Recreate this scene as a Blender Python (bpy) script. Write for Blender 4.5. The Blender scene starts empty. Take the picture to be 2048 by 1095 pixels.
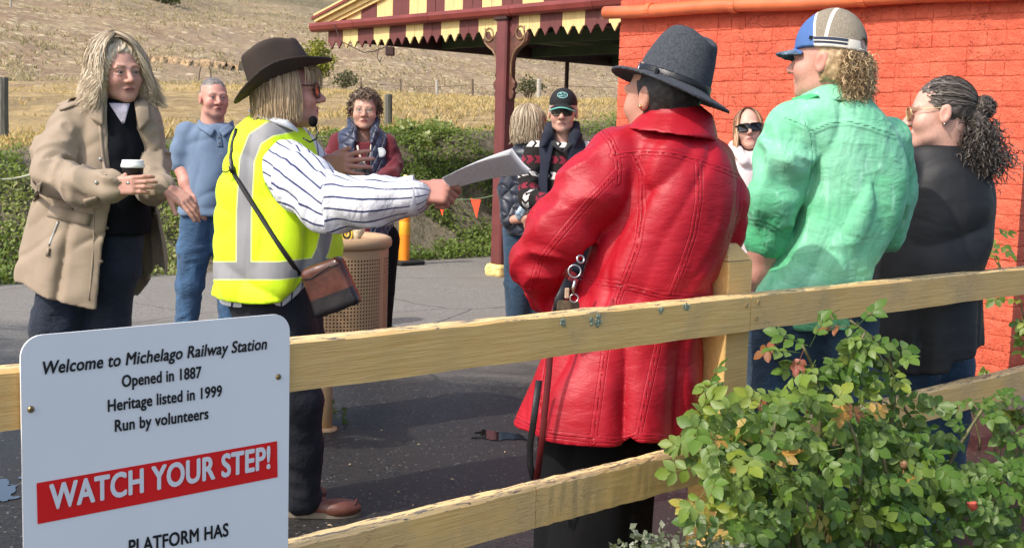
import bpy, bmesh, math, random
import numpy as np
import openvdb
from mathutils import Vector, Matrix, Euler

# ---------------------------------------------------------------- camera, sky, sun, exposure
SC = bpy.context.scene
COL = SC.collection
FPX, CAMH = 2400.0, 1.40
cam_d = bpy.data.cameras.new('camera'); CAM = bpy.data.objects.new('camera', cam_d); COL.objects.link(CAM)
cam_d.sensor_width = 36.0; cam_d.lens = 36.0 * FPX / 2048.0; cam_d.clip_start = 0.05; cam_d.clip_end = 3000
CAM.location = (0, 0, CAMH)
CROT = Matrix.Rotation(math.radians(90 - 6.35), 3, 'X') @ Matrix.Rotation(math.radians(1.66), 3, 'Z')
CAM.rotation_euler = CROT.to_euler()
SC.camera = CAM

SUN_TO = Vector((-0.77, -0.60, 0.0)).normalized(); SUN_EL = math.radians(46)
SUN_TO = Vector((SUN_TO.x * math.cos(SUN_EL), SUN_TO.y * math.cos(SUN_EL), math.sin(SUN_EL)))
WORLD = bpy.data.worlds.new('World'); SC.world = WORLD; WORLD.use_nodes = True
_nt = WORLD.node_tree; _bg = _nt.nodes['Background']
_sky = _nt.nodes.new('ShaderNodeTexSky'); _sky.sky_type = 'NISHITA'; _sky.sun_disc = False
_sky.sun_elevation = SUN_EL; _sky.sun_rotation = math.atan2(SUN_TO.x, SUN_TO.y)
_sky.air_density = 1.0; _sky.dust_density = 3.0
_nt.links.new(_sky.outputs['Color'], _bg.inputs['Color']); _bg.inputs['Strength'].default_value = 0.15
sun_d = bpy.data.lights.new('sun', 'SUN'); sun_d.energy = 2.15; sun_d.angle = math.radians(0.6); sun_d.color = (1.0, 0.94, 0.86)
SUN = bpy.data.objects.new('sun', sun_d); COL.objects.link(SUN); SUN.location = (-8, -6, 12)
SUN.rotation_euler = (-SUN_TO).to_track_quat('-Z', 'Y').to_euler()
SC.view_settings.view_transform = 'Standard'; SC.view_settings.look = 'None'
SC.view_settings.gamma = 1.0; SC.view_settings.exposure = 0.80
SC.render.engine = 'CYCLES'
SC.cycles.max_bounces = 6; SC.cycles.transparent_max_bounces = 12; SC.cycles.sample_clamp_indirect = 8.0
try: SC.cycles.use_denoising = True
except Exception: pass

# ---------------------------------------------------------------- helpers
rnd = random.Random(7)
def at(px, py, Y):
    """the place in the world that lies Y metres ahead along the ray of photograph pixel (px, py)"""
    d = CROT @ Vector(((px - 1024.0) / FPX, (547.5 - py) / FPX, -1.0))
    return Vector((d.x, d.y, d.z)) * (Y / d.y) + Vector((0, 0, CAMH))
def onground(px, py, z=0.0):
    d = CROT @ Vector(((px - 1024.0) / FPX, (547.5 - py) / FPX, -1.0))
    return d * ((z - CAMH) / d.z) + Vector((0, 0, CAMH))
def srgb(r, g, b):
    f = lambda c: (c / 255 / 12.92) if c <= 10 else ((c / 255 + 0.055) / 1.055) ** 2.4
    return (f(r), f(g), f(b))
def tag(o, label=None, cat=None, group=None, kind=None):
    if label: o['label'] = label
    if cat: o['category'] = cat
    if group: o['group'] = group
    if kind: o['kind'] = kind
    return o
def empty(name, loc=(0, 0, 0), rz=0.0):
    o = bpy.data.objects.new(name, None); COL.objects.link(o); o.location = loc; o.rotation_euler = (0, 0, rz)
    o.empty_display_size = 0.1
    return o
def put(name, mesh, parent=None, loc=None, rot=None, scale=None):
    o = bpy.data.objects.new(name, mesh); COL.objects.link(o)
    if parent: o.parent = parent
    if loc is not None: o.location = loc
    if rot is not None: o.rotation_euler = rot
    if scale is not None: o.scale = scale
    return o
def pymesh(name, verts, faces, mat=None, smooth=False):
    m = bpy.data.meshes.new(name); m.from_pydata([tuple(v) for v in verts], [], faces); m.update()
    mats = mat if isinstance(mat, (list, tuple)) else ([mat] if mat else [])
    for x in mats: m.materials.append(x)
    if smooth: m.shade_smooth()
    return m
def npmesh(name, V, F, mat=None, smooth=True, attrs=None, col=None):
    """V (n,3), F (m,k) arrays -> mesh; attrs: name -> per vertex floats"""
    m = bpy.data.meshes.new(name)
    n, k = len(V), F.shape[1]
    m.vertices.add(n); m.vertices.foreach_set('co', np.ascontiguousarray(V, np.float32).ravel())
    m.loops.add(len(F) * k); m.loops.foreach_set('vertex_index', np.ascontiguousarray(F, np.int32).ravel())
    m.polygons.add(len(F)); m.polygons.foreach_set('loop_start', np.arange(0, len(F) * k, k, dtype=np.int32))
    m.update(calc_edges=True)
    for a, v in (attrs or {}).items():
        at_ = m.attributes.new(a, 'FLOAT', 'POINT'); at_.data.foreach_set('value', np.ascontiguousarray(v, np.float32))
    for a, v in (col or {}).items():
        c = m.attributes.new(a, 'FLOAT_COLOR', 'POINT')
        q = np.ones((n, 4), np.float32); q[:, :3] = v; c.data.foreach_set('color', q.ravel())
    mats = mat if isinstance(mat, (list, tuple)) else ([mat] if mat else [])
    for x in mats: m.materials.append(x)
    if smooth: m.shade_smooth()
    return m
class MB:
    """collects shapes into one mesh"""
    def __init__(s): s.v = []; s.f = []
    def add(s, v, f):
        b = len(s.v); s.v += [Vector(q) for q in v]; s.f += [tuple(i + b for i in g) for g in f]; return s
    def box(s, c, h, M=None):
        """centre c, half sizes h, optional 3x3 axes"""
        M = M or Matrix.Identity(3); c = Vector(c)
        v = [c + M @ Vector((x * h[0], y * h[1], z * h[2])) for z in (-1, 1) for y in (-1, 1) for x in (-1, 1)]
        return s.add(v, [(0, 2, 3, 1), (4, 5, 7, 6), (0, 1, 5, 4), (2, 6, 7, 3), (0, 4, 6, 2), (1, 3, 7, 5)])
    def tube(s, pts, r, n=8, cap=True, flat=1.0, up=None):
        pts = [Vector(p) for p in pts]; rs = r if isinstance(r, (list, tuple)) else [r] * len(pts)
        b = len(s.v); prev = None
        for i, p in enumerate(pts):
            t = (pts[min(i + 1, len(pts) - 1)] - pts[max(i - 1, 0)]).normalized()
            a = Vector(up) if up is not None else (prev if prev is not None else (Vector((0, 0, 1)) if abs(t.z) < .9 else Vector((1, 0, 0))))
            x = a.cross(t)
            if x.length < 1e-6: x = Vector((1, 0, 0)).cross(t)
            x.normalize(); y = t.cross(x); prev = y
            for k in range(n):
                an = 2 * math.pi * k / n
                s.v.append(p + x * (math.cos(an) * rs[i]) + y * (math.sin(an) * rs[i] * flat))
        for i in range(len(pts) - 1):
            for k in range(n):
                k2 = (k + 1) % n
                s.f.append((b + i * n + k, b + i * n + k2, b + (i + 1) * n + k2, b + (i + 1) * n + k))
        if cap:
            s.f.append(tuple(b + k for k in reversed(range(n)))); s.f.append(tuple(b + (len(pts) - 1) * n + k for k in range(n)))
        return s
    def lathe(s, prof, c=(0, 0, 0), n=24, M=None):
        M = M or Matrix.Identity(3); c = Vector(c); b = len(s.v)
        for r, z in prof:
            for k in range(n):
                a = 2 * math.pi * k / n; s.v.append(c + M @ Vector((r * math.cos(a), r * math.sin(a), z)))
        for i in range(len(prof) - 1):
            for k in range(n):
                k2 = (k + 1) % n; s.f.append((b + i * n + k, b + i * n + k2, b + (i + 1) * n + k2, b + (i + 1) * n + k))
        return s
    def prism(s, outline, depth, M=None, c=(0, 0, 0)):
        """outline [(x,z)] extruded along y by depth, centred"""
        M = M or Matrix.Identity(3); c = Vector(c); n = len(outline)
        v = [c + M @ Vector((x, -depth / 2, z)) for x, z in outline] + [c + M @ Vector((x, depth / 2, z)) for x, z in outline]
        f = [tuple(range(n)), tuple(range(2 * n - 1, n - 1, -1))] + [(i, i + n, (i + 1) % n + n, (i + 1) % n) for i in range(n)]
        return s.add(v, f)
    def mesh(s, name, mat=None, smooth=False, bevel=0.0):
        m = pymesh(name, s.v, s.f, mat, smooth)
        bm = bmesh.new(); bm.from_mesh(m)
        bmesh.ops.recalc_face_normals(bm, faces=bm.faces)
        if bevel > 0:
            bmesh.ops.bevel(bm, geom=[e for e in bm.edges if len(e.link_faces) == 2 and e.calc_face_angle(0) > 0.5], offset=bevel, segments=1, affect='EDGES', clamp_overlap=True)
        bm.to_mesh(m); bm.free()
        if smooth: m.shade_smooth()
        return m
    def build(s, name, mat, parent=None, loc=None, smooth=False, bevel=0.0):
        return put(name, s.mesh(name, mat, smooth, bevel), parent, loc)

# ---------------------------------------------------------------- material helpers
class NT:
    def __init__(s, name):
        s.m = bpy.data.materials.new(name); s.m.use_nodes = True; s.t = s.m.node_tree
        s.b = s.t.nodes['Principled BSDF']; s.out = s.t.nodes['Material Output']
        s._tc = None
    def n(s, typ, **k):
        x = s.t.nodes.new(typ)
        for a, v in k.items(): setattr(x, a, v)
        return x
    def l(s, a, b): s.t.links.new(a, b); return s
    def _in(s, sock, v):
        if v is None: return
        if hasattr(v, 'is_linked') or isinstance(v, bpy.types.NodeSocket): s.t.links.new(v, sock)
        else:
            if isinstance(v, (tuple, list)) and len(v) == 3 and sock.type == 'RGBA': v = (*v, 1)
            sock.default_value = v
    def co(s, which='Object'):
        if s._tc is None: s._tc = s.n('ShaderNodeTexCoord')
        return s._tc.outputs[which]
    def world(s): return s.n('ShaderNodeNewGeometry').outputs['Position']
    def attr(s, name, out='Fac'):
        x = s.n('ShaderNodeAttribute'); x.attribute_name = name; return x.outputs[out]
    def mapv(s, v, scale=(1, 1, 1), loc=(0, 0, 0), rot=(0, 0, 0)):
        x = s.n('ShaderNodeMapping'); s._in(x.inputs['Vector'], v); x.inputs['Scale'].default_value = scale
        x.inputs['Location'].default_value = loc; x.inputs['Rotation'].default_value = rot; return x.outputs[0]
    def noise(s, v=None, scale=5.0, detail=4.0, rough=0.55, dist=0.0):
        x = s.n('ShaderNodeTexNoise'); s._in(x.inputs['Vector'], v if v is not None else s.co()); x.inputs['Scale'].default_value = scale
        x.inputs['Detail'].default_value = detail; x.inputs['Roughness'].default_value = rough; x.inputs['Distortion'].default_value = dist
        return x.outputs['Fac']
    def voro(s, v=None, scale=5.0, feature='F1', out='Distance'):
        x = s.n('ShaderNodeTexVoronoi'); x.feature = feature; s._in(x.inputs['Vector'], v if v is not None else s.co()); x.inputs['Scale'].default_value = scale
        return x.outputs[out]
    def math(s, op, a, b=None, c=None, clamp=False):
        x = s.n('ShaderNodeMath', operation=op); x.use_clamp = clamp
        for i, v in enumerate((a, b, c)):
            if v is not None: s._in(x.inputs[i], v)
        return x.outputs[0]
    def mix(s, f, a, b, typ='MIX'):
        x = s.n('ShaderNodeMix', data_type='RGBA', blend_type=typ); x.clamp_factor = True
        s._in(x.inputs[0], f); s._in(x.inputs[6], a); s._in(x.inputs[7], b); return x.outputs[2]
    def ramp(s, f, stops, interp='LINEAR'):
        x = s.n('ShaderNodeValToRGB'); cr = x.color_ramp; cr.interpolation = interp
        while len(cr.elements) < len(stops): cr.elements.new(0.5)
        for e, (p, c) in zip(cr.elements, stops):
            e.position = p; e.color = (*c, 1) if not isinstance(c, (int, float)) else (c, c, c, 1)
        s._in(x.inputs[0], f); return x.outputs[0]
    def step(s, f, a, b):
        x = s.n('ShaderNodeMapRange'); x.interpolation_type = 'SMOOTHSTEP'
        s._in(x.inputs[0], f); x.inputs[1].default_value = a; x.inputs[2].default_value = b; return x.outputs[0]
    def sep(s, v):
        x = s.n('ShaderNodeSeparateXYZ'); s._in(x.inputs[0], v); return x.outputs
    def comb(s, x_, y_, z_):
        x = s.n('ShaderNodeCombineXYZ')
        for i, v in enumerate((x_, y_, z_)): s._in(x.inputs[i], v)
        return x.outputs[0]
    def bump(s, h, strength=0.3, dist=0.01, normal=None):
        x = s.n('ShaderNodeBump'); s._in(x.inputs['Height'], h); x.inputs['Strength'].default_value = strength; x.inputs['Distance'].default_value = dist
        if normal is not None: s._in(x.inputs['Normal'], normal)
        return x.outputs[0]
    def rand(s): return s.n('ShaderNodeObjectInfo').outputs['Random']
    def done(s, col=None, rough=None, normal=None, **k):
        names = dict(metal='Metallic', spec='Specular IOR Level', coat='Coat Weight', coatr='Coat Roughness', sss='Subsurface Weight', trans='Transmission Weight',
                     sheen='Sheen Weight', alpha='Alpha', ior='IOR', emis='Emission Strength', emc='Emission Color', sssr='Subsurface Radius', ssss='Subsurface Scale', aniso='Anisotropic')
        s._in(s.b.inputs['Base Color'], col); s._in(s.b.inputs['Roughness'], rough)
        if normal is not None: s._in(s.b.inputs['Normal'], normal)
        for a, v in k.items(): s._in(s.b.inputs[names[a]], v)
        return s.m
def scl(c, f): return tuple(min(1.0, x * f) for x in c)
def plain(name, c, rough=0.7, var=0.15, scale=8.0, bump=0.15, bscale=60.0, bdist=0.004, **k):
    n = NT(name); f = n.noise(None, scale, 5)
    col = n.mix(n.step(f, .3, .7), scl(c, 1 - var), scl(c, 1 + var))
    nb = n.bump(n.noise(None, bscale, 3), bump, bdist) if bump else None
    return n.done(col, rough, nb, **k)
def cloth(name, c, rough=0.85, var=0.12, wr=0.5, wscale=14.0, wdist=0.012, weave=0.25, sheen=0.15, **k):
    """woven cloth: soft creases, weave, slight fading"""
    n = NT(name)
    f = n.noise(None, 5.0, 5, .6)
    col = n.mix(n.step(f, .3, .7), scl(c, 1 - var), scl(c, 1 + var))
    v1 = n.mapv(n.co(), (1, 1, .32), (0, 0, 0), (.15, .25, 0)); v2 = n.mapv(n.co(), (.5, .5, 1), (3, 1, 2), (.3, .5, .2))
    cr = n.math('ADD', n.noise(v1, wscale * .7, 2, .45, .4), n.math('MULTIPLY', n.noise(v2, wscale * 1.5, 2, .5, .5), .4))
    nb = n.bump(cr, wr, wdist * 2.0)
    nb = n.bump(n.noise(None, 900, 1), weave, 0.001, nb)
    return n.done(col, rough, nb, sheen=sheen, **k)

# ---------------------------------------------------------------- signed distance modelling (numpy -> level set -> mesh)
F32 = np.float32
def V3(v): return np.array((v[0], v[1], v[2]), F32)
def s_cone(p, a, b, ra, rb):
    a, b = V3(a), V3(b); ab = b - a; t = np.clip(((p - a) @ ab) / max(float(ab @ ab), 1e-9), 0, 1)
    q = p - a - t[:, None] * ab
    return np.sqrt((q * q).sum(1)) - (ra + (rb - ra) * t)
def s_ell(p, c, r, M=None):
    q = p - V3(c)
    if M is not None: q = q @ np.array(M, F32)      # columns of M are the ellipsoid's axes
    r = np.array(r, F32)
    k0 = np.sqrt(((q / r) ** 2).sum(1)); k1 = np.sqrt(((q / (r * r)) ** 2).sum(1))
    return k0 * (k0 - 1) / np.maximum(k1, 1e-6)
def s_box(p, c, h, M=None, rr=0.0):
    q = p - V3(c)
    if M is not None: q = q @ np.array(M, F32)
    q = np.abs(q) - (np.array(h, F32) - rr)
    return np.sqrt((np.maximum(q, 0) ** 2).sum(1)) + np.minimum(q.max(1), 0) - rr
def smin(a, b, k):
    h = np.maximum(k - np.abs(a - b), 0) / k
    return np.minimum(a, b) - h * h * k * 0.25
def smax(a, b, k): return -smin(-a, -b, k)
def s_chain(p, pts, rs, k=0.02):
    d = None
    for i in range(len(pts) - 1):
        e = s_cone(p, pts[i], pts[i + 1], rs[i], rs[i + 1]); d = e if d is None else smin(d, e, k)
    return d
class Loft:
    """stack of ellipses; rows (z, cx, cy, rx, ry)"""
    def __init__(s, rows, n=80, rz=0.0):
        rows = sorted(rows); R = np.array(rows, float); s.z0, s.z1 = R[0, 0], R[-1, 0]
        zz = np.linspace(s.z0, s.z1, n)
        tab = [np.interp(zz, R[:, 0], R[:, i]) for i in range(1, 5)]
        ker = np.ones(7) / 7
        tab = [np.convolve(np.pad(t, 3, mode='edge'), ker, 'valid') for t in tab]
        s.zz, s.tab, s.rz = zz, tab, rz
    def at(s, z): return [np.interp(z, s.zz, t) for t in s.tab]
    def __call__(s, p, cap=True, infl=0.0, k=0.02):
        z = p[:, 2]; cx, cy, rx, ry = [a.astype(F32) for a in s.at(z)]
        qx, qy = p[:, 0] - cx, p[:, 1] - cy
        if s.rz:
            c_, s_ = math.cos(s.rz), math.sin(s.rz); qx, qy = qx * c_ + qy * s_, -qx * s_ + qy * c_
        rx, ry = rx + infl, ry + infl
        k0 = np.sqrt((qx / rx) ** 2 + (qy / ry) ** 2); k1 = np.sqrt((qx / rx ** 2) ** 2 + (qy / ry ** 2) ** 2)
        d = np.where(k0 < 0.05, -np.minimum(rx, ry), k0 * (k0 - 1) / np.maximum(k1, 1e-6))
        if cap: d = smax(d, np.maximum(z - s.z1, s.z0 - z), k)
        return d
def _hash(i, j, k, seed):
    h = (i * 374761393 + j * 668265263 + k * 2147483647 + seed * 1274126177) & 0xffffffff
    h = ((h ^ (h >> 13)) * 1274126177) & 0xffffffff
    return ((h ^ (h >> 16)) & 0xffff).astype(F32) / 65535.0
def vnoise(p, seed=0):
    f = np.floor(p); i = f.astype(np.int64); t = (p - f).astype(F32); t = t * t * (3 - 2 * t)
    o = 0
    for a in (0, 1):
        wa = t[:, 0] if a else 1 - t[:, 0]
        for b in (0, 1):
            wb = t[:, 1] if b else 1 - t[:, 1]
            for c in (0, 1):
                wc = t[:, 2] if c else 1 - t[:, 2]
                o = o + wa * wb * wc * _hash(i[:, 0] + a, i[:, 1] + b, i[:, 2] + c, seed)
    return o
def folds(p, along, sc_along, sc_across, amp, seed=0, warp=0.6):
    """soft ridges that run in direction `along`"""
    a = np.array(along, float); a /= np.linalg.norm(a)
    h = np.array((0, 0, 1.0)) if abs(a[2]) < .8 else np.array((1.0, 0, 0))
    b = np.cross(a, h); b /= np.linalg.norm(b); c = np.cross(a, b)
    q = np.stack([p @ a * sc_along, p @ b * sc_across, p @ c * sc_across], 1)
    w = vnoise(q * 0.6, seed + 5); q[:, 1] += w * warp; q[:, 2] -= w * warp
    n = 1 - np.abs(2 * vnoise(q, seed) - 1)
    return (amp * (n ** 1.6 - 0.4)).astype(F32)
def sdf_mesh(f, lo, hi, h, quads=True, chunk=400000):
    B = 8
    lo = np.array(lo, float) - 2 * h; hi = np.array(hi, float) + 2 * h
    nb = np.maximum(np.ceil((hi - lo) / (h * B)).astype(int), 1); N = nb * B
    ii = np.stack(np.meshgrid(*[np.arange(n) for n in nb], indexing='ij'), -1).reshape(-1, 3)
    cen = (lo + (ii * B + (B - 1) / 2) * h).astype(F32)
    dc = np.concatenate([f(cen[i:i + chunk]) for i in range(0, len(cen), chunk)])
    keep = np.abs(dc) < h * B * 1.25 + 0.02
    arr = np.where(dc > 0, 1.0, -1.0).astype(F32)
    vol = np.repeat(arr[:, None], B ** 3, 1)
    loc = np.stack(np.meshgrid(np.arange(B), np.arange(B), np.arange(B), indexing='ij'), -1).reshape(-1, 3)
    kb = np.nonzero(keep)[0]
    per = max(1, chunk // B ** 3)
    for s in range(0, len(kb), per):
        b = kb[s:s + per]
        P = (lo + (ii[b][:, None, :] * B + loc[None]) * h).reshape(-1, 3).astype(F32)
        vol[b] = f(P).reshape(len(b), -1)
    A = vol.reshape(nb[0], nb[1], nb[2], B, B, B).transpose(0, 3, 1, 4, 2, 5).reshape(N)
    A[0] = A[-1] = 1; A[:, 0] = A[:, -1] = 1; A[:, :, 0] = A[:, :, -1] = 1
    g = openvdb.FloatGrid(1.0); g.copyFromArray(np.ascontiguousarray(A))
    pts, q = g.convertToQuads(isovalue=0.0)
    return (pts * h + lo).astype(F32), q.astype(np.int32)
def join(parts):
    V, Q, b = [], [], 0
    for v, q in parts: V.append(v); Q.append(q + b); b += len(v)
    return np.concatenate(V), np.concatenate(Q)
# ---------------------------------------------------------------- directions of the place
FD = Vector((0.7354, 0.6777, 0)); WU = Vector((-0.6777, 0.7354, 0))     # along the fence / along the end wall
NC = -WU                                                                # fence normal on the camera's side
Q0 = 10.85                                                              # pavement edge, measured along WU
def qs(x, y): return -0.6777 * x + 0.7354 * y - Q0, 0.7354 * x + 0.6777 * y
def hill(x, y):
    """height of the ground beyond the pavement (numpy arrays)"""
    q, s = qs(x, y)
    crest = np.clip(1.16 + (s - 5.2) * 0.062, 0.6, 2.1)
    t = np.clip(q / 2.5, 0, 1); z = crest * (t * t * (3 - 2 * t)) ** 0.8
    P = np.stack([x, y, x * 0], 1)
    z = z + np.clip(q, 0, 2) * 0.06 * (vnoise(P * 1.3, 3) - .5)
    g = np.clip(q - 2.5, 0, None)
    z = z + 0.033 * np.minimum(g, 45) + np.where(g > 4, 1, g / 4) * 0.35 * (vnoise(P * 0.22, 4) - .5)
    g2 = np.clip(q - 42, 0, None)
    z = z + 0.205 * g2 * (1 - np.exp(-g2 / 12.0)) + np.clip(g2 / 30, 0, 1) * (3.0 * (vnoise(P * 0.035, 8) - .5) + 0.7 * (vnoise(P * 0.15, 9) - .5))
    return z
def hz(x, y): return float(hill(np.array([x], float), np.array([y], float))[0])

# pavement: bitumen near the fence dark from damp and painted-in shade, old pale bitumen farther off
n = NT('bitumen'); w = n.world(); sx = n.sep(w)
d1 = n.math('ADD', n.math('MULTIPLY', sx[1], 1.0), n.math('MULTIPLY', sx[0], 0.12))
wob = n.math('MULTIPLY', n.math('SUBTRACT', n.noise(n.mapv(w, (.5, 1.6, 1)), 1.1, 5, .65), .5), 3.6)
dry = n.step(n.math('ADD', d1, wob), 6.3, 8.9)  # mask, low where damp and painted shade darken the bitumen
grit = n.noise(w, 120, 3, .8); patch = n.noise(w, 1.3, 6, .6)
stone = n.voro(w, 80, 'F1', 'Color'); sv = n.sep(stone)[0]
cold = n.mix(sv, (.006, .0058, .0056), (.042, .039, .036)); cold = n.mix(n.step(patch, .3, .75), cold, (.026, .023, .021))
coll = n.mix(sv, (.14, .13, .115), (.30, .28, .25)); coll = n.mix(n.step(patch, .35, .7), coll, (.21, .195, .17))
cr = n.voro(n.mapv(n.mix(.12, w, n.noise(w, 3, 4)), (1, 1, 0)), 0.55, 'DISTANCE_TO_EDGE')
coll = n.mix(n.step(cr, .006, .0), coll, (.05, .047, .043))
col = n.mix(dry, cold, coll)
fl = n.voro(w, 31, 'F1'); flr = n.sep(n.voro(w, 31, 'F1', 'Color'))[0]
leaf = n.math('MULTIPLY', n.step(fl, .16, .10), n.step(flr, .90, .93))
col = n.mix(n.math('MULTIPLY', leaf, .8), col, (.30, .24, .14)); fk = n.sep(n.voro(w, 55, 'F1', 'Color')); col = n.mix(n.math('MULTIPLY', n.math('MULTIPLY', n.step(n.voro(w, 55, 'F1'), .34, .22), n.step(fk[1], .84, .88)), .65), col, (.26, .24, .20))
rg = n.math('ADD', .50, n.math('MULTIPLY', dry, .38)); rg = n.math('ADD', rg, n.math('MULTIPLY', n.math('SUBTRACT', patch, .5), .25))
nb = n.bump(n.math('ADD', grit, n.math('MULTIPLY', sv, .7)), .75, .006)
M_BIT = n.done(col, rg, nb, spec=.45)
gx = [-60, -20, -8, -4, -2, 0, 2, 4, 8, 20, 60]
me = MB()
# pavement reaches the foot of the bank (a line along FD) and runs on behind the camera
pa, pb = WU * Q0 - FD * 80, WU * Q0 + FD * 80
me.add([pa, pb, pb - WU * 60, pa - WU * 60], [(0, 3, 2, 1)])
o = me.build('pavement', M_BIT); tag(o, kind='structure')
M_PLAIN = plain('dry_ground', (.33, .25, .14), .95, .3, .4, .5, 3, .1); me = MB(); me.add([(-1600, -1600, -.12), (1600, -1600, -.12), (1600, 1600, -.12), (-1600, 1600, -.12)], [(0, 1, 2, 3)]); o = me.build('ground', M_PLAIN); tag(o, kind='structure')

# bank, paddock and hill as one sheet
def sheet():
    qv = np.concatenate([np.linspace(-.35, 3.2, 40), np.linspace(3.5, 12, 36), np.linspace(12.6, 45, 50), np.linspace(46, 120, 70), np.linspace(122, 520, 60)])
    sv_ = np.concatenate([np.linspace(-260, -34, 34), np.linspace(-32, 60, 150), np.linspace(63, 330, 34)])
    Qm, Sm = np.meshgrid(qv, sv_, indexing='ij')
    x = (Qm + Q0) * WU.x + Sm * FD.x; y = (Qm + Q0) * WU.y + Sm * FD.y
    z = hill(x.ravel(), y.ravel()); z = np.where(Qm.ravel() < 0, -.06, z)
    V = np.stack([x.ravel(), y.ravel(), z], 1); a, b = Qm.shape
    i = np.arange(a * b).reshape(a, b)
    F = np.stack([i[:-1, :-1].ravel(), i[:-1, 1:].ravel(), i[1:, 1:].ravel(), i[1:, :-1].ravel()], 1)
    return V, F[:, ::-1]
n = NT('dry_hill'); w = n.world(); sx = n.sep(w)
q = n.math('SUBTRACT', n.math('ADD', n.math('MULTIPLY', sx[0], WU.x), n.math('MULTIPLY', sx[1], WU.y)), Q0)
qn = n.math('ADD', q, n.math('MULTIPLY', n.math('SUBTRACT', n.noise(w, .7, 4), .5), 2.2))
fine = n.noise(n.mapv(w, (1, 1, .4)), 3.2, 8, .72); mid = n.noise(w, .35, 6, .62); big = n.noise(w, .06, 5, .6)
tus = n.voro(n.mapv(w, (1, 1, .3)), 1.25, 'F1'); tusc = n.sep(n.voro(n.mapv(w, (1, 1, .3)), 1.25, 'F1', 'Color'))[0]
soil = n.mix(n.step(fine, .35, .65), (.15, .135, .095), (.28, .24, .17))
gold = n.mix(n.step(fine, .3, .7), (.30, .20, .09), (.60, .45, .23)); gold = n.mix(n.step(mid, .45, .65), gold, (.33, .24, .13)); gold = n.mix(n.step(n.noise(w, .16, 4), .5, .62), gold, (.56, .40, .19))
pale = n.mix(n.step(fine, .32, .68), (.27, .19, .11), (.58, .45, .27)); pale = n.mix(n.step(mid, .40, .62), pale, (.32, .22, .14)); pale = n.mix(n.step(n.noise(n.mapv(w, (1, .5, 1)), .09, 4), .48, .62), pale, (.34, .25, .165))
pale = n.mix(n.math('MULTIPLY', n.step(tus, .42, .18), n.step(tusc, .35, .6)), pale, (.60, .49, .31))
upper = n.mix(n.step(fine, .3, .7), (.24, .18, .10), (.46, .36, .21)); upper = n.mix(n.step(big, .4, .65), upper, (.20, .165, .10))
c = n.mix(n.step(qn, 2.2, 3.4), soil, gold)
c = n.mix(n.step(n.math('ADD', q, n.math('MULTIPLY', mid, 26)), 34, 60), c, pale)
c = n.mix(n.step(n.math('ADD', q, n.math('MULTIPLY', big, 60)), 95, 150), c, upper)
nb = n.bump(n.math('ADD', fine, n.math('MULTIPLY', tus, -.8)), .9, .25)
M_HILL = n.done(c, .95, nb, spec=.1)
V, F = sheet(); o = put('hillside', npmesh('hillside', V, F, M_HILL)); tag(o, kind='structure')

# ---------------------------------------------------------------- brick end wall of the building
CL = Vector((0.758, 9.18, 0)); WLEN, WHGT, CRS = 3.15, 3.0, 0.0879
WX = -WU; WN = Vector((-0.7354, -0.6777, 0))            # along the wall to the right / out of the wall
n = NT('painted_brick'); w = n.world()
f1 = n.noise(w, 9, 6, .6); f2 = n.noise(w, 70, 4, .6)
c = n.mix(n.step(f1, .3, .7), (.63, .105, .050), (.75, .150, .075))
c = n.mix(n.math('MULTIPLY', n.rand(), .35), c, (.54, .072, .034))
c = n.mix(n.step(f2, .68, .78), c, (.85, .24, .15))
ckv = n.mapv(n.mix(.10, w, n.n('ShaderNodeTexNoise').outputs['Color']), (1, 1, 2.2)); ck = n.math('MULTIPLY', n.step(n.voro(ckv, 5.5, 'DISTANCE_TO_EDGE'), .010, .0), n.step(n.noise(w, 2.2, 3), .50, .62)); c = n.mix(n.math('MULTIPLY', ck, .7), c, (.16, .025, .015)); drt = n.step(n.noise(n.mapv(w, (2.5, 2.5, .5)), 2.0, 5, .6), .52, .75); c = n.mix(n.math('MULTIPLY', drt, .30), c, (.42, .085, .05)); nb = n.bump(n.math('SUBTRACT', n.math('ADD', n.math('MULTIPLY', n.noise(w, 22, 6, .7), 1.4), n.math('MULTIPLY', f2, .6)), n.math('MULTIPLY', ck, 1.2)), .9, .014)
M_BRICK = n.done(c, .55, nb, spec=.4)
bld = empty('station_building', CL)
tag(bld, 'building corner of orange-red painted brick behind the standing group', 'building')
b = MB(); fa = Vector((0, 0, 0)) - WN * .0045
A0 = fa + WX * .010; A1 = fa + WX * (WLEN - .010); back = FD * 4.2
b.add([A0, A1, A1 + back, A0 + back] + [v + Vector((0, 0, WHGT)) for v in (A0, A1, A1 + back, A0 + back)],
      [(0, 1, 5, 4), (1, 2, 6, 5), (2, 3, 7, 6), (3, 0, 4, 7), (4, 5, 6, 7)])
wall_core = b.build('wall', M_BRICK, bld)
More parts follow.
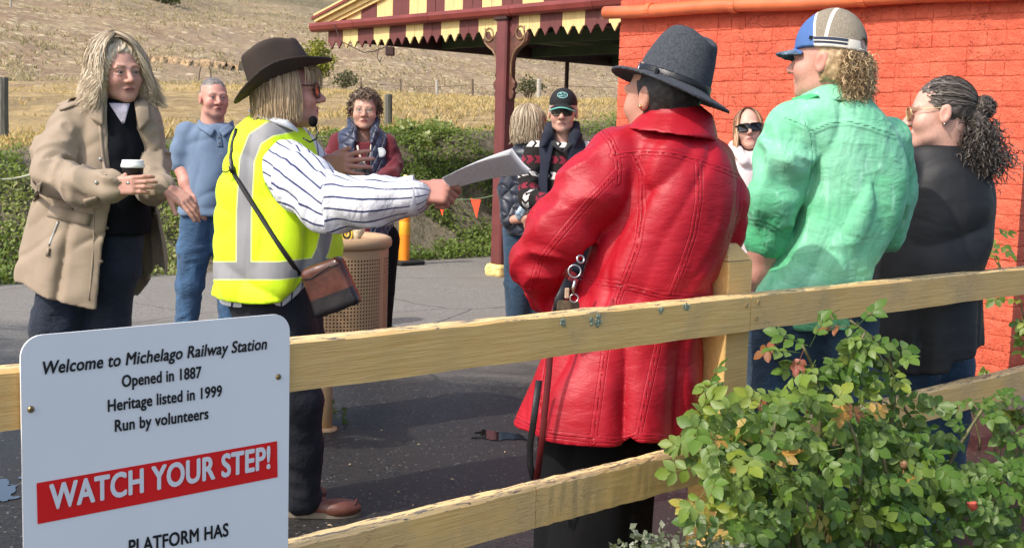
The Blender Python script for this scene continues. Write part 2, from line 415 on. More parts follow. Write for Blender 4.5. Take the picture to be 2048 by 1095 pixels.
def brick_mesh(L, H, D, sd):
    r = random.Random(sd); j = lambda a: r.uniform(-a, a); ins = .006; i0, i1 = [(.006 if r.random() < .3 else .0012) for _ in (0, 1)]; e0, e1 = .0045 if i0 > .003 else .0012, .0045 if i1 > .003 else .0012
    b = MB(); x, z = L / 2, H / 2
    back_ = [(-x, D, -z), (x, D, -z), (x, D, z), (-x, D, z)]
    frm = [(-x, e0, -z + j(.003)), (x, e1, -z + j(.003)), (x, e1, z + j(.003)), (-x, e0, z + j(.003))]
    frn = [(-x + i0, j(.001), -z + ins + j(.003)), (x - i1, j(.001), -z + ins + j(.003)), (x - i1, j(.001), z - ins + j(.003)), (-x + i0, j(.001), z - ins + j(.003))]
    mid = [(j(L * .2), -.0015 + j(.002), j(.01))]
    b.add(back_ + frm + frn + mid, [(0, 1, 5, 4), (1, 2, 6, 5), (2, 3, 7, 6), (3, 0, 4, 7), (4, 5, 9, 8), (5, 6, 10, 9), (6, 7, 11, 10), (7, 4, 8, 11), (8, 9, 12), (9, 10, 12), (10, 11, 12), (11, 8, 12)])
    return b.mesh('brick', M_BRICK)
JT = .007
ST = [brick_mesh(.230 - .0012, CRS - JT, .06, i) for i in range(6)]; HD = [brick_mesh(.115 - .0012, CRS - JT, .06, 20 + i) for i in range(6)]
WM = Matrix((WX, -WN, Vector((0, 0, 1)))).transposed()       # columns: along, into, up
WROT = WM.to_euler()
allb = []
for ci in range(int(WHGT / CRS)):
    z = (ci + .5) * CRS; x = 0.0; head = ci % 2 == 1; first = True
    while x < WLEN - .02:
        L = .115 if head else .230
        if head and first: L = .115
        elif head and x < .2 and x > .1: L = .06                # queen closer at the corner
        L = min(L, WLEN - x); first = False
        if L > .03: allb.append((x + L / 2, z, L))
        x += L
br = random.Random(5)
allb.sort(key=lambda t: -(t[0] * .9 + (1.2 if .6 < t[1] < 2.4 else 0) + (.6 if t[2] > .2 else 0) + (.8 if t[0] < .35 and t[1] > 1.2 else 0)))
rest = MB()
for k, (x, z, L) in enumerate(allb):
    src = br.choice(ST if L > .2 else HD)
    loc = WX * x + WN * br.uniform(-.001, .0015) + Vector((0, 0, z + br.uniform(-.0015, .0015)))
    e = Euler((br.gauss(0, .010), br.gauss(0, .004), br.gauss(0, .004))).to_matrix()
    fl = 1 if L > .2 or L > .11 else L / .115
    if L > .115 and L < .225: fl = L / .230; src = ST[0]
    M = WM @ e
    if k < 300:
        put('brick', src, bld, loc, M.to_euler(), (fl, 1, 1))
    else:
        rest.add([loc + M @ Vector((v.co.x * fl, v.co.y, v.co.z)) for v in src.vertices], [tuple(p.vertices) for p in src.polygons])
# bricks round the shaded corner
for ci in range(int(WHGT / CRS)):
    z = (ci + .5) * CRS; M = Matrix((FD, WU, Vector((0, 0, 1)))).transposed(); x = 0
    for k in range(4):
        L = .230 if ci % 2 else .115
        src = ST[k] if L > .2 else HD[k]
        loc = WX * WLEN + FD * (x + L / 2) + Vector((0, 0, z))
        rest.add([loc + M @ v.co for v in src.vertices], [tuple(p.vertices) for p in src.polygons]); x += L
o = rest.build('bricks', M_BRICK, bld); o['kind'] = 'stuff'
# iron roof over the brick walls
M_IRON = plain('roof_iron', (.16, .045, .04), .5, .15, 3, .1, 20); b = MB(); Z3 = Vector((0, 0, 1)); r0 = WX * -.3 - FD * .25; r1 = WX * (WLEN + .3) - FD * .25; bk = FD * 4.75; mid = WX * (WLEN / 2)
e = [r0 + Z3 * 3.0, r1 + Z3 * 3.0, r1 + bk + Z3 * 3.0, r0 + bk + Z3 * 3.0]; t0, t1 = mid - FD * .25 + Z3 * 3.95, mid - FD * .25 + bk + Z3 * 3.95
b.add(e + [t0, t1], [(0, 1, 4), (1, 2, 5, 4), (2, 3, 5), (3, 0, 4, 5), (3, 2, 1, 0)]); b.build('roof', M_IRON, bld)
# rain pipe across the wall
M_PIPE = plain('pipe_orange', (.66, .16, .062), .38, .12, 5, .08, 40)
p0 = at(1205, 34, 9.16) - CL + WN * .075; p1 = at(2048, -3, 6.86) - CL + WN * .075 + WX * .6
p0 = WX * -.085 + WN * .075 + Vector((0, 0, 2.372)); p1 = WX * (WLEN + .3) + WN * .075 + Vector((0, 0, 2.305))
b = MB(); pts = [p0.lerp(p1, i / 14) + Vector((0, 0, -.006 * math.sin(i * 1.1))) for i in range(15)]; b.tube(pts, .047, 14)
pipe = b.build('rain_pipe', M_PIPE, bld, smooth=True)
for t in (.125, .34, .62, .85):
    c0 = p0.lerp(p1, t); b = MB(); b.tube([c0 - WX * .022, c0 + WX * .022], .0515, 14); b.build('pipe_joint', M_PIPE, pipe, smooth=False)
for t in (.06, .47, .80):
    c0 = p0.lerp(p1, t); b = MB(); b.tube([c0 - WN * .075, c0 - WN * .02], .008, 6); b.build('pipe_bracket', M_PIPE, pipe)

# ---------------------------------------------------------------- veranda with striped gable
PP = Vector((-0.125, 12.40, 0))                       # foot of the post
def G(t, nn, z): return PP + WU * t - NC * 0 + FD * nn + Vector((0, 0, z))   # t along gable (to the left), nn away from camera
GM = Matrix((-WU, FD, Vector((0, 0, 1)))).transposed()
def weathered(name, c, dark, rough=.7):
    n = NT(name); o_ = n.co(); w = n.world()
    f = n.noise(n.mapv(w, (14, 14, 1.2)), 3, 5, .6); g = n.noise(w, 4, 5, .65)
    c1 = n.mix(n.step(f, .35, .7), c, scl(c, .82)); c1 = n.mix(n.math('MULTIPLY', n.step(g, .56, .72), .7), c1, dark)
    c1 = n.mix(n.math('MULTIPLY', n.rand(), .25), c1, scl(c, .7))
    return n.done(c1, rough, n.bump(f, .25, .004))
M_CREAM = weathered('cream_paint', (.78, .58, .25), (.55, .42, .22)); M_MAR = weathered('maroon_paint', (.150, .040, .036), (.22, .11, .09))
M_MARG = plain('maroon_gutter', (.205, .040, .034), .42, .15, 4, .1, 30)
M_GREEN = plain('green_lining', (.055, .085, .05), .7, .2, 3, .1, 30)
M_DARKW = plain('dark_timber', (.045, .016, .013), .55, .2, 9, .15, 40)
ver = empty('veranda', PP); tag(ver, 'station veranda with maroon and cream striped gable, gutter and scalloped valance', 'veranda')
def GL(t, nn, z): return WU * t + FD * nn + Vector((0, 0, z))
SW = .308; T_L, T_R = 3.18, -2.6
APEX = .35; roofz = lambda t: 2.74 + .235 * (3.35 - abs(t - APEX) - .35)
# striped vertical boards of the gable and of the valance: two boards to a stripe
k = 0; t = T_L
while t > T_R:
    mt = (M_MAR, M_CREAM)[(k // 2) % 2]; wd = SW / 2 - .003
    tc = t - SW / 4; jz = rnd.uniform(-.004, .004); jn = rnd.uniform(-.003, .003)
    zt = roofz(tc)
    if zt > 2.75:
        b = MB(); b.box((0, 0, (zt + 2.70) / 2), (wd / 2, .009, (zt - 2.70) / 2)); o = b.build('gable_board', mt, ver, bevel=.003)
        o.location = GL(tc, .02 + jn, 0); o.rotation_euler = GM.to_euler()
    x = wd / 2; zb = 2.425 + jz; zs = zb + .085
    oul = [(-x, 2.64), (-x, zs + .01), (-x * .93, zs - .008), (-x * .62, zs - .012), (-x * .52, zs - .03), (-x * .30, zb + .035), (0, zb), (x * .30, zb + .035), (x * .52, zs - .03), (x * .62, zs - .012), (x * .93, zs - .008), (x, zs + .01), (x, 2.64)]
    b = MB(); b.prism(oul, .018); o = b.build('valance_board', mt, ver); o.location = GL(tc, -.02 + jn, 0); o.rotation_euler = GM.to_euler()
    t -= SW / 2; k += 1
# gutter along the gable foot
b = MB(); prof = [(-.13, 2.735), (-.135, 2.70), (-.12, 2.655), (-.10, 2.635), (0, 2.632), (0, 2.72), (-.118, 2.72)]
L0, L1 = 3.45, T_R
vs = [GL(tt, a, zz + (.004 if tt > 0 else 0)) for tt in (L0, L1) for a, zz in prof]; m_ = len(prof)
b.add(vs, [(i, (i + 1) % m_, (i + 1) % m_ + m_, i + m_) for i in range(m_)] + [tuple(range(m_)), tuple(range(2 * m_ - 1, m_ - 1, -1))])
gut = b.build('gutter', M_MARG, ver)
for tt in (2.55, 1.15, -.15, -1.3):
    b = MB(); b.add([GL(tt + d, a - .004, zz + (.004 if zz > 2.7 else -.004)) for d in (.012, -.012) for a, zz in prof[:5]], [(i, i + 1, i + 6, i + 5) for i in range(4)]); b.build('gutter_joint', M_MARG, gut)
# barge boards, three steps
for j, (dz, dn, th) in enumerate(((.02, -.10, .10), (-.035, -.05, .07), (-.075, -.025, .05))):
    for sgn in (1, -1):
        b = MB(); ta, tb = (3.38, APEX) if sgn > 0 else (APEX, T_R)
        pts = [GL(ta, dn, roofz(ta) + dz), GL(tb, dn, roofz(tb) + dz)]
        dv = (pts[1] - pts[0]).normalized(); upv = FD.cross(dv) * (1 if FD.cross(dv).z > 0 else -1)
        b.add([pts[0], pts[1], pts[1] + upv * th, pts[0] + upv * th] + [q_ + FD * (.10 - dn * .3) for q_ in (pts[0], pts[1], pts[1] + upv * th, pts[0] + upv * th)],
              [(0, 1, 2, 3), (7, 6, 5, 4), (0, 4, 5, 1), (1, 5, 6, 2), (2, 6, 7, 3), (3, 7, 4, 0)])
        b.build('barge_board', M_CREAM, ver)
# roof sheets and green lining under them
for sgn, (ta, tb) in ((1, (3.42, APEX)), (-1, (APEX, T_R))):
    b = MB(); za, zb_ = roofz(ta) + .06, roofz(tb) + .06
    b.add([GL(ta, -.12, za), GL(tb, -.12, zb_), GL(tb, 9, zb_), GL(ta, 9, za)] + [GL(ta, -.12, za + .03), GL(tb, -.12, zb_ + .03), GL(tb, 9, zb_ + .03), GL(ta, 9, za + .03)],
          [(0, 3, 2, 1), (4, 5, 6, 7), (0, 1, 5, 4), (1, 2, 6, 5), (2, 3, 7, 6), (3, 0, 4, 7)])
    b.build('roof_sheet', M_MARG, ver)
    b = MB()
    N = 36
    for i in range(N):      # corrugated lining
        t0, t1 = ta + (tb - ta) * i / N, ta + (tb - ta) * (i + 1) / N; dzz = .012 * (i % 2)
        b.add([GL(t0, .06, roofz(t0) - .01 - dzz), GL(t1, .06, roofz(t1) - .01 - .012 * ((i + 1) % 2)), GL(t1, 9, roofz(t1) - .01 - .012 * ((i + 1) % 2)), GL(t0, 9, roofz(t0) - .01 - dzz)], [(0, 1, 2, 3)])
    b.build('lining', M_GREEN, ver)
b = MB(); b.box((0, 4.5, 2.62), (.045, 4.45, .10), None); o = b.build('eave_beam', M_DARKW, ver); o.location = GL(3.02, 0, 0); o.rotation_euler = GM.to_euler()
for nn in (1.6, 3.2, 4.8, 6.4):
    b = MB(); z0, z1 = roofz(3.0) - .05, roofz(.4) - .05
    b.tube([GL(3.0, nn, z0), GL(.4, nn, z1)], .035, 4); b.build('rafter', M_GREEN, ver)
    b = MB(); b.box((0, 0, 0), (1.6, .03, .06)); o = b.build('tie_beam', M_GREEN, ver); o.location = GL(1.4, nn, 2.60); o.rotation_euler = GM.to_euler()
M_TUBE = plain('lamp_white', (.55, .56, .52), .4, .05)
b = MB(); b.box((0, 0, 0), (.07, .62, .035)); o = b.build('strip_lamp', M_TUBE, ver, bevel=.01); o.location = GL(-.2, 2.0, 2.80); o.rotation_euler = GM.to_euler()
b = MB(); b.box((0, 4.5, 2.62), (.06, 4.45, .12), None); o = b.build('wall_beam', M_DARKW, ver); o.location = GL(-1.2, 0, 0); o.rotation_euler = GM.to_euler()
# post with carved brackets and a cream foot
post = empty('veranda_post', PP); tag(post, 'maroon veranda post with carved fretwork brackets and a cream painted foot', 'post')
M_POST = plain('post_maroon', (.150, .040, .038), .42, .12, 6, .12, 40)
b = MB(); b.box((0, 0, 1.42), (.078, .078, 1.30)); o = b.build('shaft', M_POST, post, bevel=.016); o.rotation_euler = GM.to_euler()
b = MB(); b.box((0, 0, 2.66), (.10, .10, .06)); o = b.build('head_block', M_DARKW, post, bevel=.01); o.rotation_euler = GM.to_euler()
M_FOOT = plain('foot_cream', (.70, .52, .20), .8, .25, 12, .6, 30, .02)
V, F = sdf_mesh(lambda p: s_box(p, (0, 0, .055), (.128, .128, .075), None, .045) + .012 * vnoise(p * 30, 2).astype(F32), (-.16, -.16, -.03), (.16, .16, .17), .009)
o = put('foot', npmesh('foot', V, F, M_FOOT), post); o.rotation_euler = GM.to_euler()
M_BRK = plain('bracket_paint', (.115, .045, .03), .5, .3, 12, .2, 40); M_BRG = plain('bracket_gilt', (.20, .115, .05), .5, .2, 12)
for sgn in (1, -1):
    oul = [(.075, 2.64), (.075, 1.84), (.10, 1.80), (.135, 1.82), (.15, 1.87), (.13, 1.905), (.16, 1.93), (.165, 1.98), (.135, 2.01), (.115, 2.06), (.12, 2.16), (.15, 2.25), (.205, 2.31), (.275, 2.345), (.33, 2.39), (.345, 2.45), (.325, 2.50), (.34, 2.56), (.32, 2.62), (.28, 2.64)]
    b = MB(); b.prism([(sgn * x, z) for x, z in oul], .045); o = b.build('bracket', M_BRK, post, bevel=.006); o.rotation_euler = GM.to_euler()
    b = MB(); ol2 = [(x * .86 + .008, z * .90 + .235) for x, z in oul[8:18]]
    b.tube([(sgn * x, -.026, z) for x, z in ol2], .010, 6); b.tube([(sgn * (.235 + .065 * math.cos(a)), -.026, 2.47 + .065 * math.sin(a)) for a in [i * .5 for i in range(13)]], .011, 6)
    p2 = b.build('scroll', M_BRG, o, smooth=True)
sp = GL(3.02, 3.9, 0) + PP
b = MB(); b.tube([(0, 0, hz(sp.x, sp.y) - .2), (0, 0, 2.55)], .03, 8); o = b.build('eave_post', M_DARKW, None, (sp.x, sp.y, 0)); tag(o, 'thin dark steel post under the veranda far eave, above the black cap', 'post')
for t_, a_, l_ in ((2.75, 0, .10), (2.42, .3, .12)):
    pass
b = MB(); b.tube([GL(2.9, -.13, 2.7), GL(2.75, -.15, 2.5), GL(2.4, -.06, 2.36), GL(2.2, -.05, 2.37), GL(1.95, -.05, 2.42)], .006, 5); b.tube([GL(2.12, -.05, 2.40), GL(2.15, -.05, 2.30), GL(2.10, -.05, 2.24), GL(2.06, -.05, 2.30)], .005, 5)
b.build('loose_wire', M_DARKW, ver, smooth=True)
b = MB(); b.box((0, 0, 0), (.05, .04, .05)); o = b.build('junction_box', M_DARKW, ver, bevel=.01); o.location = GL(1.93, -.03, 2.36)

# ---------------------------------------------------------------- post-and-rail fence
FO = Vector((-0.432, 2.29, 0))
def FP(s, nn, z): return FO + FD * s + NC * nn + Vector((0, 0, z))
def rail_mat():
    n = NT('fence_paint'); o_ = n.co(); w = n.world()
    lo = n.mapv(o_, (1.2, 26, 26)); g = n.noise(lo, 4, 6, .65); gg = n.noise(n.mapv(o_, (2.5, 60, 60)), 5, 4, .7)
    bl = n.noise(w, 3.5, 5, .6)
    c = n.mix(n.step(g, .3, .7), (.78, .46, .145), (.88, .57, .21)); c = n.mix(n.step(bl, .4, .75), c, (.70, .47, .21))
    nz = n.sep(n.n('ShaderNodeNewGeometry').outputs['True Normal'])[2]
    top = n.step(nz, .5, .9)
    pn = n.noise(n.mapv(o_, (6, 34, 34)), 3, 5, .7)
    thr = n.math('SUBTRACT', .70, n.math('MULTIPLY', top, .15))
    peel = n.math('GREATER_THAN', pn, thr)
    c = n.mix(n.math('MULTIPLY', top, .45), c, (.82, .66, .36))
    c = n.mix(peel, c, n.mix(n.noise(w, 30), (.10, .085, .07), (.30, .25, .19)))
    crk = n.step(n.voro(n.mapv(o_, (5, 60, 60)), 3, 'DISTANCE_TO_EDGE'), .05, .0)
    c = n.mix(n.math('MULTIPLY', n.math('MULTIPLY', crk, n.step(bl, .52, .62)), .55), c, (.24, .15, .06))
    h = n.math('SUBTRACT', n.math('ADD', g, n.math('MULTIPLY', gg, .5)), n.math('MULTIPLY', peel, .8))
    return n.done(c, .55, n.bump(h, .55, .006), spec=.35)
M_RAIL = rail_mat()
fence = empty('fence', FP(0, 0, 0)); tag(fence, 'cream painted post-and-rail timber fence with peeling paint across the foreground', 'fence')
FM = Matrix((FD, -NC, Vector((0, 0, 1)))).transposed()
def rail(zc0, zc1, s0, s1, hh=.050):
    b = MB(); N = 40; r = random.Random(int(zc0 * 100 + s0 * 10)); V = []
    for i in range(N + 1):
        s = s0 + (s1 - s0) * i / N; z = zc0 + (zc1 - zc0) * i / N; ch = .006
        for (yy, zz) in ((0, -hh), (0, hh - ch), (ch, hh), (.045, hh), (.045, -hh)):
            V.append((s, yy + r.gauss(0, .0009), z + zz + r.gauss(0, .0010)))
    b.add(V, [(i * 5 + k, i * 5 + (k + 1) % 5, (i + 1) * 5 + (k + 1) % 5, (i + 1) * 5 + k) for i in range(N) for k in range(5)] + [tuple(range(5)), tuple(N * 5 + k for k in reversed(range(5)))])
    o = b.build('rail', M_RAIL, fence); o.rotation_euler = FM.to_euler(); return o
zt = lambda s: 1.000 - .0048 * s
zl = lambda s: .590 + .0006 * s
rail(zt(-1.6) - .05, zt(1.49) - .05, -1.6, 1.490); rail(zt(1.493) - .05, zt(6.4) - .053, 1.493, 6.4)
rail(zl(-1.6) - .05, zl(.40) - .05, -1.6, .6845); rail(zl(.40) - .05, zl(1.49) - .05, .687, 1.490); rail(zl(1.49) - .047, zl(6.4) - .047, 1.493, 6.4)
for s in (-.985, 1.50, 3.90, 6.2):
    b = MB(); h_ = .055; b.box((0, 0, .50), (h_, h_, .58))
    for kk in range(1): pass
    b.add([(-h_, -h_, 1.082), (h_, -h_, 1.082), (h_, h_, 1.082), (-h_, h_, 1.082), (-.022, -.022, 1.127), (.022, -.022, 1.127), (.022, .022, 1.127), (-.022, .022, 1.127)],
          [(0, 1, 5, 4), (1, 2, 6, 5), (2, 3, 7, 6), (3, 0, 4, 7), (4, 5, 6, 7)])
    o = b.build('post', M_RAIL, fence, bevel=.003); o.location = FD * s - NC * (.045 + h_ + .001) + Vector((0, 0, .003)); o.rotation_euler = FM.to_euler()
M_STEEL = plain('bolt_paint', (.42, .28, .12), .5, .2)
for s, z in ((1.525, .97), (1.52, .925), (1.47, .965), (1.525, .555), (1.47, .56)):
    b = MB(); b.tube([(0, -.003, 0), (0, .004, 0)], .007, 8, up=(0, 0, 1)); o = b.build('nail_head', M_STEEL, fence); o.location = FD * s + Vector((0, 0, z)); o.rotation_euler = FM.to_euler()
n = NT('lichen'); n_ = n.noise(None, 60, 4); M_LICH = n.done(n.mix(n_, (.10, .16, .11), (.38, .44, .33)), .9, n.bump(n_, 1, .01))
for px, py, rr in ((1190, 640, .021), (1125, 645, .012), (1320, 620, .014), (1372, 612, .013)):
    d_ = CROT @ Vector(((px - 1024.0) / FPX, (547.5 - py) / FPX, -1.0)); tt = (NC.dot(FO - CAM.location)) / NC.dot(d_); P_ = d_ * tt + CAM.location
    b = MB(); r = random.Random(px)
    for i in range(16):
        a, q_ = r.uniform(0, 6.3), rr * math.sqrt(r.random()); sz = rr * r.uniform(.12, .34)
        cc = Vector((q_ * math.cos(a), -.0012, q_ * math.sin(a) * .7)); b.lathe([(.0004, .0022), (sz * .7, .0016), (sz, 0)], cc, 7, Matrix.Rotation(math.pi / 2, 3, 'X'))
    o = b.build('lichen', M_LICH, fence, smooth=True); o.location = P_ - fence.location; o.rotation_euler = FM.to_euler()

# ---------------------------------------------------------------- sign on the fence
sg = empty('station_sign', FP(-.255, .008, 0)); sg.rotation_euler = (0, 0, math.atan2(FD.y, FD.x)); sg['label'] = 'white station sign with black welcome text and red warning band'; sg['category'] = 'sign'
M_SIGN = plain('sign_white', (.88, .88, .86), .35, .02, 3, .02, 20); M_INK = plain('sign_ink', (.012, .012, .013), .4, .05, 5, 0); M_RED = plain('sign_red', (.84, .014, .014), .35, .04, 5, 0)
SWD, ST_, SB = .256, 1.058, .24
def rrect(x0, x1, z0, z1, r, k=7):
    o_ = []
    for cx, cz, a0 in ((x1 - r, z1 - r, 0), (x0 + r, z1 - r, 90), (x0 + r, z0 + r, 180), (x1 - r, z0 + r, 270)):
        o_ += [(cx + r * math.cos(math.radians(a0 + 90 * i / k)), cz + r * math.sin(math.radians(a0 + 90 * i / k))) for i in range(k + 1)]
    return o_[::-1]
b = MB(); b.prism(rrect(-SWD, SWD, SB, ST_, .036), .004); b.build('panel', M_SIGN, sg)
def flat(px, py):
    """photograph pixel -> (x, z) on the sign's face"""
    d_ = CROT @ Vector(((px - 1024.0) / FPX, (547.5 - py) / FPX, -1.0)); o0 = FP(-.255, .0105, 0)
    P_ = d_ * (NC.dot(o0 - CAM.location) / NC.dot(d_)) + CAM.location
    return (P_ - o0).dot(FD), P_.z
def words(txt, pl, pr, capz, mat, shear=0.0, bold=.0006, y=-.0032):
    cu = bpy.data.curves.new('lettering', 'FONT'); cu.body = txt; cu.size = 1.0; cu.shear = shear; cu.resolution_u = 4; cu.space_character = 1.04
    o_ = bpy.data.objects.new('lettering', cu); COL.objects.link(o_)
    dg = bpy.context.evaluated_depsgraph_get(); me_ = bpy.data.meshes.new_from_object(o_.evaluated_get(dg)); bpy.data.objects.remove(o_)
    xs = [v.co.x for v in me_.vertices]; x0, x1 = min(xs), max(xs); F_ = [tuple(p_.vertices) for p_ in me_.polygons]
    (a, za), (c_, zc) = flat(*pl), flat(*pr); k_ = (c_ - a) / (x1 - x0); kz = capz / .73; b = MB()
    for i, (dx, dz) in enumerate(((0, 0), (1, .3), (-1, -.3), (.4, 1), (-.4, -1), (.8, -.7), (-.8, .7))):
        b.add([(a + (v.co.x - x0) * k_ + dx * bold, y - i * .00005, za + (zc - za) * (v.co.x - x0) / (x1 - x0) + v.co.y * kz + dz * bold) for v in me_.vertices], F_)
    return put('lettering', pymesh('lettering', b.v, b.f, mat), sg)
words('Welcome to Michelago Railway Station', (86, 748), (533, 697), .0225, M_INK, .17, .0007)
words('Opened in 1887', (244, 773), (402, 754), .0215, M_INK, 0, .0007)
words('Heritage listed in 1999', (216, 822), (443, 791), .0215, M_INK, 0, .0007)
words('Run by volunteers', (230, 862), (416, 836), .0215, M_INK, 0, .0007)
words('PLATFORM HAS', (258, 1106), (456, 1070), .0262, M_INK, 0, .0008)
q4 = [flat(*p_) for p_ in ((75, 1047), (555, 953), (554, 881), (73, 965))]
b = MB(); b.add([(x, -.0030, z) for x, z in q4], [(0, 1, 2, 3)]); band = b.build('warning_band', M_RED, sg)
M_LET = plain('letter_white', (.82, .82, .82), .35, .02, 5, 0)
words('WATCH YOUR STEP!', (100, 1017), (538, 934), .0445, M_LET, 0, .0017, -.0046)
M_SCREW = plain('screw_brass', (.30, .21, .10), .35, .2, 30, .2, 60, metal=.8)
for px, py in ((62, 818), (557, 753)):
    x, z = flat(px, py); b = MB(); b.lathe([(.0001, .0035), (.004, .0032), (.0058, .001), (.006, 0)], (x, -.002, z), 12, Matrix.Rotation(math.pi / 2, 3, 'X')); b.box((x, -.0055, z), (.0034, .0004, .0008)); b.build('screw', M_SCREW, sg)
# ---------------------------------------------------------------- people: shared tools
CR_NP = np.array(CROT, float)
def proj(p):
    """world points -> photograph pixels (used to set seams and pockets where the garments have them)"""
    q = (p - np.array((0, 0, CAMH))) @ CR_NP
    return 1024 + FPX * q[:, 0] / -q[:, 2], 547.5 - FPX * q[:, 1] / -q[:, 2]
def line_dist(p, lines, Y):
    """distance in metres, seen square on, to polylines of pixels"""
    x, y = proj(p); d = np.full(len(p), 1e3)
    for ln in lines:
        for (x0, y0), (x1, y1) in zip(ln[:-1], ln[1:]):
            ex, ey = x1 - x0, y1 - y0; t = np.clip(((x - x0) * ex + (y - y0) * ey) / (ex * ex + ey * ey), 0, 1)
            d = np.minimum(d, np.hypot(x - x0 - t * ex, y - y0 - t * ey))
    return d * Y / FPX
def frame(a, pitch=0.0, roll=0.0):
    a = math.radians(a)
    R = Matrix(((math.cos(a), math.sin(a), 0), (-math.sin(a), math.cos(a), 0), (0, 0, 1)))   # columns right, forward, up
    return R @ Matrix.Rotation(math.radians(pitch), 3, 'X') @ Matrix.Rotation(math.radians(roll), 3, 'Y')
def bounds(pts, m):
    P = np.array([tuple(q) for q in pts]); return P.min(0) - m, P.max(0) + m
def lrows(Y, spec):
    out = []
    for (py, xl, xr, ry, dy) in spec:
        c = at((xl + xr) / 2, py, Y + dy); out.append((c.z, c.x, c.y, (xr - xl) / 2 * (Y + dy) / FPX, ry))
    return out
def chain_param(p, pts):
    """nearest place on a polyline: along s, angle theta round it"""
    bd = np.full(len(p), 1e9, F32); S = np.zeros(len(p), F32); T = np.zeros(len(p), F32); acc = 0.0
    prev = None
    for i in range(len(pts) - 1):
        a, b = V3(pts[i]), V3(pts[i + 1]); ab = b - a; L = float(np.linalg.norm(ab)); u = ab / L
        x = np.cross(u, (0, 0, 1.0)) if prev is None else prev - u * float(prev @ u)
        x = x / np.linalg.norm(x); prev = x; y = np.cross(u, x)
        t = np.clip(((p - a) @ u), 0, L); q = p - a - t[:, None] * u; d = np.sqrt((q * q).sum(1))
        m = d < bd; bd[m] = d[m]; S[m] = acc + t[m]; T[m] = np.arctan2(q[m] @ y, q[m] @ x); acc += L
    return bd, S, T
def sleeve(p, pts, rs, amp=.006, freq=22.0, seed=0, k=.03):
    d = s_chain(p, pts, rs, k)
    near = d < .05
    if amp and near.any():
        _, S, T = chain_param(p[near], pts)
        L = [float((Vector(pts[i + 1]) - Vector(pts[i])).length) for i in range(len(pts) - 1)]
        j = np.zeros(len(S), F32); acc = 0
        for i in range(len(L) - 1): acc += L[i]; j = np.maximum(j, np.exp(-((S - acc) / .10) ** 2))
        j = np.maximum(j, .8 * np.exp(-((S - sum(L)) / .07) ** 2))
        q = np.stack([S * freq + .8 * np.sin(T + seed), np.cos(T) * 1.1 + seed, np.sin(T) * 1.1], 1)
        n = 1 - np.abs(2 * vnoise(q, seed) - 1)
        d = d.copy(); d[near] += (amp * (.35 + j) * (.5 - n)).astype(F32)
    return d

# skin: colour is stored per vertex (lips, flush, brows)
n = NT('skin'); c = n.attr('skin', 'Color'); f = n.noise(None, 90, 4, .6); f2 = n.noise(None, 18, 4)
c = n.mix(n.math('MULTIPLY', n.step(f, .4, .7), .18), c, (.30, .10, .07)); c = n.mix(n.math('MULTIPLY', n.step(f2, .45, .75), .20), c, (.52, .25, .17))
M_SKIN = n.done(c, .50, n.bump(f, .12, .002), spec=.4, sss=.12, sssr=(.9, .35, .2), ssss=.012)
FAIR = (.58, .32, .235)
HEADV = dict(jaw=1.0, nose=1.0, cheek=1.0, wide=1.0, lid=0.0, brow=1.0)
def head_sdf(q, o):
    """q in head axes (metres for a head .228 high); x right, y forward, z up; origin level with the eyes"""
    x = np.abs(q[:, 0]); m = np.stack([x, q[:, 1], q[:, 2]], 1); w = o['wide']
    d = s_ell(q, (0, -.016, .030), (.0755 * w, .098, .086))
    d = smin(d, s_ell(q, (0, .030, -.030), (.0625 * w, .060, .088)), .03)
    d = smin(d, s_ell(q, (0, .036, -.082), (.050 * o['jaw'] * w, .050, .034)), .03)
    d = smin(d, s_ell(q, (0, .074, -.102), (.022 * o['jaw'], .018, .016)), .03)
    d = smin(d, s_ell(m, (.038 * w, .062, -.034), (.026 * o['cheek'], .028, .028)), .025)
    d = smin(d, s_ell(m, (.026, .080, .020), (.030, .015, .010 * o['brow'])), .018)
    d = smax(d, -s_ell(m, (.032, .108, .002), (.021, .020, .0125)), .014)
    d = smin(d, s_ell(m, (.032, .0785, .0090), (.0190, .0158, .0085)), .005)                 # upper lid
    d = smin(d, s_ell(m, (.032, .0775, -.0078), (.0178, .0148, .0066)), .005)               # lower lid
    d = smin(d, s_cone(q, (0, .088, .010), (0, .112 + .004 * o['nose'], -.030), .0075, .0120 * o['nose']), .014)
    d = smin(d, s_ell(m, (.0125 * o['nose'], .101, -.035), (.0085, .011, .008)), .008)
    d = smax(d, -s_ell(m, (.006, .112, -.043), (.0035, .005, .003)), .003)
    ql = q.copy(); ql[:, 2] += 7.0 * q[:, 0] ** 2
    d = smin(d, s_ell(ql, (0, .089, -.061), (.027, .0128, .0070)), .008)
    d = smin(d, s_ell(ql, (0, .087, -.073), (.023, .0125, .0075)), .008)
    d = smax(d, -s_ell(ql, (0, .106, -.0665), (.025, .010, .0020)), .003)
    # ear
    E = Matrix.Rotation(math.radians(14), 3, 'X')
    e = s_ell(m, (.078 * w, -.010, -.012), (.010, .020, .034), np.array(E))
    e = smax(e, -s_ell(m, (.088 * w, -.006, -.010), (.007, .012, .022), np.array(E)), .004)
    d = smin(d, e, .006)
    return d
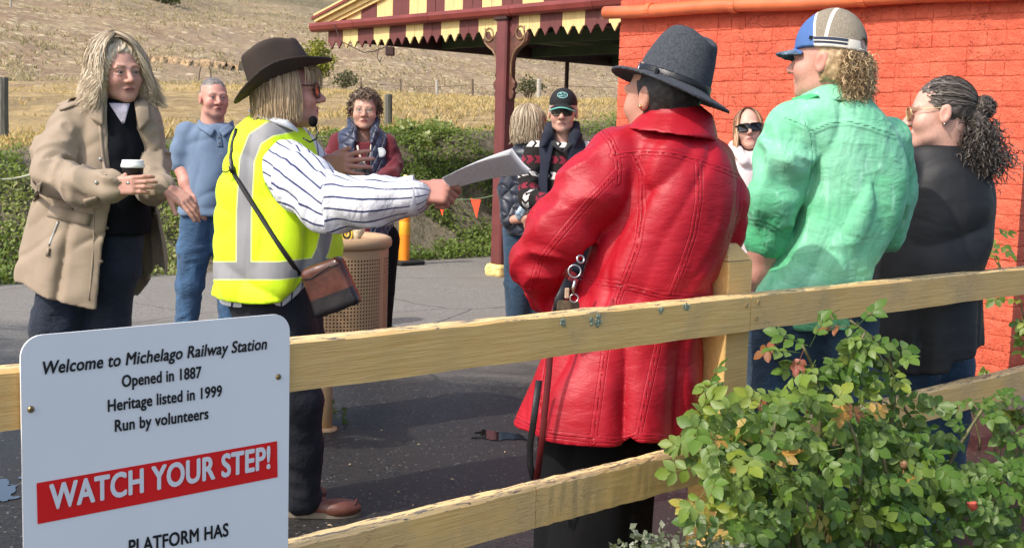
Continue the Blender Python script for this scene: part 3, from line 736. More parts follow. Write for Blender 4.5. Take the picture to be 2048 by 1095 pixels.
def skin_paint(q, tone, brows=None, stubble=0.0, lips=(.42, .13, .11), flush=.5):
    x, y, z = np.abs(q[:, 0]), q[:, 1], q[:, 2]
    C = np.tile(np.array(tone), (len(q), 1))
    def blend(mask, c):
        nonlocal C
        mk = np.clip(mask, 0, 1)[:, None]; C = C * (1 - mk) + np.array(c) * mk
    g = lambda cx, cy, cz, s: np.exp(-(((x - cx) ** 2 + (y - cy) ** 2 + (z - cz) ** 2) / s ** 2))
    red = (tone[0] * .92, tone[1] * .62, tone[2] * .62)
    blend(flush * g(.042, .075, -.03, .026), red); blend(flush * .9 * g(0, .118, -.032, .017), red); blend(flush * .8 * g(.086, -.01, -.015, .03), red)
    blend(.5 * g(.032, .09, -.006, .017), scl(tone, .72))
    zl_ = z; z = z + 7.0 * x ** 2
    lip = 1 - np.sqrt((x / .026) ** 2 + ((z + .0665) / .0125) ** 2); blend(np.where(y > .07, lip * 5, 0), lips)
    slit = 1 - np.sqrt((x / .024) ** 2 + ((z + .0665) / .0028) ** 2); blend(np.where(y > .07, slit * 3, 0), (.10, .03, .03))
    z = zl_
    if stubble: blend(stubble * np.where((y > -.01), 1, 0) * np.clip((-.045 - z) / .02, 0, 1), scl(tone, .62))
    if brows is not None:
        bz = .0215 + .004 * (x / .03) - 5 * np.clip(x - .04, 0, 1) ** 1.3; br_ = 1 - np.maximum(np.abs(z - bz) / .0062, np.abs(x - .032) / .024); blend(np.where(y > .05, br_ * 2.5, 0), brows)
    return C.astype(F32)

def hand_chains(wrist, fwd, back, thumb_side, curl=(.3, .3, .3, .3), spread=.0, thumb=(.5, .3), s=1.0, bend=None):
    """fingers as chains; back = direction out of the back of the hand, thumb_side = +1/-1 on axis fwd x back"""
    f = Vector(fwd).normalized(); b = Vector(back); b = (b - f * b.dot(f)).normalized(); x = f.cross(b) * -thumb_side   # x grows away from the thumb
    W = Vector(wrist); P = lambda a, y, z: W + (x * a + f * y + b * z) * s
    out = [('palm', P(0, .047, 0), Matrix((x, f, b)).transposed())]
    bases = (-.031, -.0105, .010, .029); L = ((.040, .026, .021), (.044, .029, .022), (.040, .027, .021), (.031, .021, .019)); yb = (.090, .094, .090, .082)
    for i in range(4):
        c = curl[i] if isinstance(curl[i], (tuple, list)) else (curl[i], curl[i] * 1.1, curl[i] * .7)
        pts = [P(bases[i], yb[i] - .014, 0), P(bases[i], yb[i], .001)]; an = 0.0; sp = spread * (i - 1.4)
        for j in range(3):
            an += c[j]; d = (f * math.cos(an) - b * math.sin(an)); d = d * math.cos(sp) + x * math.sin(sp) * (1 if j == 0 else .6)
            pts.append(pts[-1] + d * (L[i][j] * s))
        out.append((pts, [.0105 * s, .0102 * s, .0092 * s, .0085 * s, .0074 * s]))
    ta, tc = thumb
    p0 = P(-.022, .020, -.006); p1 = P(-.040, .046, -.012)
    d = (-x * math.sin(ta) + f * math.cos(ta) - b * tc).normalized(); p2 = p1 + d * .032 * s; d2 = (d - b * tc * .4 + f * .25).normalized(); p3 = p2 + d2 * .027 * s
    out.append(([p0, p1, p2, p3], [.0155 * s, .0130 * s, .0105 * s, .0088 * s]))
    return out
def hand_sdf(p, chains, s=1.0):
    d = None
    for ch in chains:
        if ch[0] == 'palm':
            e = s_box(p, ch[1], (.040 * s, .050 * s, .0145 * s), np.array(ch[2]), .0135 * s)
        else: e = s_chain(p, ch[0], ch[1], .003)
        d = e if d is None else smin(d, e, .005)
    return d
def hand_pts(chains): return [c[1] for c in chains if c[0] == 'palm'] + [q for c in chains if c[0] != 'palm' for q in c[0]]

class Person:
    def __init__(s, label, px, Y, tone=FAIR):
        s.Y = Y; b = at(px, 500, Y); s.base = Vector((b.x, Y, 0)); s.tone = tone; s.parts = []; s.cols = []; s.label = label; s.root = None
        s.pending = []
    def J(s, px, py, dy=0.0): return at(px, py, s.Y + dy)
    def flesh(s, f, pts, m, h, paint=None):
        lo, hi = bounds(pts, m); V, Q = sdf_mesh(f, lo, hi, h); s.parts.append((V, Q))
        c = paint(V) if paint else np.tile(np.array(s.tone, F32), (len(V), 1)); s.cols.append(c)
    def head(s, px, py, dy, a, pitch=0, roll=0, size=1.0, neck_to=None, opts=None, h=.0045, **paint):
        o = dict(HEADV); o.update(opts or {}); s.hc = s.J(px, py, dy); s.hR = frame(a, pitch, roll); s.hs = size
        R, c = np.array(s.hR, F32), V3(s.hc)
        nb = Vector(neck_to) if neck_to is not None else s.hc + Vector((0, .02, -.24)); na = s.hc + s.hR @ Vector((0, -.022, -.055)) * size
        def f(p):
            q = ((p - c) @ R) / size
            d = head_sdf(q, o) * size
            nk = s_cone(p, na, nb, .054 * size * o.get('neck', 1), .064 * size * o.get('neck', 1))
            return smin(d, nk, .025)
        def pt(V): return skin_paint(((V - c) @ R) / size, s.tone, **paint)
        r = .135 * size
        s.flesh(f, [s.hc + Vector((r, r, r)), s.hc - Vector((r, r, r)), nb + Vector((.06, .06, -.03)), nb - Vector((.06, .06, .03))], .01, h, pt)
    def hw(s, x, y, z): return s.hc + s.hR @ Vector((x, y, z)) * s.hs
    def core(s, rows):
        L = Loft(rows, 40); s.flesh(lambda p: L(p) + .03, [(r[1] - r[3], r[2] - r[4], r[0]) for r in rows] + [(r[1] + r[3], r[2] + r[4], r[0]) for r in rows], .02, .02)
    def arm(s, pts, rs, chains=None, hs=1.0, h=.004, m=.02, red=.35):
        def f(p):
            d = s_chain(p, pts, rs, .02)
            return smin(d, hand_sdf(p, chains, hs), .015) if chains else d
        P_ = list(pts) + (hand_pts(chains) if chains else [])
        def pt(V):
            C = np.tile(np.array(s.tone), (len(V), 1)); nz = vnoise(V * 60, 3)[:, None] * red
            return (C * (1 - nz) + np.array((s.tone[0] * .85, s.tone[1] * .55, s.tone[2] * .55)) * nz).astype(F32)
        s.flesh(f, P_, max(rs) + m, h, pt)
    def wear(s, name, f, pts, m, h, mat, attrs=None, parent=None, smooth=True):
        lo, hi = bounds(pts, m); V, Q = sdf_mesh(f, lo, hi, h)
        A = attrs(V) if attrs else None
        me_ = npmesh(name, V - np.array(s.base, F32), Q, mat, smooth, A); s.pending.append((name, me_, parent)); return me_
    def gear(s, name, mb, mat, parent=None, smooth=False, bevel=0.0):
        b = MB(); b.v = [v - s.base for v in mb.v]; b.f = mb.f; me_ = b.mesh(name, mat, smooth, bevel); s.pending.append((name, me_, parent)); return me_
    def hairmesh(s, S, R, mat, name='hair', extra=None):
        """S strands (n,k,3) in world space, R radii (k)"""
        V, Q, hv, ht = strand_mesh(S, R, s.hc)
        s.pending.append((name, npmesh(name, V - np.array(s.base, F32), Q, mat, True, {'hv': hv, 'ht': ht}), None))
    def finish(s):
        V, Q = join(s.parts); C = np.concatenate(s.cols)
        me_ = npmesh('person', V - np.array(s.base, F32), Q, M_SKIN, True, None, {'skin': C})
        s.root = put('person', me_, None, s.base); tag(s.root, s.label, 'person', 'people listening on the platform')
        objs = {}
        for name, m_, par in s.pending: objs[name] = put(name, m_, objs.get(par, s.root))
        return s
def strand_mesh(S, R, centre=None, seed=1):
    """locks as narrow ribbons whose flat side faces away from the head"""
    ns, k, _ = S.shape; T = np.gradient(S, axis=1); T /= np.maximum(np.linalg.norm(T, axis=2, keepdims=True), 1e-9)
    c = S.reshape(-1, 3).mean(0) if centre is None else np.array(centre); g = np.random.RandomState(seed)
    out = S - c; out /= np.maximum(np.linalg.norm(out, axis=2, keepdims=True), 1e-6); out = out + .45 * g.randn(ns, 1, 3)
    X = np.cross(T, out); X /= np.maximum(np.linalg.norm(X, axis=2, keepdims=True), 1e-6)
    R = np.asarray(R)[None, :, None] * 1.0
    V = np.stack([S - X * R, S + X * R], 2).reshape(-1, 3); i = np.arange(ns * k).reshape(ns, k)
    a, b = i[:, :-1].ravel() * 2, i[:, 1:].ravel() * 2
    Q = np.stack([a, a + 1, b + 1, b], 1)
    hv = np.repeat(g.rand(ns), k * 2); ht = np.tile(np.repeat(np.linspace(0, 1, k), 2), ns)
    return V, Q, hv, ht
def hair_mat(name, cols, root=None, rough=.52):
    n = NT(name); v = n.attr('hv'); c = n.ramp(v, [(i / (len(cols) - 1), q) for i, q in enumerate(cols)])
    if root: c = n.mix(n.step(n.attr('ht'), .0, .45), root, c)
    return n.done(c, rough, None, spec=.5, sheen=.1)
def curtain(P, ns, k=12, rx=.092, ry=.108, cy=-.012, zc=.02, zt=.128, zend=(-.20, -.12), flare=.0, gap=62, gapj=8, wave=.010, wf=2.2, curl=.0, lay=(.90, 1.08), sweep=0.0, seed=3, phi=None, th0=(.05, 1.1), lift=0.0, part=0.0):
    """locks that leave the crown, follow the skull and hang"""
    g = np.random.RandomState(seed)
    ph = np.radians(g.uniform(gap, 360 - gap, ns) if phi is None else g.uniform(phi[0], phi[1], ns)); lay_ = g.uniform(lay[0], lay[1], ns); t0 = g.uniform(th0[0], th0[1], ns)
    ze = g.uniform(zend[0], zend[1], ns); S = np.zeros((ns, k, 3))
    arc = .5 * math.pi - t0; La = arc * .105; Ld = zc - ze; tot = La + Ld
    pw, pf = 3.0 * ph + .9 * g.randn(ns), wf * (1 + .10 * g.randn(ns))
    for j in range(k):
        l = tot * j / (k - 1); on = l < La
        th = np.where(on, t0 + l / .105, math.pi / 2); dn = np.where(on, 0, l - La); u = j / (k - 1)
        rr = lay_ * (1 + flare * np.clip(dn / .15, 0, 1.5)) ; tip = np.clip((u - .75) / .25, 0, 1) ** 2
        rr = rr - curl * tip * g.choice((1, -.6), ns, p=(.7, .3)) * 1.0
        wv = wave * np.sin(u * 6.28 * pf + pw) * np.clip(u * 2, 0, 1)
        wv2 = wave * .8 * np.cos(u * 6.28 * pf + pw * 1.7) * np.clip(u * 2, 0, 1)
        p_ = ph + wv2 / .1 + sweep * (1 - math.exp(-6 * u))
        S[:, j, 0] = rx * np.sin(th) * np.sin(p_) * rr + wv * np.sin(p_) + part * np.cos(th)
        S[:, j, 1] = cy + ry * np.sin(th) * np.cos(p_) * rr + wv * np.cos(p_)
        S[:, j, 2] = zc + (zt - zc) * np.cos(th) * lay_ - dn + lift * np.sin(th * 2) * .02
    return S
def to_world(P, S): return (S * P.hs) @ np.array(P.hR).T + np.array(P.hc)
def coils(P, roots, dirs, length, k=18, rad=.008, turns=3.0, sag=0.0, seed=1):
    """curly locks: helices round a drooping axis; head axes"""
    g = np.random.RandomState(seed); ns = len(roots); t = np.linspace(0, 1, k)[None, :, None]
    L = (length * g.uniform(.6, 1.15, ns))[:, None, None]; D = dirs / np.linalg.norm(dirs, axis=1, keepdims=True)
    ax = roots[:, None, :] + D[:, None, :] * L * t + np.array((0, 0, -1.0)) * sag * L * t * t
    A = np.cross(D, g.randn(ns, 3)); A /= np.linalg.norm(A, axis=1, keepdims=True); B = np.cross(D, A)
    ang = 2 * math.pi * turns * g.uniform(.7, 1.3, ns)[:, None] * t[0, :, 0][None] + g.uniform(0, 6.28, ns)[:, None]
    r = (rad * g.uniform(.6, 1.3, ns))[:, None, None] * np.minimum(1, t * 4)
    return ax + A[:, None, :] * (np.cos(ang)[..., None] * r) + B[:, None, :] * (np.sin(ang)[..., None] * r)
def taper(k, r, tip=.35): return r * np.interp(np.linspace(0, 1, k), (0, .12, .7, 1), (.7, 1, .95, tip))
def hair_cap(P, name, f, mat, h=.006, r=.16):
    """solid under-layer of the hair, in head axes"""
    R, c = np.array(P.hR, F32), V3(P.hc); sz = P.hs
    rr = r * sz
    P.wear(name, lambda p: f(((p - c) @ R) / sz) * sz, [P.hc + Vector((rr, rr, rr)), P.hc - Vector((rr, rr, rr * 1.5))], 0, h, mat,
           lambda V: {'hv': vnoise(V * 130, 2), 'ht': np.full(len(V), .3)})
def eyes(P, iris=(.10, .13, .14), z=.0015, y=.0805, r=.0125, x=.032):
    n = NT('eye'); lx, ly, lz = n.attr('lx'), n.attr('ly'), n.attr('lz')
    d = n.math('SQRT', n.math('ADD', n.math('POWER', lx, 2.0), n.math('POWER', lz, 2.0)))
    c = n.mix(n.step(d, .0062, .0052), (.30, .27, .25), iris); c = n.mix(n.step(d, .0028, .0022), c, (.004, .004, .004)); m = n.done(c, .12, None)
    for sx_ in (-1, 1):
        b = MB(); prof = [(max(1e-4, r * math.sin(t)), r * math.cos(t)) for t in [math.pi * i / 10 for i in range(11)]]
        b.lathe(prof, (0, 0, 0), 14, Matrix.Rotation(-math.pi / 2, 3, 'X'))
        loc = np.array([tuple(v) for v in b.v]); V = np.array([tuple(P.hw(sx_ * x + v[0], y + v[1], z + v[2])) for v in loc]) - np.array(P.base)
        F_ = np.array(b.f); me_ = npmesh('eye', V, F_, m, True, {'lx': loc[:, 0], 'ly': loc[:, 1], 'lz': loc[:, 2]}); P.pending.append(('eye', me_, None))
M_LENS = NT('dark_lens').done((.006, .005, .006), .06, None, spec=.6)
M_FRAMEB = plain('black_plastic', (.008, .008, .009), .25, .05, 5, 0)
def shades(P, lens, frame_m, w=.029, hgt=.021, y=.108, z=.002, gapx=.033, wrap=.018, thick=.0025, square=True, arm_z=.010, rim=None, name='glasses'):
    def outline(cx, sgn):
        pts = []
        for i in range(20):
            a = 2 * math.pi * i / 20; ca, sa = math.cos(a), math.sin(a); e = .45 if square else .8
            pts.append((cx + w * math.copysign(abs(ca) ** e, ca), hgt * math.copysign(abs(sa) ** e, sa)))
        return pts
    fr = MB(); ln = MB()
    for sgn in (-1, 1):
        o_ = outline(sgn * gapx, sgn); yy = lambda x_: y - wrap * (x_ / .065) ** 2
        ln.add([P.hw(x_, yy(x_), z + zz) for x_, zz in o_], [tuple(range(20))])
        fr.tube([P.hw(x_, yy(x_) + .001, z + zz) for x_, zz in o_ + o_[:2]], rim or thick, 5, cap=False)
        fr.tube([P.hw(sgn * (gapx + w), yy(gapx + w), z + arm_z), P.hw(sgn * .078 * HEADV['wide'], .05, z + arm_z), P.hw(sgn * .081, -.005, z + arm_z), P.hw(sgn * .08, -.02, z + arm_z - .012)], thick * .9, 5)
    fr.tube([P.hw(-.008, y + .002, z + .006), P.hw(0, y + .004, z + .008), P.hw(.008, y + .002, z + .006)], thick, 5)
    P.gear(name, fr, frame_m, None, True); P.gear('lens', ln, lens, name)
def hat_sdf(q, base=(.084, .102), top=(.066, .088), hgt=.118, brim=(.150, .172), curl=.03, dip=.02, dent=.03, th=.0045, pinch=.014):
    """felt hat in its own axes, origin at the centre of the crown's foot"""
    x, y, z = q[:, 0], q[:, 1], q[:, 2]
    t = np.clip(z / hgt, 0, 1); rx = base[0] + (top[0] - base[0]) * t ** 1.4; ry = base[1] + (top[1] - base[1]) * t ** 1.4
    rx = rx - pinch * np.exp(-((y - .07) / .035) ** 2) * np.clip((t - .35) / .5, 0, 1)
    k0 = np.sqrt((x / rx) ** 2 + (y / ry) ** 2); d = (k0 - 1) * np.minimum(rx, ry)
    ztop = hgt - dent * np.exp(-(x / .022) ** 2) * np.clip(1 - ((y - .0) / (.09)) ** 4, 0, 1) - .020 * np.clip((y + .01) / .09, -.5, 1) ** 2
    crown = smax(d, (z - ztop) * .9, .022); crown = np.maximum(crown, -z - .004)
    rr = np.sqrt((x / brim[0]) ** 2 + (y / brim[1]) ** 2); ang2 = x * x / np.maximum(x * x + y * y, 1e-9)
    zb = (curl * ang2 - dip * (1 - ang2)) * np.clip((rr - .5) / .5, 0, 1.2) ** 1.5
    br = np.maximum(np.abs(z - zb) - th, (rr - 1) * min(brim) * .9)
    br = np.maximum(br, -(d + .012))
    return smin(crown, br, .014)
def hat_band(q, z0, z1, base=(.084, .102), top=(.066, .088), hgt=.118, th=.0035):
    x, y, z = q[:, 0], q[:, 1], q[:, 2]; t = np.clip(z / hgt, 0, 1); rx = base[0] + (top[0] - base[0]) * t ** 1.4 + th; ry = base[1] + (top[1] - base[1]) * t ** 1.4 + th
    d = (np.sqrt((x / rx) ** 2 + (y / ry) ** 2) - 1) * np.minimum(rx, ry)
    return np.maximum(np.maximum(d, z - z1), z0 - z)
def cap_sdf(q, dome=(.083, .104, .092), visor=True, vl=.078, vdrop=.018, th=.004):
    x, y, z = q[:, 0], q[:, 1], q[:, 2]
    d = s_ell(q, (0, -.006, -.004), dome); d = smin(d, s_ell(q, (0, .030, .030), (.062, .062, .054)), .03)
    d = np.maximum(d, -.012 - z)
    if visor:
        cy = .080; vx = .076
        zb = -.008 - vdrop * np.clip((y - cy) / vl, 0, 1) ** 1.2 - .38 * x * x / vx
        out = np.maximum(np.abs(z - zb) - th, np.maximum((np.sqrt((x / vx) ** 2 + (np.clip(y - cy + .02, 0, 1) / (vl + .02)) ** 2) - 1) * .06, .060 - y))
        out = np.maximum(out, -s_ell(q, (0, -.006, -.004), (dome[0] - .01, dome[1] - .01, dome[2])))
        d = smin(d, out, .006)
    return d
def shoe(P, foot, ang, mat, L=.27, name='shoe'):
    """foot: place of the heel on the ground; ang: azimuth of the toes"""
    f = frame(ang); R = np.array(f, F32); c = V3(foot)
    def sd(p):
        q = (p - c) @ R
        d = s_ell(q, (0, L * .70, .030), (.047, L * .30, .036)); d = smin(d, s_ell(q, (0, L * .25, .045), (.038, L * .27, .052)), .03)
        d = smin(d, s_cone(q, (0, L * .22, .05), (0, L * .18, .13), .042, .045), .02)
        return smax(d, -q[:, 2] + .004, .006)
    P.wear(name, sd, [Vector(foot) + f @ Vector((sx_ * .06, yy, zz)) for sx_ in (-1, 1) for yy in (-.06, L + .02) for zz in (-.01, .19)], .0, .006, mat)
    b = MB(); o_ = [(.030 * math.cos(a) * (1 + .45 * max(0, math.sin(a))) , L * .47 + L * .52 * math.sin(a)) for a in [i * math.pi / 10 for i in range(20)]]
    for k_ in range(19): pass
    vs = [Vector(foot) + f @ Vector((x_ * 1.18, y_, z_)) for z_ in (0.001, .022) for x_, y_ in o_]
    b.add(vs, [tuple(range(19, -1, -1)), tuple(range(20, 40))] + [(i, (i + 1) % 20, (i + 1) % 20 + 20, i + 20) for i in range(20)])
    P.gear('sole', b, M_SOLE, name)
M_SOLE = plain('sole_rubber', (.17, .14, .10), .7, .1)
def jeans_mat(name, c, fade=1.8):
    n = NT(name); f = n.noise(n.mapv(n.co(), (3, 3, 1)), 4, 5, .6); t = n.noise(n.mapv(n.co(), (1, 1, .2)), 260, 2)
    col = n.mix(n.step(f, .42, .75), c, scl(c, fade)); col = n.mix(n.math('MULTIPLY', t, .5), col, scl(c, .6))
    nb = n.bump(n.noise(n.mapv(n.co(), (1, 1, 1.8)), 16, 4, .6, 1.0), .5, .02)
    return n.done(col, .9, n.bump(t, .3, .001, nb), sheen=.1)
M_JDARK = jeans_mat('denim_dark', (.010, .017, .034)); M_JBLUE = jeans_mat('denim_blue', (.035, .085, .165), 2.0); M_JMID = jeans_mat('denim_mid', (.022, .050, .088), 1.9)
M_BLACKC = cloth('black_cloth', (.0045, .0045, .005), .9, .2, .3, sheen=0.0, spec=.2)
def trousers(P, legs, mat, h=.010, amp=.006, name='trousers', seed=0):
    """legs: list of (points, radii)"""
    def f(p):
        d = None
        for i, (pts, rs) in enumerate(legs):
            e = sleeve(p, pts, rs, amp, 16, seed + i * 3); d = e if d is None else smin(d, e, .03)
        return d
    P.wear(name, f, [q for pts, _ in legs for q in pts], max(max(r) for _, r in legs) + .015, h, mat)

def hits(f, pxs, Y0, Y1, n_=90):
    """first place where the ray of each pixel meets the garment f"""
    out = []
    ys = np.linspace(Y0, Y1, n_)
    for (px, py) in pxs:
        P_ = np.array([tuple(at(px, py, y)) for y in ys], F32); d = f(P_); i = np.nonzero(d < 0)[0]
        if len(i) == 0: i = [int(np.argmin(d))]
        j = i[0]
        if j > 0 and d[j] < 0: t = d[j - 1] / (d[j - 1] - d[j]); y = ys[j - 1] + (ys[j] - ys[j - 1]) * t
        else: y = ys[j]
        out.append(at(px, py, y))
    return out
def toward(p, d): return p + (CAM.location - p).normalized() * d
def patch(P, name, f, quad, mat, nu=8, nv=5, off=.006, th=.006, parent=None, reach=.45, add=True):
    """a flap of cloth that lies on garment f; quad = four pixels"""
    q = [Vector(a) for a in quad]; px = []
    for j in range(nv + 1):
        for i in range(nu + 1):
            u, v = i / nu, j / nv; a = q[0].lerp(q[1], u).lerp(q[3].lerp(q[2], u), v); px.append((a.x, a.y))
    h_ = hits(f, px, P.Y - reach, P.Y + .15); b = MB(); N = len(h_)
    fr = [toward(p_, off) for p_ in h_]; bk = [toward(p_, off - th) for p_ in h_]; b.v = fr + bk; W = nu + 1
    for j in range(nv):
        for i in range(nu):
            a = j * W + i; b.f.append((a, a + W, a + W + 1, a + 1)); b.f.append((a + N, a + N + 1, a + N + W + 1, a + N + W))
    rim = [i for i in range(nu)] + [nu + W * j for j in range(nv)] + [nv * W + nu - i for i in range(nu)] + [W * (nv - j) for j in range(nv)]
    for k in range(len(rim)): a, c_ = rim[k], rim[(k + 1) % len(rim)]; b.f.append((a, c_, c_ + N, a + N))
    if add: return P.gear(name, b, mat, parent, True)
    return b
def dens(path, m=4):
    out = []
    for (a, b) in zip(path[:-1], path[1:]): out += [tuple(Vector(a).lerp(Vector(b), i / m)) for i in range(m)]
    return out + [tuple(path[-1])]
def ribbon(P, name, f, path, w, mat, off=.005, flat=.22, parent=None, reach=.5, add=True, m=4):
    h_ = [toward(p_, off) for p_ in hits(f, dens(path, m), P.Y - reach, P.Y + .15)]
    if len(h_) > 4: h_ = [h_[0]] + [(h_[i - 1] + h_[i] * 2 + h_[i + 1]) / 4 for i in range(1, len(h_) - 1)] + [h_[-1]]
    b = MB(); mid = h_[len(h_) // 2]; b.tube(h_, w / 2, 8, flat=flat, up=(CAM.location - mid).normalized())
    if add: return P.gear(name, b, mat, parent, True)
    return b
def button(P, f, px, py, r, mat, parent=None, name='button'):
    c_ = toward(hits(f, [(px, py)], P.Y - .45, P.Y + .1)[0], .005); d = (CAM.location - c_).normalized(); b = MB(); b.lathe([(.0002, .003), (r * .7, .003), (r, .001), (r, -.004)], c_, 12, d.to_track_quat('Z', 'Y').to_matrix()); P.gear(name, b, mat, parent, True)
def curve_of(P, pts, dy=0.0):
    """pixel polyline -> X as a function of z at the person's distance"""
    w_ = sorted((at(x, y, P.Y + dy).z, at(x, y, P.Y + dy).x) for x, y in pts); zz = np.array([a for a, _ in w_]); xx = np.array([b for _, b in w_])
    return lambda z: np.interp(z, zz, xx)
def hem_of(P, pts, dy=0.0):
    w_ = sorted((at(x, y, P.Y + dy).x, at(x, y, P.Y + dy).z) for x, y in pts); xx = np.array([a for a, _ in w_]); zz = np.array([b for _, b in w_])
    return lambda x: np.interp(x, xx, zz).astype(F32)
def held(name, label, cat, loc):
    o = empty(name, loc); return tag(o, label, cat)
def hold(root, name, mb, mat, smooth=False, bevel=0.0, parent=None):
    b = MB(); b.v = [v - root.location for v in mb.v]; b.f = mb.f; return put(name, b.mesh(name, mat, smooth, bevel), parent or root)
# ---------------------------------------------------------------- woman in the tan coat
P = Person('woman in an open tan raincoat over a black jumper, holding a takeaway cup', 205, 5.0, (.56, .31, .235)); J = P.J
M_TAN = cloth('tan_raincoat', (.300, .228, .155), .7, .06, .35, 8, .016, .12); M_JUMP = cloth('black_jumper', (.005, .006, .009), .95, .2, .2, sheen=0.0, spec=.2)
rows = lrows(5.0, [(186, 185, 280, .09, .02), (203, 145, 296, .13, .02), (225, 118, 302, .15, .02), (260, 112, 303, .165, .02), (310, 110, 305, .175, .02), (370, 88, 312, .185, .02), (420, 66, 320, .205, .02), (480, 50, 327, .225, .02), (540, 39, 332, .245, .02), (640, 30, 337, .27, .02)])
Lc = Loft(rows)
rs_ = [J(150, 245, -.06), J(112, 300, -.14), J(108, 350, -.20), J(165, 372, -.30), J(222, 374, -.33)]; rr_ = [.082, .078, .074, .064, .060]
ls_ = [J(280, 240, .02), J(300, 320, .02), J(306, 372, -.10), J(326, 376, -.16)]; lr_ = [.085, .075, .066, .050]
xl_ = curve_of(P, [(203, 180), (207, 208), (211, 260), (219, 342), (221, 408), (211, 507), (205, 625)], -.15); xr_ = curve_of(P, [(262, 180), (268, 205), (276, 260), (292, 310), (303, 380), (307, 460), (311, 560), (314, 640)], -.15)
hem = hem_of(P, [(30, 570), (100, 597), (205, 621), (224, 600), (262, 545), (333, 588)], -.2)
def coat(p):
    d = Lc(p) + folds(p, (.15, .1, 1), 2.0, 11, .030, 3) * np.clip((1.25 - p[:, 2]) * 2.5, .25, 1) + folds(p, (1, 0, .5), 4, 15, .014, 8)
    d = np.maximum(d, -(d + .014)) if False else smax(d, -(d + .014), .004)
    inx = np.maximum(xl_(p[:, 2]) - p[:, 0], p[:, 0] - xr_(p[:, 2])).astype(F32)
    cut = np.maximum(np.maximum(inx, p[:, 1] - 5.05), p[:, 2] - 1.62)
    d = smax(d, -cut, .008); d = smax(d, hem(p[:, 0]) - p[:, 2], .006)
    d = smin(d, sleeve(p, rs_, rr_, .026, 17, 4), .022); d = smin(d, sleeve(p, ls_, lr_, .016, 20, 6), .02)
    return d
P.wear('coat', coat, [(r[1] + q * r[3], r[2] + q * r[4], r[0]) for r in rows for q in (-1, 1)] + rs_ + ls_, .06, .0070, M_TAN)
M_BTN = plain('button_horn', (.09, .07, .05), .3, .1); M_BTNM = plain('button_metal', (.45, .42, .38), .3, .1, metal=.7)
patch(P, 'collar', coat, [(160, 182), (207, 196), (206, 250), (182, 238)], M_TAN, 8, 8, .022, .014, 'coat'); patch(P, 'lapel', coat, [(266, 196), (297, 200), (300, 240), (279, 262)], M_TAN, 7, 8, .018, .012, 'coat')
patch(P, 'pocket_flap', coat, [(100, 409), (183, 428), (176, 452), (93, 432)], M_TAN, 9, 3, .010, .010, 'coat')
ribbon(P, 'zip', coat, [(117, 442), (108, 465), (98, 492)], .010, M_BTNM, .003, .4, 'coat'); patch(P, 'zip_tab', coat, [(93, 494), (99, 495), (97, 511), (90, 510)], M_TAN, 2, 2, .010, .006, 'coat')
patch(P, 'cuff_tab', coat, [(166, 398), (192, 392), (198, 402), (170, 415)], M_TAN, 5, 2, .012, .007, 'coat')
patch(P, 'waist_belt', coat, [(74, 368), (84, 362), (78, 392), (66, 402)], M_TAN, 4, 5, .014, .010, 'coat'); patch(P, 'epaulette', coat, [(112, 208), (160, 190), (172, 203), (120, 222)], M_TAN, 7, 3, .008, .008, 'coat')
ribbon(P, 'placket', coat, [(200, 250), (206, 320), (211, 350)], .012, M_TAN, .003, .5, 'coat'); ribbon(P, 'placket_seam', coat, [(188, 420), (187, 500), (178, 600)], .007, M_TAN, .001, .5, 'coat')
for px, py in ((201, 318), (193, 365), (214, 456), (203, 523)): button(P, coat, px, py, .0075, M_BTNM if py < 400 else M_BTN, 'coat')
for px, py in ((304, 427), (309, 494)): button(P, coat, px + 4, py, .006, M_BTN, 'coat')
Lj = Loft(lrows(5.0, [(196, 215, 268, .06, .0), (215, 196, 288, .11, .0), (300, 190, 300, .135, .0), (400, 180, 300, .145, .0), (468, 175, 298, .15, .0)]))
jump = lambda p: Lj(p) + folds(p, (1, 0, .2), 3, 9, .008, 5)
P.wear('jumper', jump, [(r[1] + q * .16, r[2] + q * .16, r[0]) for r in lrows(5.0, [(196, 215, 268, .1, 0), (468, 170, 300, .1, 0)]) for q in (-1, 1)], .02, .008, M_JUMP)
M_LILAC = cloth('lilac_shirt', (.50, .45, .52), .8, .08, .4, 30); patch(P, 'shirt_collar', jump, [(217, 206), (260, 207), (249, 247), (244, 247)], M_LILAC, 8, 6, .008, .006)
trousers(P, [([J(165, 420, -.04), J(140, 530, -.06), J(112, 650, -.05), J(100, 760, 0), J(98, 925, .0)], [.13, .11, .098, .085, .07]), ([J(238, 420, .0), J(228, 540, .0), J(212, 650, .02), J(208, 760, .04), J(206, 925, .06)], [.115, .10, .090, .08, .068])], M_JDARK, .010, .012)
for px, dy in ((98, 0), (206, .06)): f_ = onground(px, 930); shoe(P, (at(px, 900, 5.0 + dy).x - .05, 5.0 + dy + .03, 0), 120, M_BLACKC)
P.head(238, 143, -.02, 138, -4, 4, 1.0, J(232, 240, .02), dict(jaw=1.08, cheek=1.12, wide=1.03, neck=1.0), .0040, brows=(.20, .12, .08), lips=(.38, .15, .13), flush=.55)
eyes(P, (.05, .06, .06))
P.core(lrows(5.0, [(215, 180, 290, .10, .02), (440, 170, 290, .12, .02)]))
ch = hand_chains(J(226, 373, -.36), (1, -.02, .10), (-.1, -1, .15), -1, ((.10, .45, .5), (.10, .45, .5), (.10, .45, .5), (.12, .45, .5)), .03, (.9, .6), .92)
P.arm([J(190, 374, -.32), J(226, 373, -.345)], [.034, .028], ch, .92, .0038)
ch2 = hand_chains(J(338, 380, -.18), (.85, -.15, -.50), (.35, -.55, .75), 1, (.20, .28, .34, .40), .10, (.55, .3), .95)
P.arm([J(318, 372, -.15), J(338, 380, -.18)], [.030, .027], ch2, .95, .0038)
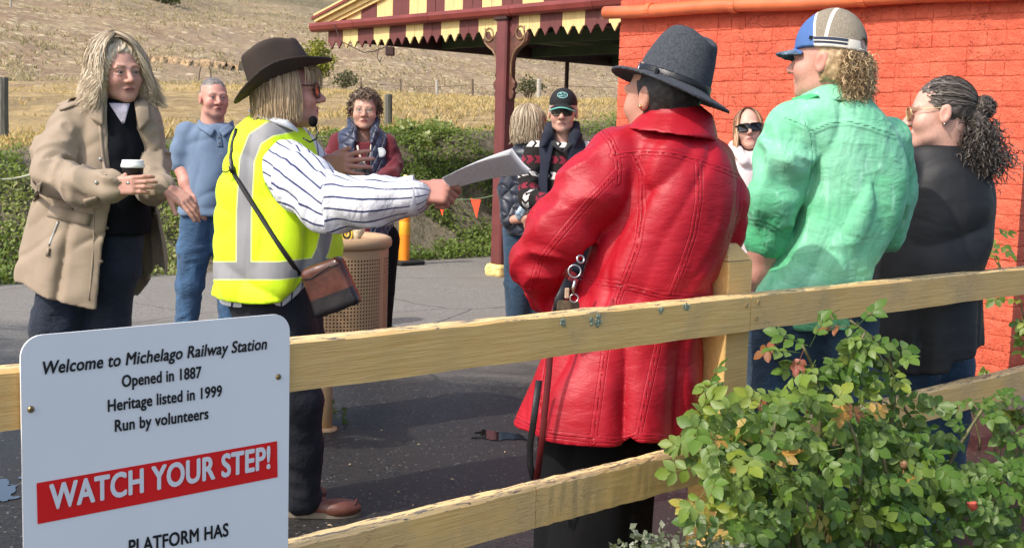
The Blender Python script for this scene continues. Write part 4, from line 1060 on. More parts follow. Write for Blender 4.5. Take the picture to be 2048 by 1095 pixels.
b = MB(); b.lathe([(.033, 0), (.033, .014), (.031, .016), (.031, -.0)], J(327, 376, -.163), 16, (J(338, 381, -.18) - J(318, 371, -.15)).to_track_quat('Z', 'Y').to_matrix()); P.gear('knit_cuff', b, M_JUMP, None, True)
b = MB(); b.tube([J(254, 366, -.405), J(257, 366, -.408), J(259, 365, -.408)], .006, 6); P.gear('ring', b, plain('silver', (.7, .68, .64), .2, 0, metal=1.0), None, True)
M_HBLOND = hair_mat('hair_blond_grey', [(.40, .30, .19), (.52, .41, .27), (.64, .53, .37), (.76, .66, .49), (.56, .45, .30)], (.46, .36, .24))
S = curtain(P, 3000, 15, .112, .118, -.02, .01, .150, (-.165, -.07), .30, 56, 0, .013, 1.9, .20, (1.0, 1.12), 0, 11, None, (.04, .9), 0, .012)
S2 = curtain(P, 560, 15, .098, .112, .0, .012, .146, (-.150, -.04), .42, 42, 0, .015, 1.8, -.22, (1.0, 1.12), .10, 12, (60, 90), (.05, .5), 0, .015)
S3 = curtain(P, 560, 15, .098, .112, .0, .012, .146, (-.150, -.04), .42, 42, 0, .015, 1.8, -.22, (1.0, 1.12), -.10, 13, (270, 300), (.05, .5), 0, .015)
S4 = curtain(P, 60, 15, .085, .112, .004, .03, .138, (-.02, .02), .1, 0, 0, .006, .7, .1, (.98, 1.05), .0, 14, (22, 40), (.1, .4), 0, .01)
S5 = curtain(P, 420, 15, .104, .116, -.004, .010, .150, (-.15, -.05), .30, 0, 0, .012, 1.7, .25, (1.0, 1.10), .80, 15, (14, 56), (.02, .30), 0, .012)
S6 = curtain(P, 420, 15, .104, .116, -.004, .010, .150, (-.15, -.05), .30, 0, 0, .012, 1.7, .25, (1.0, 1.10), -1.0, 16, (-56, 14), (.02, .30), 0, .012)
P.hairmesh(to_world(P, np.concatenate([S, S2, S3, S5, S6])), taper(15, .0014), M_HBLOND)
def hb_(q):
    m = np.stack([np.abs(q[:, 0]), q[:, 1], q[:, 2]], 1)
    d = s_ell(q, (0, -.026, .030), (.104, .108, .112)); d = smin(d, s_cone(m, (.080, .0, .02), (.108, .016, -.125), .042, .034), .04); d = smin(d, s_cone(q, (0, -.075, .0), (0, -.075, -.13), .055, .045), .05); d = smin(d, s_cone(m, (.07, -.06, .0), (.085, -.05, -.13), .05, .035), .04)
    d = smax(d, -s_ell(q, (.004, .092, -.035), (.061, .085, .122)), .02); ang = np.arctan2(q[:, 0], q[:, 1] + .02)
    return d + (.004 * np.sin(ang * 26 + 9 * np.sin(q[:, 2] * 34 + 2 * np.sin(ang * 3))) + .008 * (vnoise(q * np.array((55, 55, 26.0)), 3) - .5)).astype(F32)
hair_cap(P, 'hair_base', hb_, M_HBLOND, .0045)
P.finish()
cup = held('takeaway_cup', 'dark takeaway coffee cup with white lid held by the woman in the tan coat', 'cup', J(266, 384, -.31)); M_CUP = plain('cup_dark', (.010, .010, .011), .5, .1); M_LID = plain('lid_white', (.78, .78, .76), .4, .03)
b = MB(); b.lathe([(.0005, 0), (.031, 0), (.041, .098), (.042, .100)], (0, 0, 0), 28); put('cup_body', b.mesh('cup_body', M_CUP, True), cup)
b = MB(); b.lathe([(.0445, .096), (.0455, .100), (.0455, .107), (.043, .110), (.041, .122), (.0395, .125), (.037, .125), (.035, .119), (.0005, .119)], (0, 0, 0), 28); put('lid', b.mesh('lid', M_LID, True), cup)

# ---------------------------------------------------------------- man in the blue polo
P = Person('man with grey hair in a blue polo shirt and jeans, hand in pocket', 400, 8.2, (.60, .31, .24)); J = P.J
M_POLO = cloth('blue_polo', (.125, .185, .275), .85, .08, .22, 12, .015)
rows = lrows(8.2, [(246, 404, 456, .085, 0), (256, 382, 472, .12, 0), (272, 368, 488, .14, 0), (310, 366, 486, .16, 0), (360, 364, 482, .18, 0), (400, 360, 478, .185, 0), (430, 352, 482, .185, 0)]); Lp = Loft(rows)
ra = [J(375, 268, -.02), J(366, 300, -.03), J(362, 325, -.04)]
polo = lambda p: smin(Lp(p) + folds(p, (.3, 0, 1), 2.4, 9, .016, 3) + folds(p, (1, 0, .4), 4, 11, .009, 4), sleeve(p, ra, [.085, .080, .074], .006, 22, 2), .03)
P.wear('polo_shirt', polo, [(r[1] + q * r[3], r[2] + q * r[4], r[0]) for r in rows for q in (-1, 1)] + ra, .06, .009, M_POLO)
colr = MB(); colr.tube([J(400, 236, .06), J(398, 244, -.06), J(408, 254, -.13), J(430, 266, -.165)], [.012, .016, .020, .006], 8, flat=.35); colr.tube([J(456, 238, .06), J(460, 246, -.06), J(452, 256, -.12), J(436, 266, -.165)], [.012, .016, .020, .006], 8, flat=.35); patch(P, 'collar', polo, [(396, 238), (431, 260), (424, 274), (394, 254)], M_POLO, 7, 4, .016, .012, 'polo_shirt'); patch(P, 'collar_point', polo, [(437, 260), (466, 240), (470, 256), (447, 274)], M_POLO, 7, 4, .016, .012, 'polo_shirt')
patch(P, 'placket', polo, [(430, 262), (441, 262), (446, 294), (436, 294)], M_POLO, 3, 6, .004, .004, 'polo_shirt')
for px, py in ((437, 275), (439, 286)): button(P, polo, px, py, .006, M_BTN, 'polo_shirt')
ch = hand_chains(J(385, 392, -.14), (.35, -.1, -1), (-.8, -.55, 0), 1, (.25, .3, .3, .35), .05, (.3, .4))
P.arm([J(364, 310, -.04), J(364, 335, -.05), J(372, 365, -.10), J(385, 393, -.14)], [.052, .052, .046, .032], ch, 1.0, .006)
P.head(428, 195, 0, 150, -2, 0, 1.10, J(424, 262, .03), dict(jaw=1.18, wide=1.06, cheek=1.15, neck=1.2, nose=1.15), .0055, brows=(.30, .18, .13), stubble=.12, flush=.9, lips=(.42, .17, .14))
eyes(P, (.08, .12, .16)); P.core(lrows(8.2, [(262, 385, 470, .10, 0), (420, 370, 470, .12, 0)]))
M_HGREY = hair_mat('hair_grey', [(.06, .05, .042), (.14, .12, .105), (.30, .28, .26)])
hair_cap(P, 'hair', lambda q: smax(smax(s_ell(q, (0, -.020, .030), (.080, .101, .091)) + .004 * (vnoise(q * 140, 3) - .5).astype(F32), -s_ell(q, (0, .090, .024), (.064, .048, .060)), .012), -.028 - q[:, 2] - .4 * np.clip(q[:, 1] + .03, -.1, .05), .01), M_HGREY, .006)
trousers(P, [([J(398, 418, -.02), J(388, 500, -.02), J(380, 570, -.02), J(373, 650, .0)], [.118, .108, .088, .078]), ([J(448, 418, .02), J(455, 500, .02), J(458, 570, .02), J(460, 655, .03)], [.120, .10, .085, .075])], M_JBLUE, .009, .014)
for px, dy in ((373, 0), (460, .03)): shoe(P, (at(px, 600, 8.2 + dy).x - .03, 8.25 + dy, 0), 150, M_BLACKC, .28)
b = MB(); b.tube([J(366, 412, -.18), J(376, 415, -.18)], .016, 6); P.gear('pocket_pack', b, plain('pack_white', (.6, .63, .68), .5, .2))
P.finish()
# ---------------------------------------------------------------- guide in the hi-vis vest
P = Person('guide in a yellow hi-vis vest and brown felt hat, holding out papers', 560, 4.3, (.50, .25, .19)); J = P.J
n = NT('hivis_vest'); f = n.noise(None, 6, 4); c = n.mix(n.step(f, .3, .7), (.60, .86, .004), (.70, .97, .01))
t = n.attr('tape'); tc = n.mix(n.noise(n.mapv(n.co(), (1, 1, 1)), 700, 1), (.20, .20, .205), (.31, .31, .315))
c = n.mix(n.step(t, .001, -.001), c, tc); c = n.mix(n.math('MULTIPLY', n.step(n.math('ABSOLUTE', n.math('SUBTRACT', t, .002)), .0025, .0012), .8), c, (.75, .85, .35))
v1 = n.mapv(n.co(), (1, 1, .5)); rd = n.noise(n.mapv(n.co(), (1, 1, .35), (0, 0, 0), (.2, .3, 0)), 8, 3, .5, .5)
M_VEST = n.done(c, .7, n.bump(rd, .5, .025), sheen=.1)
n = NT('striped_shirt'); su = n.attr('su'); k_ = n.math('ABSOLUTE', n.math('SUBTRACT', n.math('FRACT', n.math('DIVIDE', su, .037)), .5))
c = n.mix(n.noise(None, 6), (.68, .69, .71), (.78, .79, .80)); c = n.mix(n.step(k_, .095, .07), c, (.035, .045, .13))
v1 = n.mapv(n.co(), (1, 1, 1)); rd = n.noise(n.mapv(n.co(), (1, 1, .6), (0, 0, 0), (.2, .9, 0)), 14, 3, .5, .6)
M_STRIPE = n.done(c, .8, n.bump(rd, .6, .03))
rows = lrows(4.3, [(226, 515, 580, .08, .02), (244, 480, 604, .13, 0), (270, 461, 622, .16, 0), (310, 447, 642, .18, 0), (360, 438, 662, .195, 0), (420, 431, 680, .205, 0), (480, 427, 690, .21, 0), (530, 424, 688, .21, 0), (570, 422, 676, .21, 0), (625, 421, 664, .205, 0)]); Lv = Loft(rows)
sp_ = [J(572, 330, -.12), J(606, 366, -.24), J(660, 408, -.32), J(740, 404, -.34), J(822, 392, -.34)]; sr_ = [.086, .092, .086, .074, .061]
lp_ = [J(585, 290, .16), J(640, 350, .26), J(640, 345, .20)]
hem = hem_of(P, [(421, 606), (500, 609), (560, 606), (588, 580), (604, 558), (650, 535), (690, 520)], -.2)
def vest(p):
    d = Lv(p) + folds(p, (.1, .1, 1), 2.2, 9, .026, 5) + folds(p, (1, 0, -.5), 3.5, 11, .016, 6)
    d = smax(d, -(d + .020), .006)
    d = smax(d, -s_ell(p, J(572, 352, -.20), (.078, .20, .112), np.array(Matrix.Rotation(math.radians(-18), 3, 'Y'))), .008)
    return smax(d, hem(p[:, 0]) - p[:, 2], .006)
def tapes(V):
    x, y = proj(V); m_ = 4.1 / FPX
    band = np.abs(y - (541 - np.clip(x - 560, 0, 60) * .12)) - 17
    ld = line_dist(V, [[(580, 250), (540, 258), (510, 278), (494, 320), (488, 420), (487, 530)]], 4.1) / m_ - 14
    lf = line_dist(V, [[(650, 430), (652, 470), (645, 500), (628, 535)]], 4.1) / m_ - 12
    return {'tape': np.minimum(np.minimum(band, ld), lf) * m_}
P.wear('vest', vest, [(r[1] + q * r[3], r[2] + q * r[4], r[0]) for r in rows for q in (-1, 1)], .03, .007, M_VEST, tapes)
def shirt(p):
    d = Lv(p, infl=-.036) + folds(p, (.1, .1, 1), 2.4, 10, .010, 5)
    d = smax(d, np.maximum(J(430, 619, -.2).z, hem(p[:, 0]) - .022) - p[:, 2], .01)
    d = smin(d, sleeve(p, sp_, sr_, .024, 15, 9), .03)
    return smin(d, s_chain(p, lp_, [.08, .07, .055], .02), .02)
def stripes(V):
    bd, S, T = chain_param(V, sp_); on = np.where(bd < .13, T * .085 + .02 * np.sin(S * 7), V[:, 0] * .9 + V[:, 1] * .5)
    cu = S > 9 + (sum((sp_[i + 1] - sp_[i]).length for i in range(4)) - .035); on = np.where(cu & (bd < .1), S * .9, on)
    return {'su': on}
P.wear('shirt', shirt, [(r[1] + q * r[3], r[2] + q * r[4], r[0]) for r in rows for q in (-1, 1)] + sp_ + lp_, .11, .0070, M_STRIPE, stripes)
b = MB(); pc = J(822, 392, -.34); dx = (sp_[4] - sp_[3]).normalized(); b.lathe([(.066, -.03), (.067, .0), (.068, .018), (.062, .018), (.060, 0)], pc, 20, dx.to_track_quat('Z', 'Y').to_matrix()); P.gear('cuff', b, cloth('cuff_white', (.70, .71, .73), .8, .05, .5, 20), 'shirt', True)
cl = MB(); cl.tube([J(510, 222, .07), J(530, 232, -.06), J(572, 246, -.10), J(596, 262, -.08)], [.026, .030, .028, .010], 8, flat=.45); P.gear('shirt_collar', cl, cloth('collar_white', (.66, .68, .71), .8, .06, .5, 20), 'shirt', True)
# right hand on the papers, left hand open
ch = hand_chains(J(836, 383, -.345), (1, -.02, -.02), (-.12, -.82, .5), -1, ((.55, .9, .5), (1.0, 1.2, .7), (1.1, 1.3, .7), (1.15, 1.3, .7)), .0, (.12, -.06), 1.03)
ca_ = [J(545, 330, -.02), J(655, 405, -.31), J(815, 388, -.342)]; P.flesh(lambda p: s_chain(p, ca_, [.05, .045, .030], .02), ca_, .06, .014); P.arm([J(795, 391, -.34), J(836, 383, -.345)], [.036, .032], ch, 1.03, .0038)
ch2 = hand_chains(J(650, 330, .16), (1, -.25, .10), (.15, -1, .15), -1, (.12, .16, .22, .30), .14, (.35, -.2), .98)
cb_ = [J(540, 330, .06), J(640, 338, .175)]; P.flesh(lambda p: s_cone(p, cb_[0], cb_[1], .05, .028), cb_, .06, .014); P.arm([J(628, 345, .19), J(650, 330, .16)], [.033, .029], ch2, .98, .0038)
P.head(577, 184, 0, 82, 4, -3, 1.02, J(556, 262, .02), dict(jaw=1.05, cheek=1.1, neck=1.05, nose=1.0), .0040, brows=None, flush=.5, lips=(.34, .10, .10))
P.core(lrows(4.3, [(262, 500, 600, .10, 0), (540, 450, 650, .14, 0)]))
shades(P, M_LENS, plain('tortoise', (.035, .014, .008), .25, .3), .027, .022, .106, .002, .033, .016, .0026, True, .012)
M_HB2 = hair_mat('hair_honey_bob', [(.30, .20, .105), (.38, .265, .145), (.46, .33, .185), (.54, .40, .235)], (.20, .13, .07))
S = curtain(P, 2700, 11, .094, .108, -.015, .02, .115, (-.115, -.085), .03, 58, 0, .004, 1.0, .10, (.86, 1.06), 0, 21, None, (.3, 1.2))
S2 = curtain(P, 160, 11, .086, .108, .006, .05, .112, (.0, .028), .0, 0, 0, .003, .6, .0, (.98, 1.04), 0, 22, (-58, 58), (.5, 1.0))
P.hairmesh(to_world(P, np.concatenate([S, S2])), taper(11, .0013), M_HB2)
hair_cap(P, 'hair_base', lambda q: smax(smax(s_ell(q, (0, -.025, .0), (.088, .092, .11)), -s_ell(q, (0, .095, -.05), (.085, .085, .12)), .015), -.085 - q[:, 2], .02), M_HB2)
# felt hat, tipped back
M_FELTB = cloth('brown_felt', (.030, .0185, .0125), .85, .2, .10, 8, .01, .4, .0)
hb = J(563, 154, 0); HR = frame(82, 26, -2); Rn = np.array(HR, F32)
ARG = dict(base=(.094, .118), top=(.078, .098), hgt=.134)
P.wear('hat', lambda p: hat_sdf((p - V3(hb)) @ Rn, brim=(.158, .190), curl=.040, dip=.016, dent=.034, **ARG), [hb + HR @ Vector((x, y, z)) for x in (-.17, .17) for y in (-.2, .2) for z in (-.05, .15)], 0, .0045, M_FELTB)
n = NT('plaited_band'); M_BANDB = n.done((.012, .008, .006), .5, n.bump(n.voro(None, 160), .8, .01))
P.wear('hat_band', lambda p: hat_band((p - V3(hb)) @ Rn, .004, .017, **ARG), [hb + HR @ Vector((x, y, z)) for x in (-.12, .12) for y in (-.13, .13) for z in (-.02, .05)], 0, .0045, M_BANDB, None, 'hat')
# headset microphone
b = MB(); b.lathe([(max(.0003, .016 * math.sin(t)), .020 * math.cos(t)) for t in [math.pi * i / 8 for i in range(9)]], J(626, 243, -.06), 12); P.gear('microphone', b, M_BLACKC, None, True)
b = MB(); b.tube([J(630, 250, -.06), J(636, 265, -.07), J(632, 278, -.08), J(620, 284, -.09), J(606, 276, -.09)], .0032, 6); P.gear('microphone_boom', b, M_FRAMEB, 'microphone', True)
trousers(P, [([J(540, 590, -.02), J(560, 690, -.04), J(590, 800, -.05), J(598, 900, -.02), J(604, 992, .0)], [.150, .130, .092, .080, .068]), ([J(560, 590, .05), J(575, 690, .10), J(560, 800, .12), J(545, 900, .12), J(540, 980, .12)], [.150, .130, .098, .085, .07])], plain('navy_trousers', (.006, .0075, .013), .85, .2, 6, .5, 14, .02), .010, .012)
M_SHOE = plain('brown_shoe', (.13, .042, .026), .45, .25, 20, .3, 60)
f0 = onground(598, 1040); shoe(P, (f0.x - .06, 4.30, 0), 84, M_SHOE, .28); shoe(P, (at(535, 980, 4.42).x - .06, 4.44, 0), 75, M_SHOE, .28)
lc = MB(); fr = frame(84); F0 = Vector((f0.x - .06, 4.30, 0)); lc.tube([F0 + fr @ Vector((x, y, .064 - .03 * abs(x) / .04)) for x, y in ((-.034, .17), (-.036, .22), (-.02, .255), (0, .262), (.02, .255), (.036, .22), (.034, .17))], .005, 6); P.gear('shoe_seam', lc, M_SHOE, 'shoe', True)
P.finish()
# papers
pp = held('sheaf_of_papers', 'sheaf of printed white papers held out by the guide', 'papers', J(930, 362, -.38))
n = NT('printed_paper'); lx, lz = n.attr('lx'), n.attr('lz'); ln_ = n.math('GREATER_THAN', n.math('FRACT', n.math('MULTIPLY', lz, 95)), .55); ww = n.noise(n.comb(n.math('MULTIPLY', lx, 1), n.math('FLOOR', n.math('MULTIPLY', lz, 95)), 0), 60, 2)
c = n.mix(n.math('MULTIPLY', n.math('MULTIPLY', ln_, n.step(ww, .46, .54)), .5), (.80, .81, .83), (.12, .12, .13)); n.done(c, .6); t = n.n('ShaderNodeBsdfTranslucent'); t.inputs['Color'].default_value = (.8, .8, .8, 1); mx = n.n('ShaderNodeMixShader'); mx.inputs[0].default_value = .5; n.l(n.b.outputs[0], mx.inputs[1]); n.l(t.outputs[0], mx.inputs[2]); n.l(mx.outputs[0], n.out.inputs['Surface']); M_PAPER = n.m
n = NT('paper_white'); n.done((.80, .81, .83), .6); t = n.n('ShaderNodeBsdfTranslucent'); t.inputs['Color'].default_value = (.85, .85, .85, 1); mx = n.n('ShaderNodeMixShader'); mx.inputs[0].default_value = .5; n.l(n.b.outputs[0], mx.inputs[1]); n.l(t.outputs[0], mx.inputs[2]); n.l(mx.outputs[0], n.out.inputs['Surface']); M_PAPB = n.m
a0, a1, a2, a3 = J(884, 356, -.44), J(1018, 307, -.46), J(1056, 349, -.22), J(908, 377, -.28)
for k in range(4):
    b = MB(); N = 8; off = Vector((.0012, .0022, .0012)) * k; tw = k * .0016; V = []; LX = []
    for j in range(N + 1):
        for i in range(N + 1):
            u, v = i / N, j / N; q = a0.lerp(a1, u).lerp(a3.lerp(a2, u), v) + off * (.3 + u) + Vector((tw * u, tw * v, .010 * math.sin(u * 3.1) * (1 - .2 * k / 7) - .006 * math.sin(v * 3.1) + .004 * k * u * u)); V.append(q - pp.location); LX.append((u * .297, v * .21))
    F_ = np.array([(j * (N + 1) + i, j * (N + 1) + i + 1, (j + 1) * (N + 1) + i + 1, (j + 1) * (N + 1) + i) for j in range(N) for i in range(N)])
    put('sheet', npmesh('sheet', np.array([tuple(v) for v in V]), F_, M_PAPER if k == 0 else M_PAPB, True, {'lx': [q[0] for q in LX], 'lz': [q[1] for q in LX]}), pp)
# shoulder bag
bag = held('shoulder_bag', 'brown leather shoulder bag hanging at the guide\'s hip on a thin strap', 'bag', J(660, 575, -.235)); an = math.radians(23)
BM = Matrix((Vector((math.cos(an), -.25, math.sin(an))).normalized(), Vector((.25, 1, .05)).normalized(), Vector((-math.sin(an), 0, math.cos(an))))).transposed(); bc = J(660, 573, -.235)
n = NT('brown_leather'); f = n.noise(None, 22, 5); c = n.mix(n.step(f, .3, .7), (.055, .017, .011), (.115, .036, .022)); lz = n.attr('lz'); c = n.mix(n.step(lz, -.020, -.024), c, (.016, .014, .016)); M_BAG = n.done(c, .32, n.bump(f, .35, .006), coat=.2)
def bagf(p):
    q = (p - V3(bc)) @ np.array(BM, F32); w_ = 1 - q[:, 2] * .6
    return s_box(np.stack([q[:, 0] / w_, q[:, 1], q[:, 2]], 1), (0, 0, 0), (.083, .030, .088), None, .022) + .005 * (vnoise(p * 22, 4) - .5).astype(F32)
V, Q = sdf_mesh(bagf, *bounds([bc], .15), .0055); q = (V - V3(bc)) @ np.array(BM, F32)
put('bag_body', npmesh('bag_body', V - V3(bag.location), Q, M_BAG, True, {'lz': q[:, 2]}), bag)
M_STRAP = plain('black_strap', (.012, .010, .010), .4, .1)
b = ribbon(P, 's', lambda p: np.minimum(vest(p), shirt(p)), [(600, 549), (560, 493), (510, 415), (466, 345), (462, 318), (466, 285), (474, 258)], .016, M_STRAP, .006, .3, None, .5, False); hold(bag, 'strap', b, M_STRAP, True)
b = MB(); c_ = [v for v in (J(462, 340, -.22), J(446, 350, -.2))]; c0 = toward(hits(vest, [(464, 338)], 3.7, 4.5)[0], .012); b.tube([c0 + Vector((-.004, 0, .012)), c0 + Vector((.004, 0, -.012))], .010, 8); b.tube([c0, c0 + Vector((-.02, -.004, -.012)), c0 + Vector((-.034, -.004, -.008))], .005, 6, flat=.5); hold(bag, 'buckle', b, M_STRAP, True)
b = MB(); pr = [bc + BM @ Vector((x, -.031, .058 + .008 * math.sin(x * 40))) for x in (-.075, -.04, 0, .04, .075)]; b.tube(pr, .0022, 5); hold(bag, 'flap_seam', b, M_STRAP, True)

# ---------------------------------------------------------------- woman in the burgundy top
def quilt(name, c, k=30.0):
    n = NT(name); x, y, z = n.sep(n.co()); u = n.math('ADD', n.math('MULTIPLY', n.math('ADD', x, y), 1.0), n.math('MULTIPLY', z, .8)); v = n.math('SUBTRACT', n.math('ADD', x, y), n.math('MULTIPLY', z, .8))
    h_ = n.math('MINIMUM', n.math('ABSOLUTE', n.math('SINE', n.math('MULTIPLY', u, k * 1.6))), n.math('ABSOLUTE', n.math('SINE', n.math('MULTIPLY', v, k * 1.6))))
    h_ = n.math('POWER', h_, .5); col = n.mix(h_, scl(c, .6), scl(c, 1.2)); return n.done(col, .45, n.bump(h_, .8, .012), sheen=.2)
M_QUILT = quilt('navy_quilt', (.016, .025, .062)); M_BURG = cloth('burgundy_knit', (.115, .007, .014), .9, .1, .4, 14)
P = Person('woman with curly brown hair in a burgundy top and navy quilted vest', 722, 7.8, (.60, .34, .25)); J = P.J
rows = lrows(7.8, [(252, 700, 752, .07, 0), (268, 674, 776, .12, 0), (290, 672, 784, .15, 0), (340, 676, 782, .17, 0), (400, 680, 784, .19, 0), (470, 690, 786, .19, 0), (500, 692, 786, .19, 0)]); Lb = Loft(rows)
sl = [[J(678, 284, 0), J(662, 322, -.03), J(664, 362, -.10), J(712, 372, -.26)], [J(774, 287, 0), J(786, 327, -.03), J(780, 352, -.12), J(742, 366, -.26)]]; srr = [.062, .058, .054, .045]
def top(p):
    d = smax(Lb(p, infl=-.02), p[:, 2] - J(722, 283).z, .015)
    for i, s_ in enumerate(sl): d = smin(d, sleeve(p, s_, srr, .016, 18, 3 + i), .03)
    return d
P.wear('top', top, [(r[1] + q * r[3], r[2] + q * r[4], r[0]) for r in rows for q in (-1, 1)] + sl[0] + sl[1], .08, .009, M_BURG)
vl, vr = curve_of(P, [(704, 245), (710, 270), (712, 320), (714, 420), (715, 505)], -.1), curve_of(P, [(748, 245), (744, 275), (742, 320), (742, 420), (744, 505)], -.1)
def qv(p):
    d = Lb(p, infl=.012) + folds(p, (0, 0, 1), 2, 8, .012, 7); d = smax(d, -(d + .024), .006)
    cut = np.maximum(np.maximum(vl(p[:, 2]) - p[:, 0], p[:, 0] - vr(p[:, 2])), p[:, 1] - 7.8).astype(F32); d = smax(d, -cut, .01)
    for s_ in (J(660, 300, 0), J(794, 302, 0)): d = smax(d, -s_ell(p, s_, (.075, .2, .13)), .01)
    for a_ in ([J(700, 240, .0), J(706, 262, -.09), J(710, 282, -.14)], [J(754, 240, .0), J(749, 264, -.09), J(744, 284, -.14)]): d = smin(d, s_chain(p, a_, [.022, .026, .012], .02), .012)
    return d
P.wear('vest', qv, [(r[1] + q * r[3], r[2] + q * r[4], r[0]) for r in rows for q in (-1, 1)], .05, .009, M_QUILT)
b = MB(); c0 = toward(hits(qv, [(762, 305)], 7.3, 7.9)[0], .006); dd = (CAM.location - c0).to_track_quat('Z', 'Y').to_matrix(); b.lathe([(.0003, .001), (.027, .001), (.031, .0), (.031, -.004)], c0, 20, dd); P.gear('badge', b, plain('badge_white', (.72, .74, .72), .3, .05), 'vest', True)
b = MB(); b.lathe([(.0235, .0018), (.0255, .0018)], c0, 20, dd); P.gear('badge_ring', b, plain('badge_green', (.10, .22, .18), .4, .05), 'badge')
M_PEARL = plain('lanyard_pale', (.62, .50, .40), .5, .1)
for pa in ([(712, 268), (716, 300), (724, 322), (730, 326)], [(745, 270), (742, 300), (738, 322)]): ribbon(P, 'lanyard', top, pa, .014, M_PEARL, .010, .5)
b = MB(); b.box(J(721, 345, -.30), (.062, .04, .075)); M_POUCH = cloth('black_nylon', (.010, .010, .011), .45, .2, .8, 20, .02)
V, Q = sdf_mesh(lambda p: smax(s_box(p, J(722, 346, -.23), (.075, .045, .085), None, .03), (p[:, 2] - J(722, 322).z) + .55 * np.abs(p[:, 0] - J(732, 322).x), .02) + .01 * (vnoise(p * 25, 3) - .5).astype(F32), *bounds([J(722, 346, -.23)], .16), .008)
pouch = tag(put('waist_pouch', npmesh('waist_pouch', V - V3(J(722, 346, -.23)), Q, M_POUCH), None, J(722, 346, -.23)), 'black nylon pouch worn in front by the woman in burgundy', 'pouch')
ribbon_b = ribbon(P, 'strap', top, [(742, 262), (738, 300), (732, 325)], .016, M_POUCH, .014, .4, None, .5, False); hold(pouch, 'strap', ribbon_b, M_POUCH, True)
for s_, th in ((sl[0], 1), (sl[1], -1)):
    d_ = (s_[3] - s_[2]).normalized(); ch = hand_chains(s_[3], d_ + Vector((0, -.1, -.25)), (0, -.8, .6), th, (.6, .7, .7, .8), 0, (.5, .3), .92); P.arm([s_[2].lerp(s_[3], .6), s_[3]], [.032, .027], ch, .92, .006)
P.head(730, 220, 0, 176, -2, 0, 1.0, J(728, 282, .04), dict(jaw=1.12, wide=1.06, cheek=1.2, neck=1.05, nose=1.1), .0050, brows=(.32, .21, .15), flush=.6)
eyes(P, (.06, .07, .07)); P.core(lrows(7.8, [(282, 690, 768, .10, 0), (480, 690, 770, .12, 0)]))
shades(P, NT('clear_lens').done((.6, .6, .6), .05, None, alpha=.16), plain('wire_gold', (.40, .30, .18), .3, .1, metal=.6), .021, .015, .112, -.003, .029, .014, .0014, False, .010)
M_HBR = hair_mat('hair_brown_curls', [(.035, .020, .012), (.085, .050, .028), (.16, .10, .055), (.25, .17, .10)])
g = np.random.RandomState(4); N = 900; u = g.randn(N, 3); u /= np.linalg.norm(u, axis=1, keepdims=True); keep = (u[:, 2] > -.45) & ~((u[:, 1] > .45) & (u[:, 2] < .50)); u = u[keep]
S = coils(P, u * np.array((.080, .098, .092)) + np.array((0, -.018, .028)), u + np.array((0, -.1, -.25)), .045, 12, .010, 1.1, .35, 4)
P.hairmesh(to_world(P, S), taper(12, .0034, .6), M_HBR)
hair_cap(P, 'hair_base', lambda q: smax(smax(s_ell(q, (0, -.028, .028), (.096, .100, .100)), -s_ell(q, (0, .095, -.03), (.062, .06, .085)), .015), -.07 - q[:, 2], .02) + .010 * (vnoise(q * 60, 3) - .5).astype(F32), M_HBR)
trousers(P, [([J(712, 480, 0), J(714, 580, 0), J(716, 690, 0)], [.13, .10, .075]), ([J(760, 480, 0), J(758, 580, 0), J(758, 690, 0)], [.13, .10, .075])], M_BLACKC, .011)
for px in (716, 758): shoe(P, (at(px, 650, 7.8).x, 7.85, 0), 178, M_BLACKC, .25)
P.finish()
# ---------------------------------------------------------------- woman seen from behind, blond bob, navy jacket
P = Person('woman with a blond bob seen from behind in a navy quilted jacket and jeans', 1045, 7.95); J = P.J
M_QJ = quilt('navy_jacket', (.013, .018, .034), 24)
rows = lrows(7.95, [(282, 1035, 1080, .07, 0), (300, 1022, 1094, .11, 0), (330, 1016, 1098, .14, 0), (400, 1012, 1096, .16, 0), (450, 1008, 1096, .17, 0), (470, 1010, 1094, .17, 0)]); Lb = Loft(rows)
sa = [J(1030, 318, -.04), J(1016, 380, -.03), J(1018, 440, -.10)]
jk = lambda p: smin(Lb(p) + folds(p, (0, 0, 1), 2, 9, .012, 7), sleeve(p, sa, [.07, .062, .055], .008, 20, 4), .03)
P.wear('jacket', jk, [(r[1] + q * r[3], r[2] + q * r[4], r[0]) for r in rows for q in (-1, 1)] + sa, .06, .009, M_QJ)
P.head(1054, 248, 0, 318, -4, 0, 1.0, J(1058, 300, .02), None, .0055); P.core(lrows(7.95, [(305, 1035, 1085, .10, 0), (460, 1025, 1085, .12, 0)]))
M_HB3 = hair_mat('hair_ash_bob', [(.24, .175, .11), (.33, .25, .16), (.42, .33, .215), (.52, .42, .28)])
S = curtain(P, 1500, 12, .108, .116, -.015, .02, .130, (-.135, -.10), .06, 50, 0, .006, 1.1, .12, (.84, 1.06), 0, 31, None, (.05, 1.1))
P.hairmesh(to_world(P, S), taper(12, .0024), M_HB3)
hair_cap(P, 'hair_base', lambda q: smax(smax(s_ell(q, (0, -.025, .0), (.098, .100, .120)), -s_ell(q, (0, .105, -.05), (.07, .085, .11)), .015), -.11 - q[:, 2], .02), M_HB3)
trousers(P, [([J(1036, 458, 0), J(1036, 560, 0), J(1034, 690, 0)], [.105, .088, .072]), ([J(1072, 458, .05), J(1072, 560, .05), J(1072, 690, .05)], [.105, .085, .070])], M_JMID, .010, .012)
for px in (1034, 1072): shoe(P, (at(px, 650, 7.95).x, 7.9, 0), 320, M_BLACKC, .25)
ch = hand_chains(J(1052, 436, -.22), (.5, -.1, -.7), (-.3, -.9, .1), 1, (.7, .7, .7, .8), 0, (.5, .3), .9); P.arm([J(1022, 440, -.12), J(1052, 436, -.22)], [.032, .026], ch, .9, .006)
P.finish()
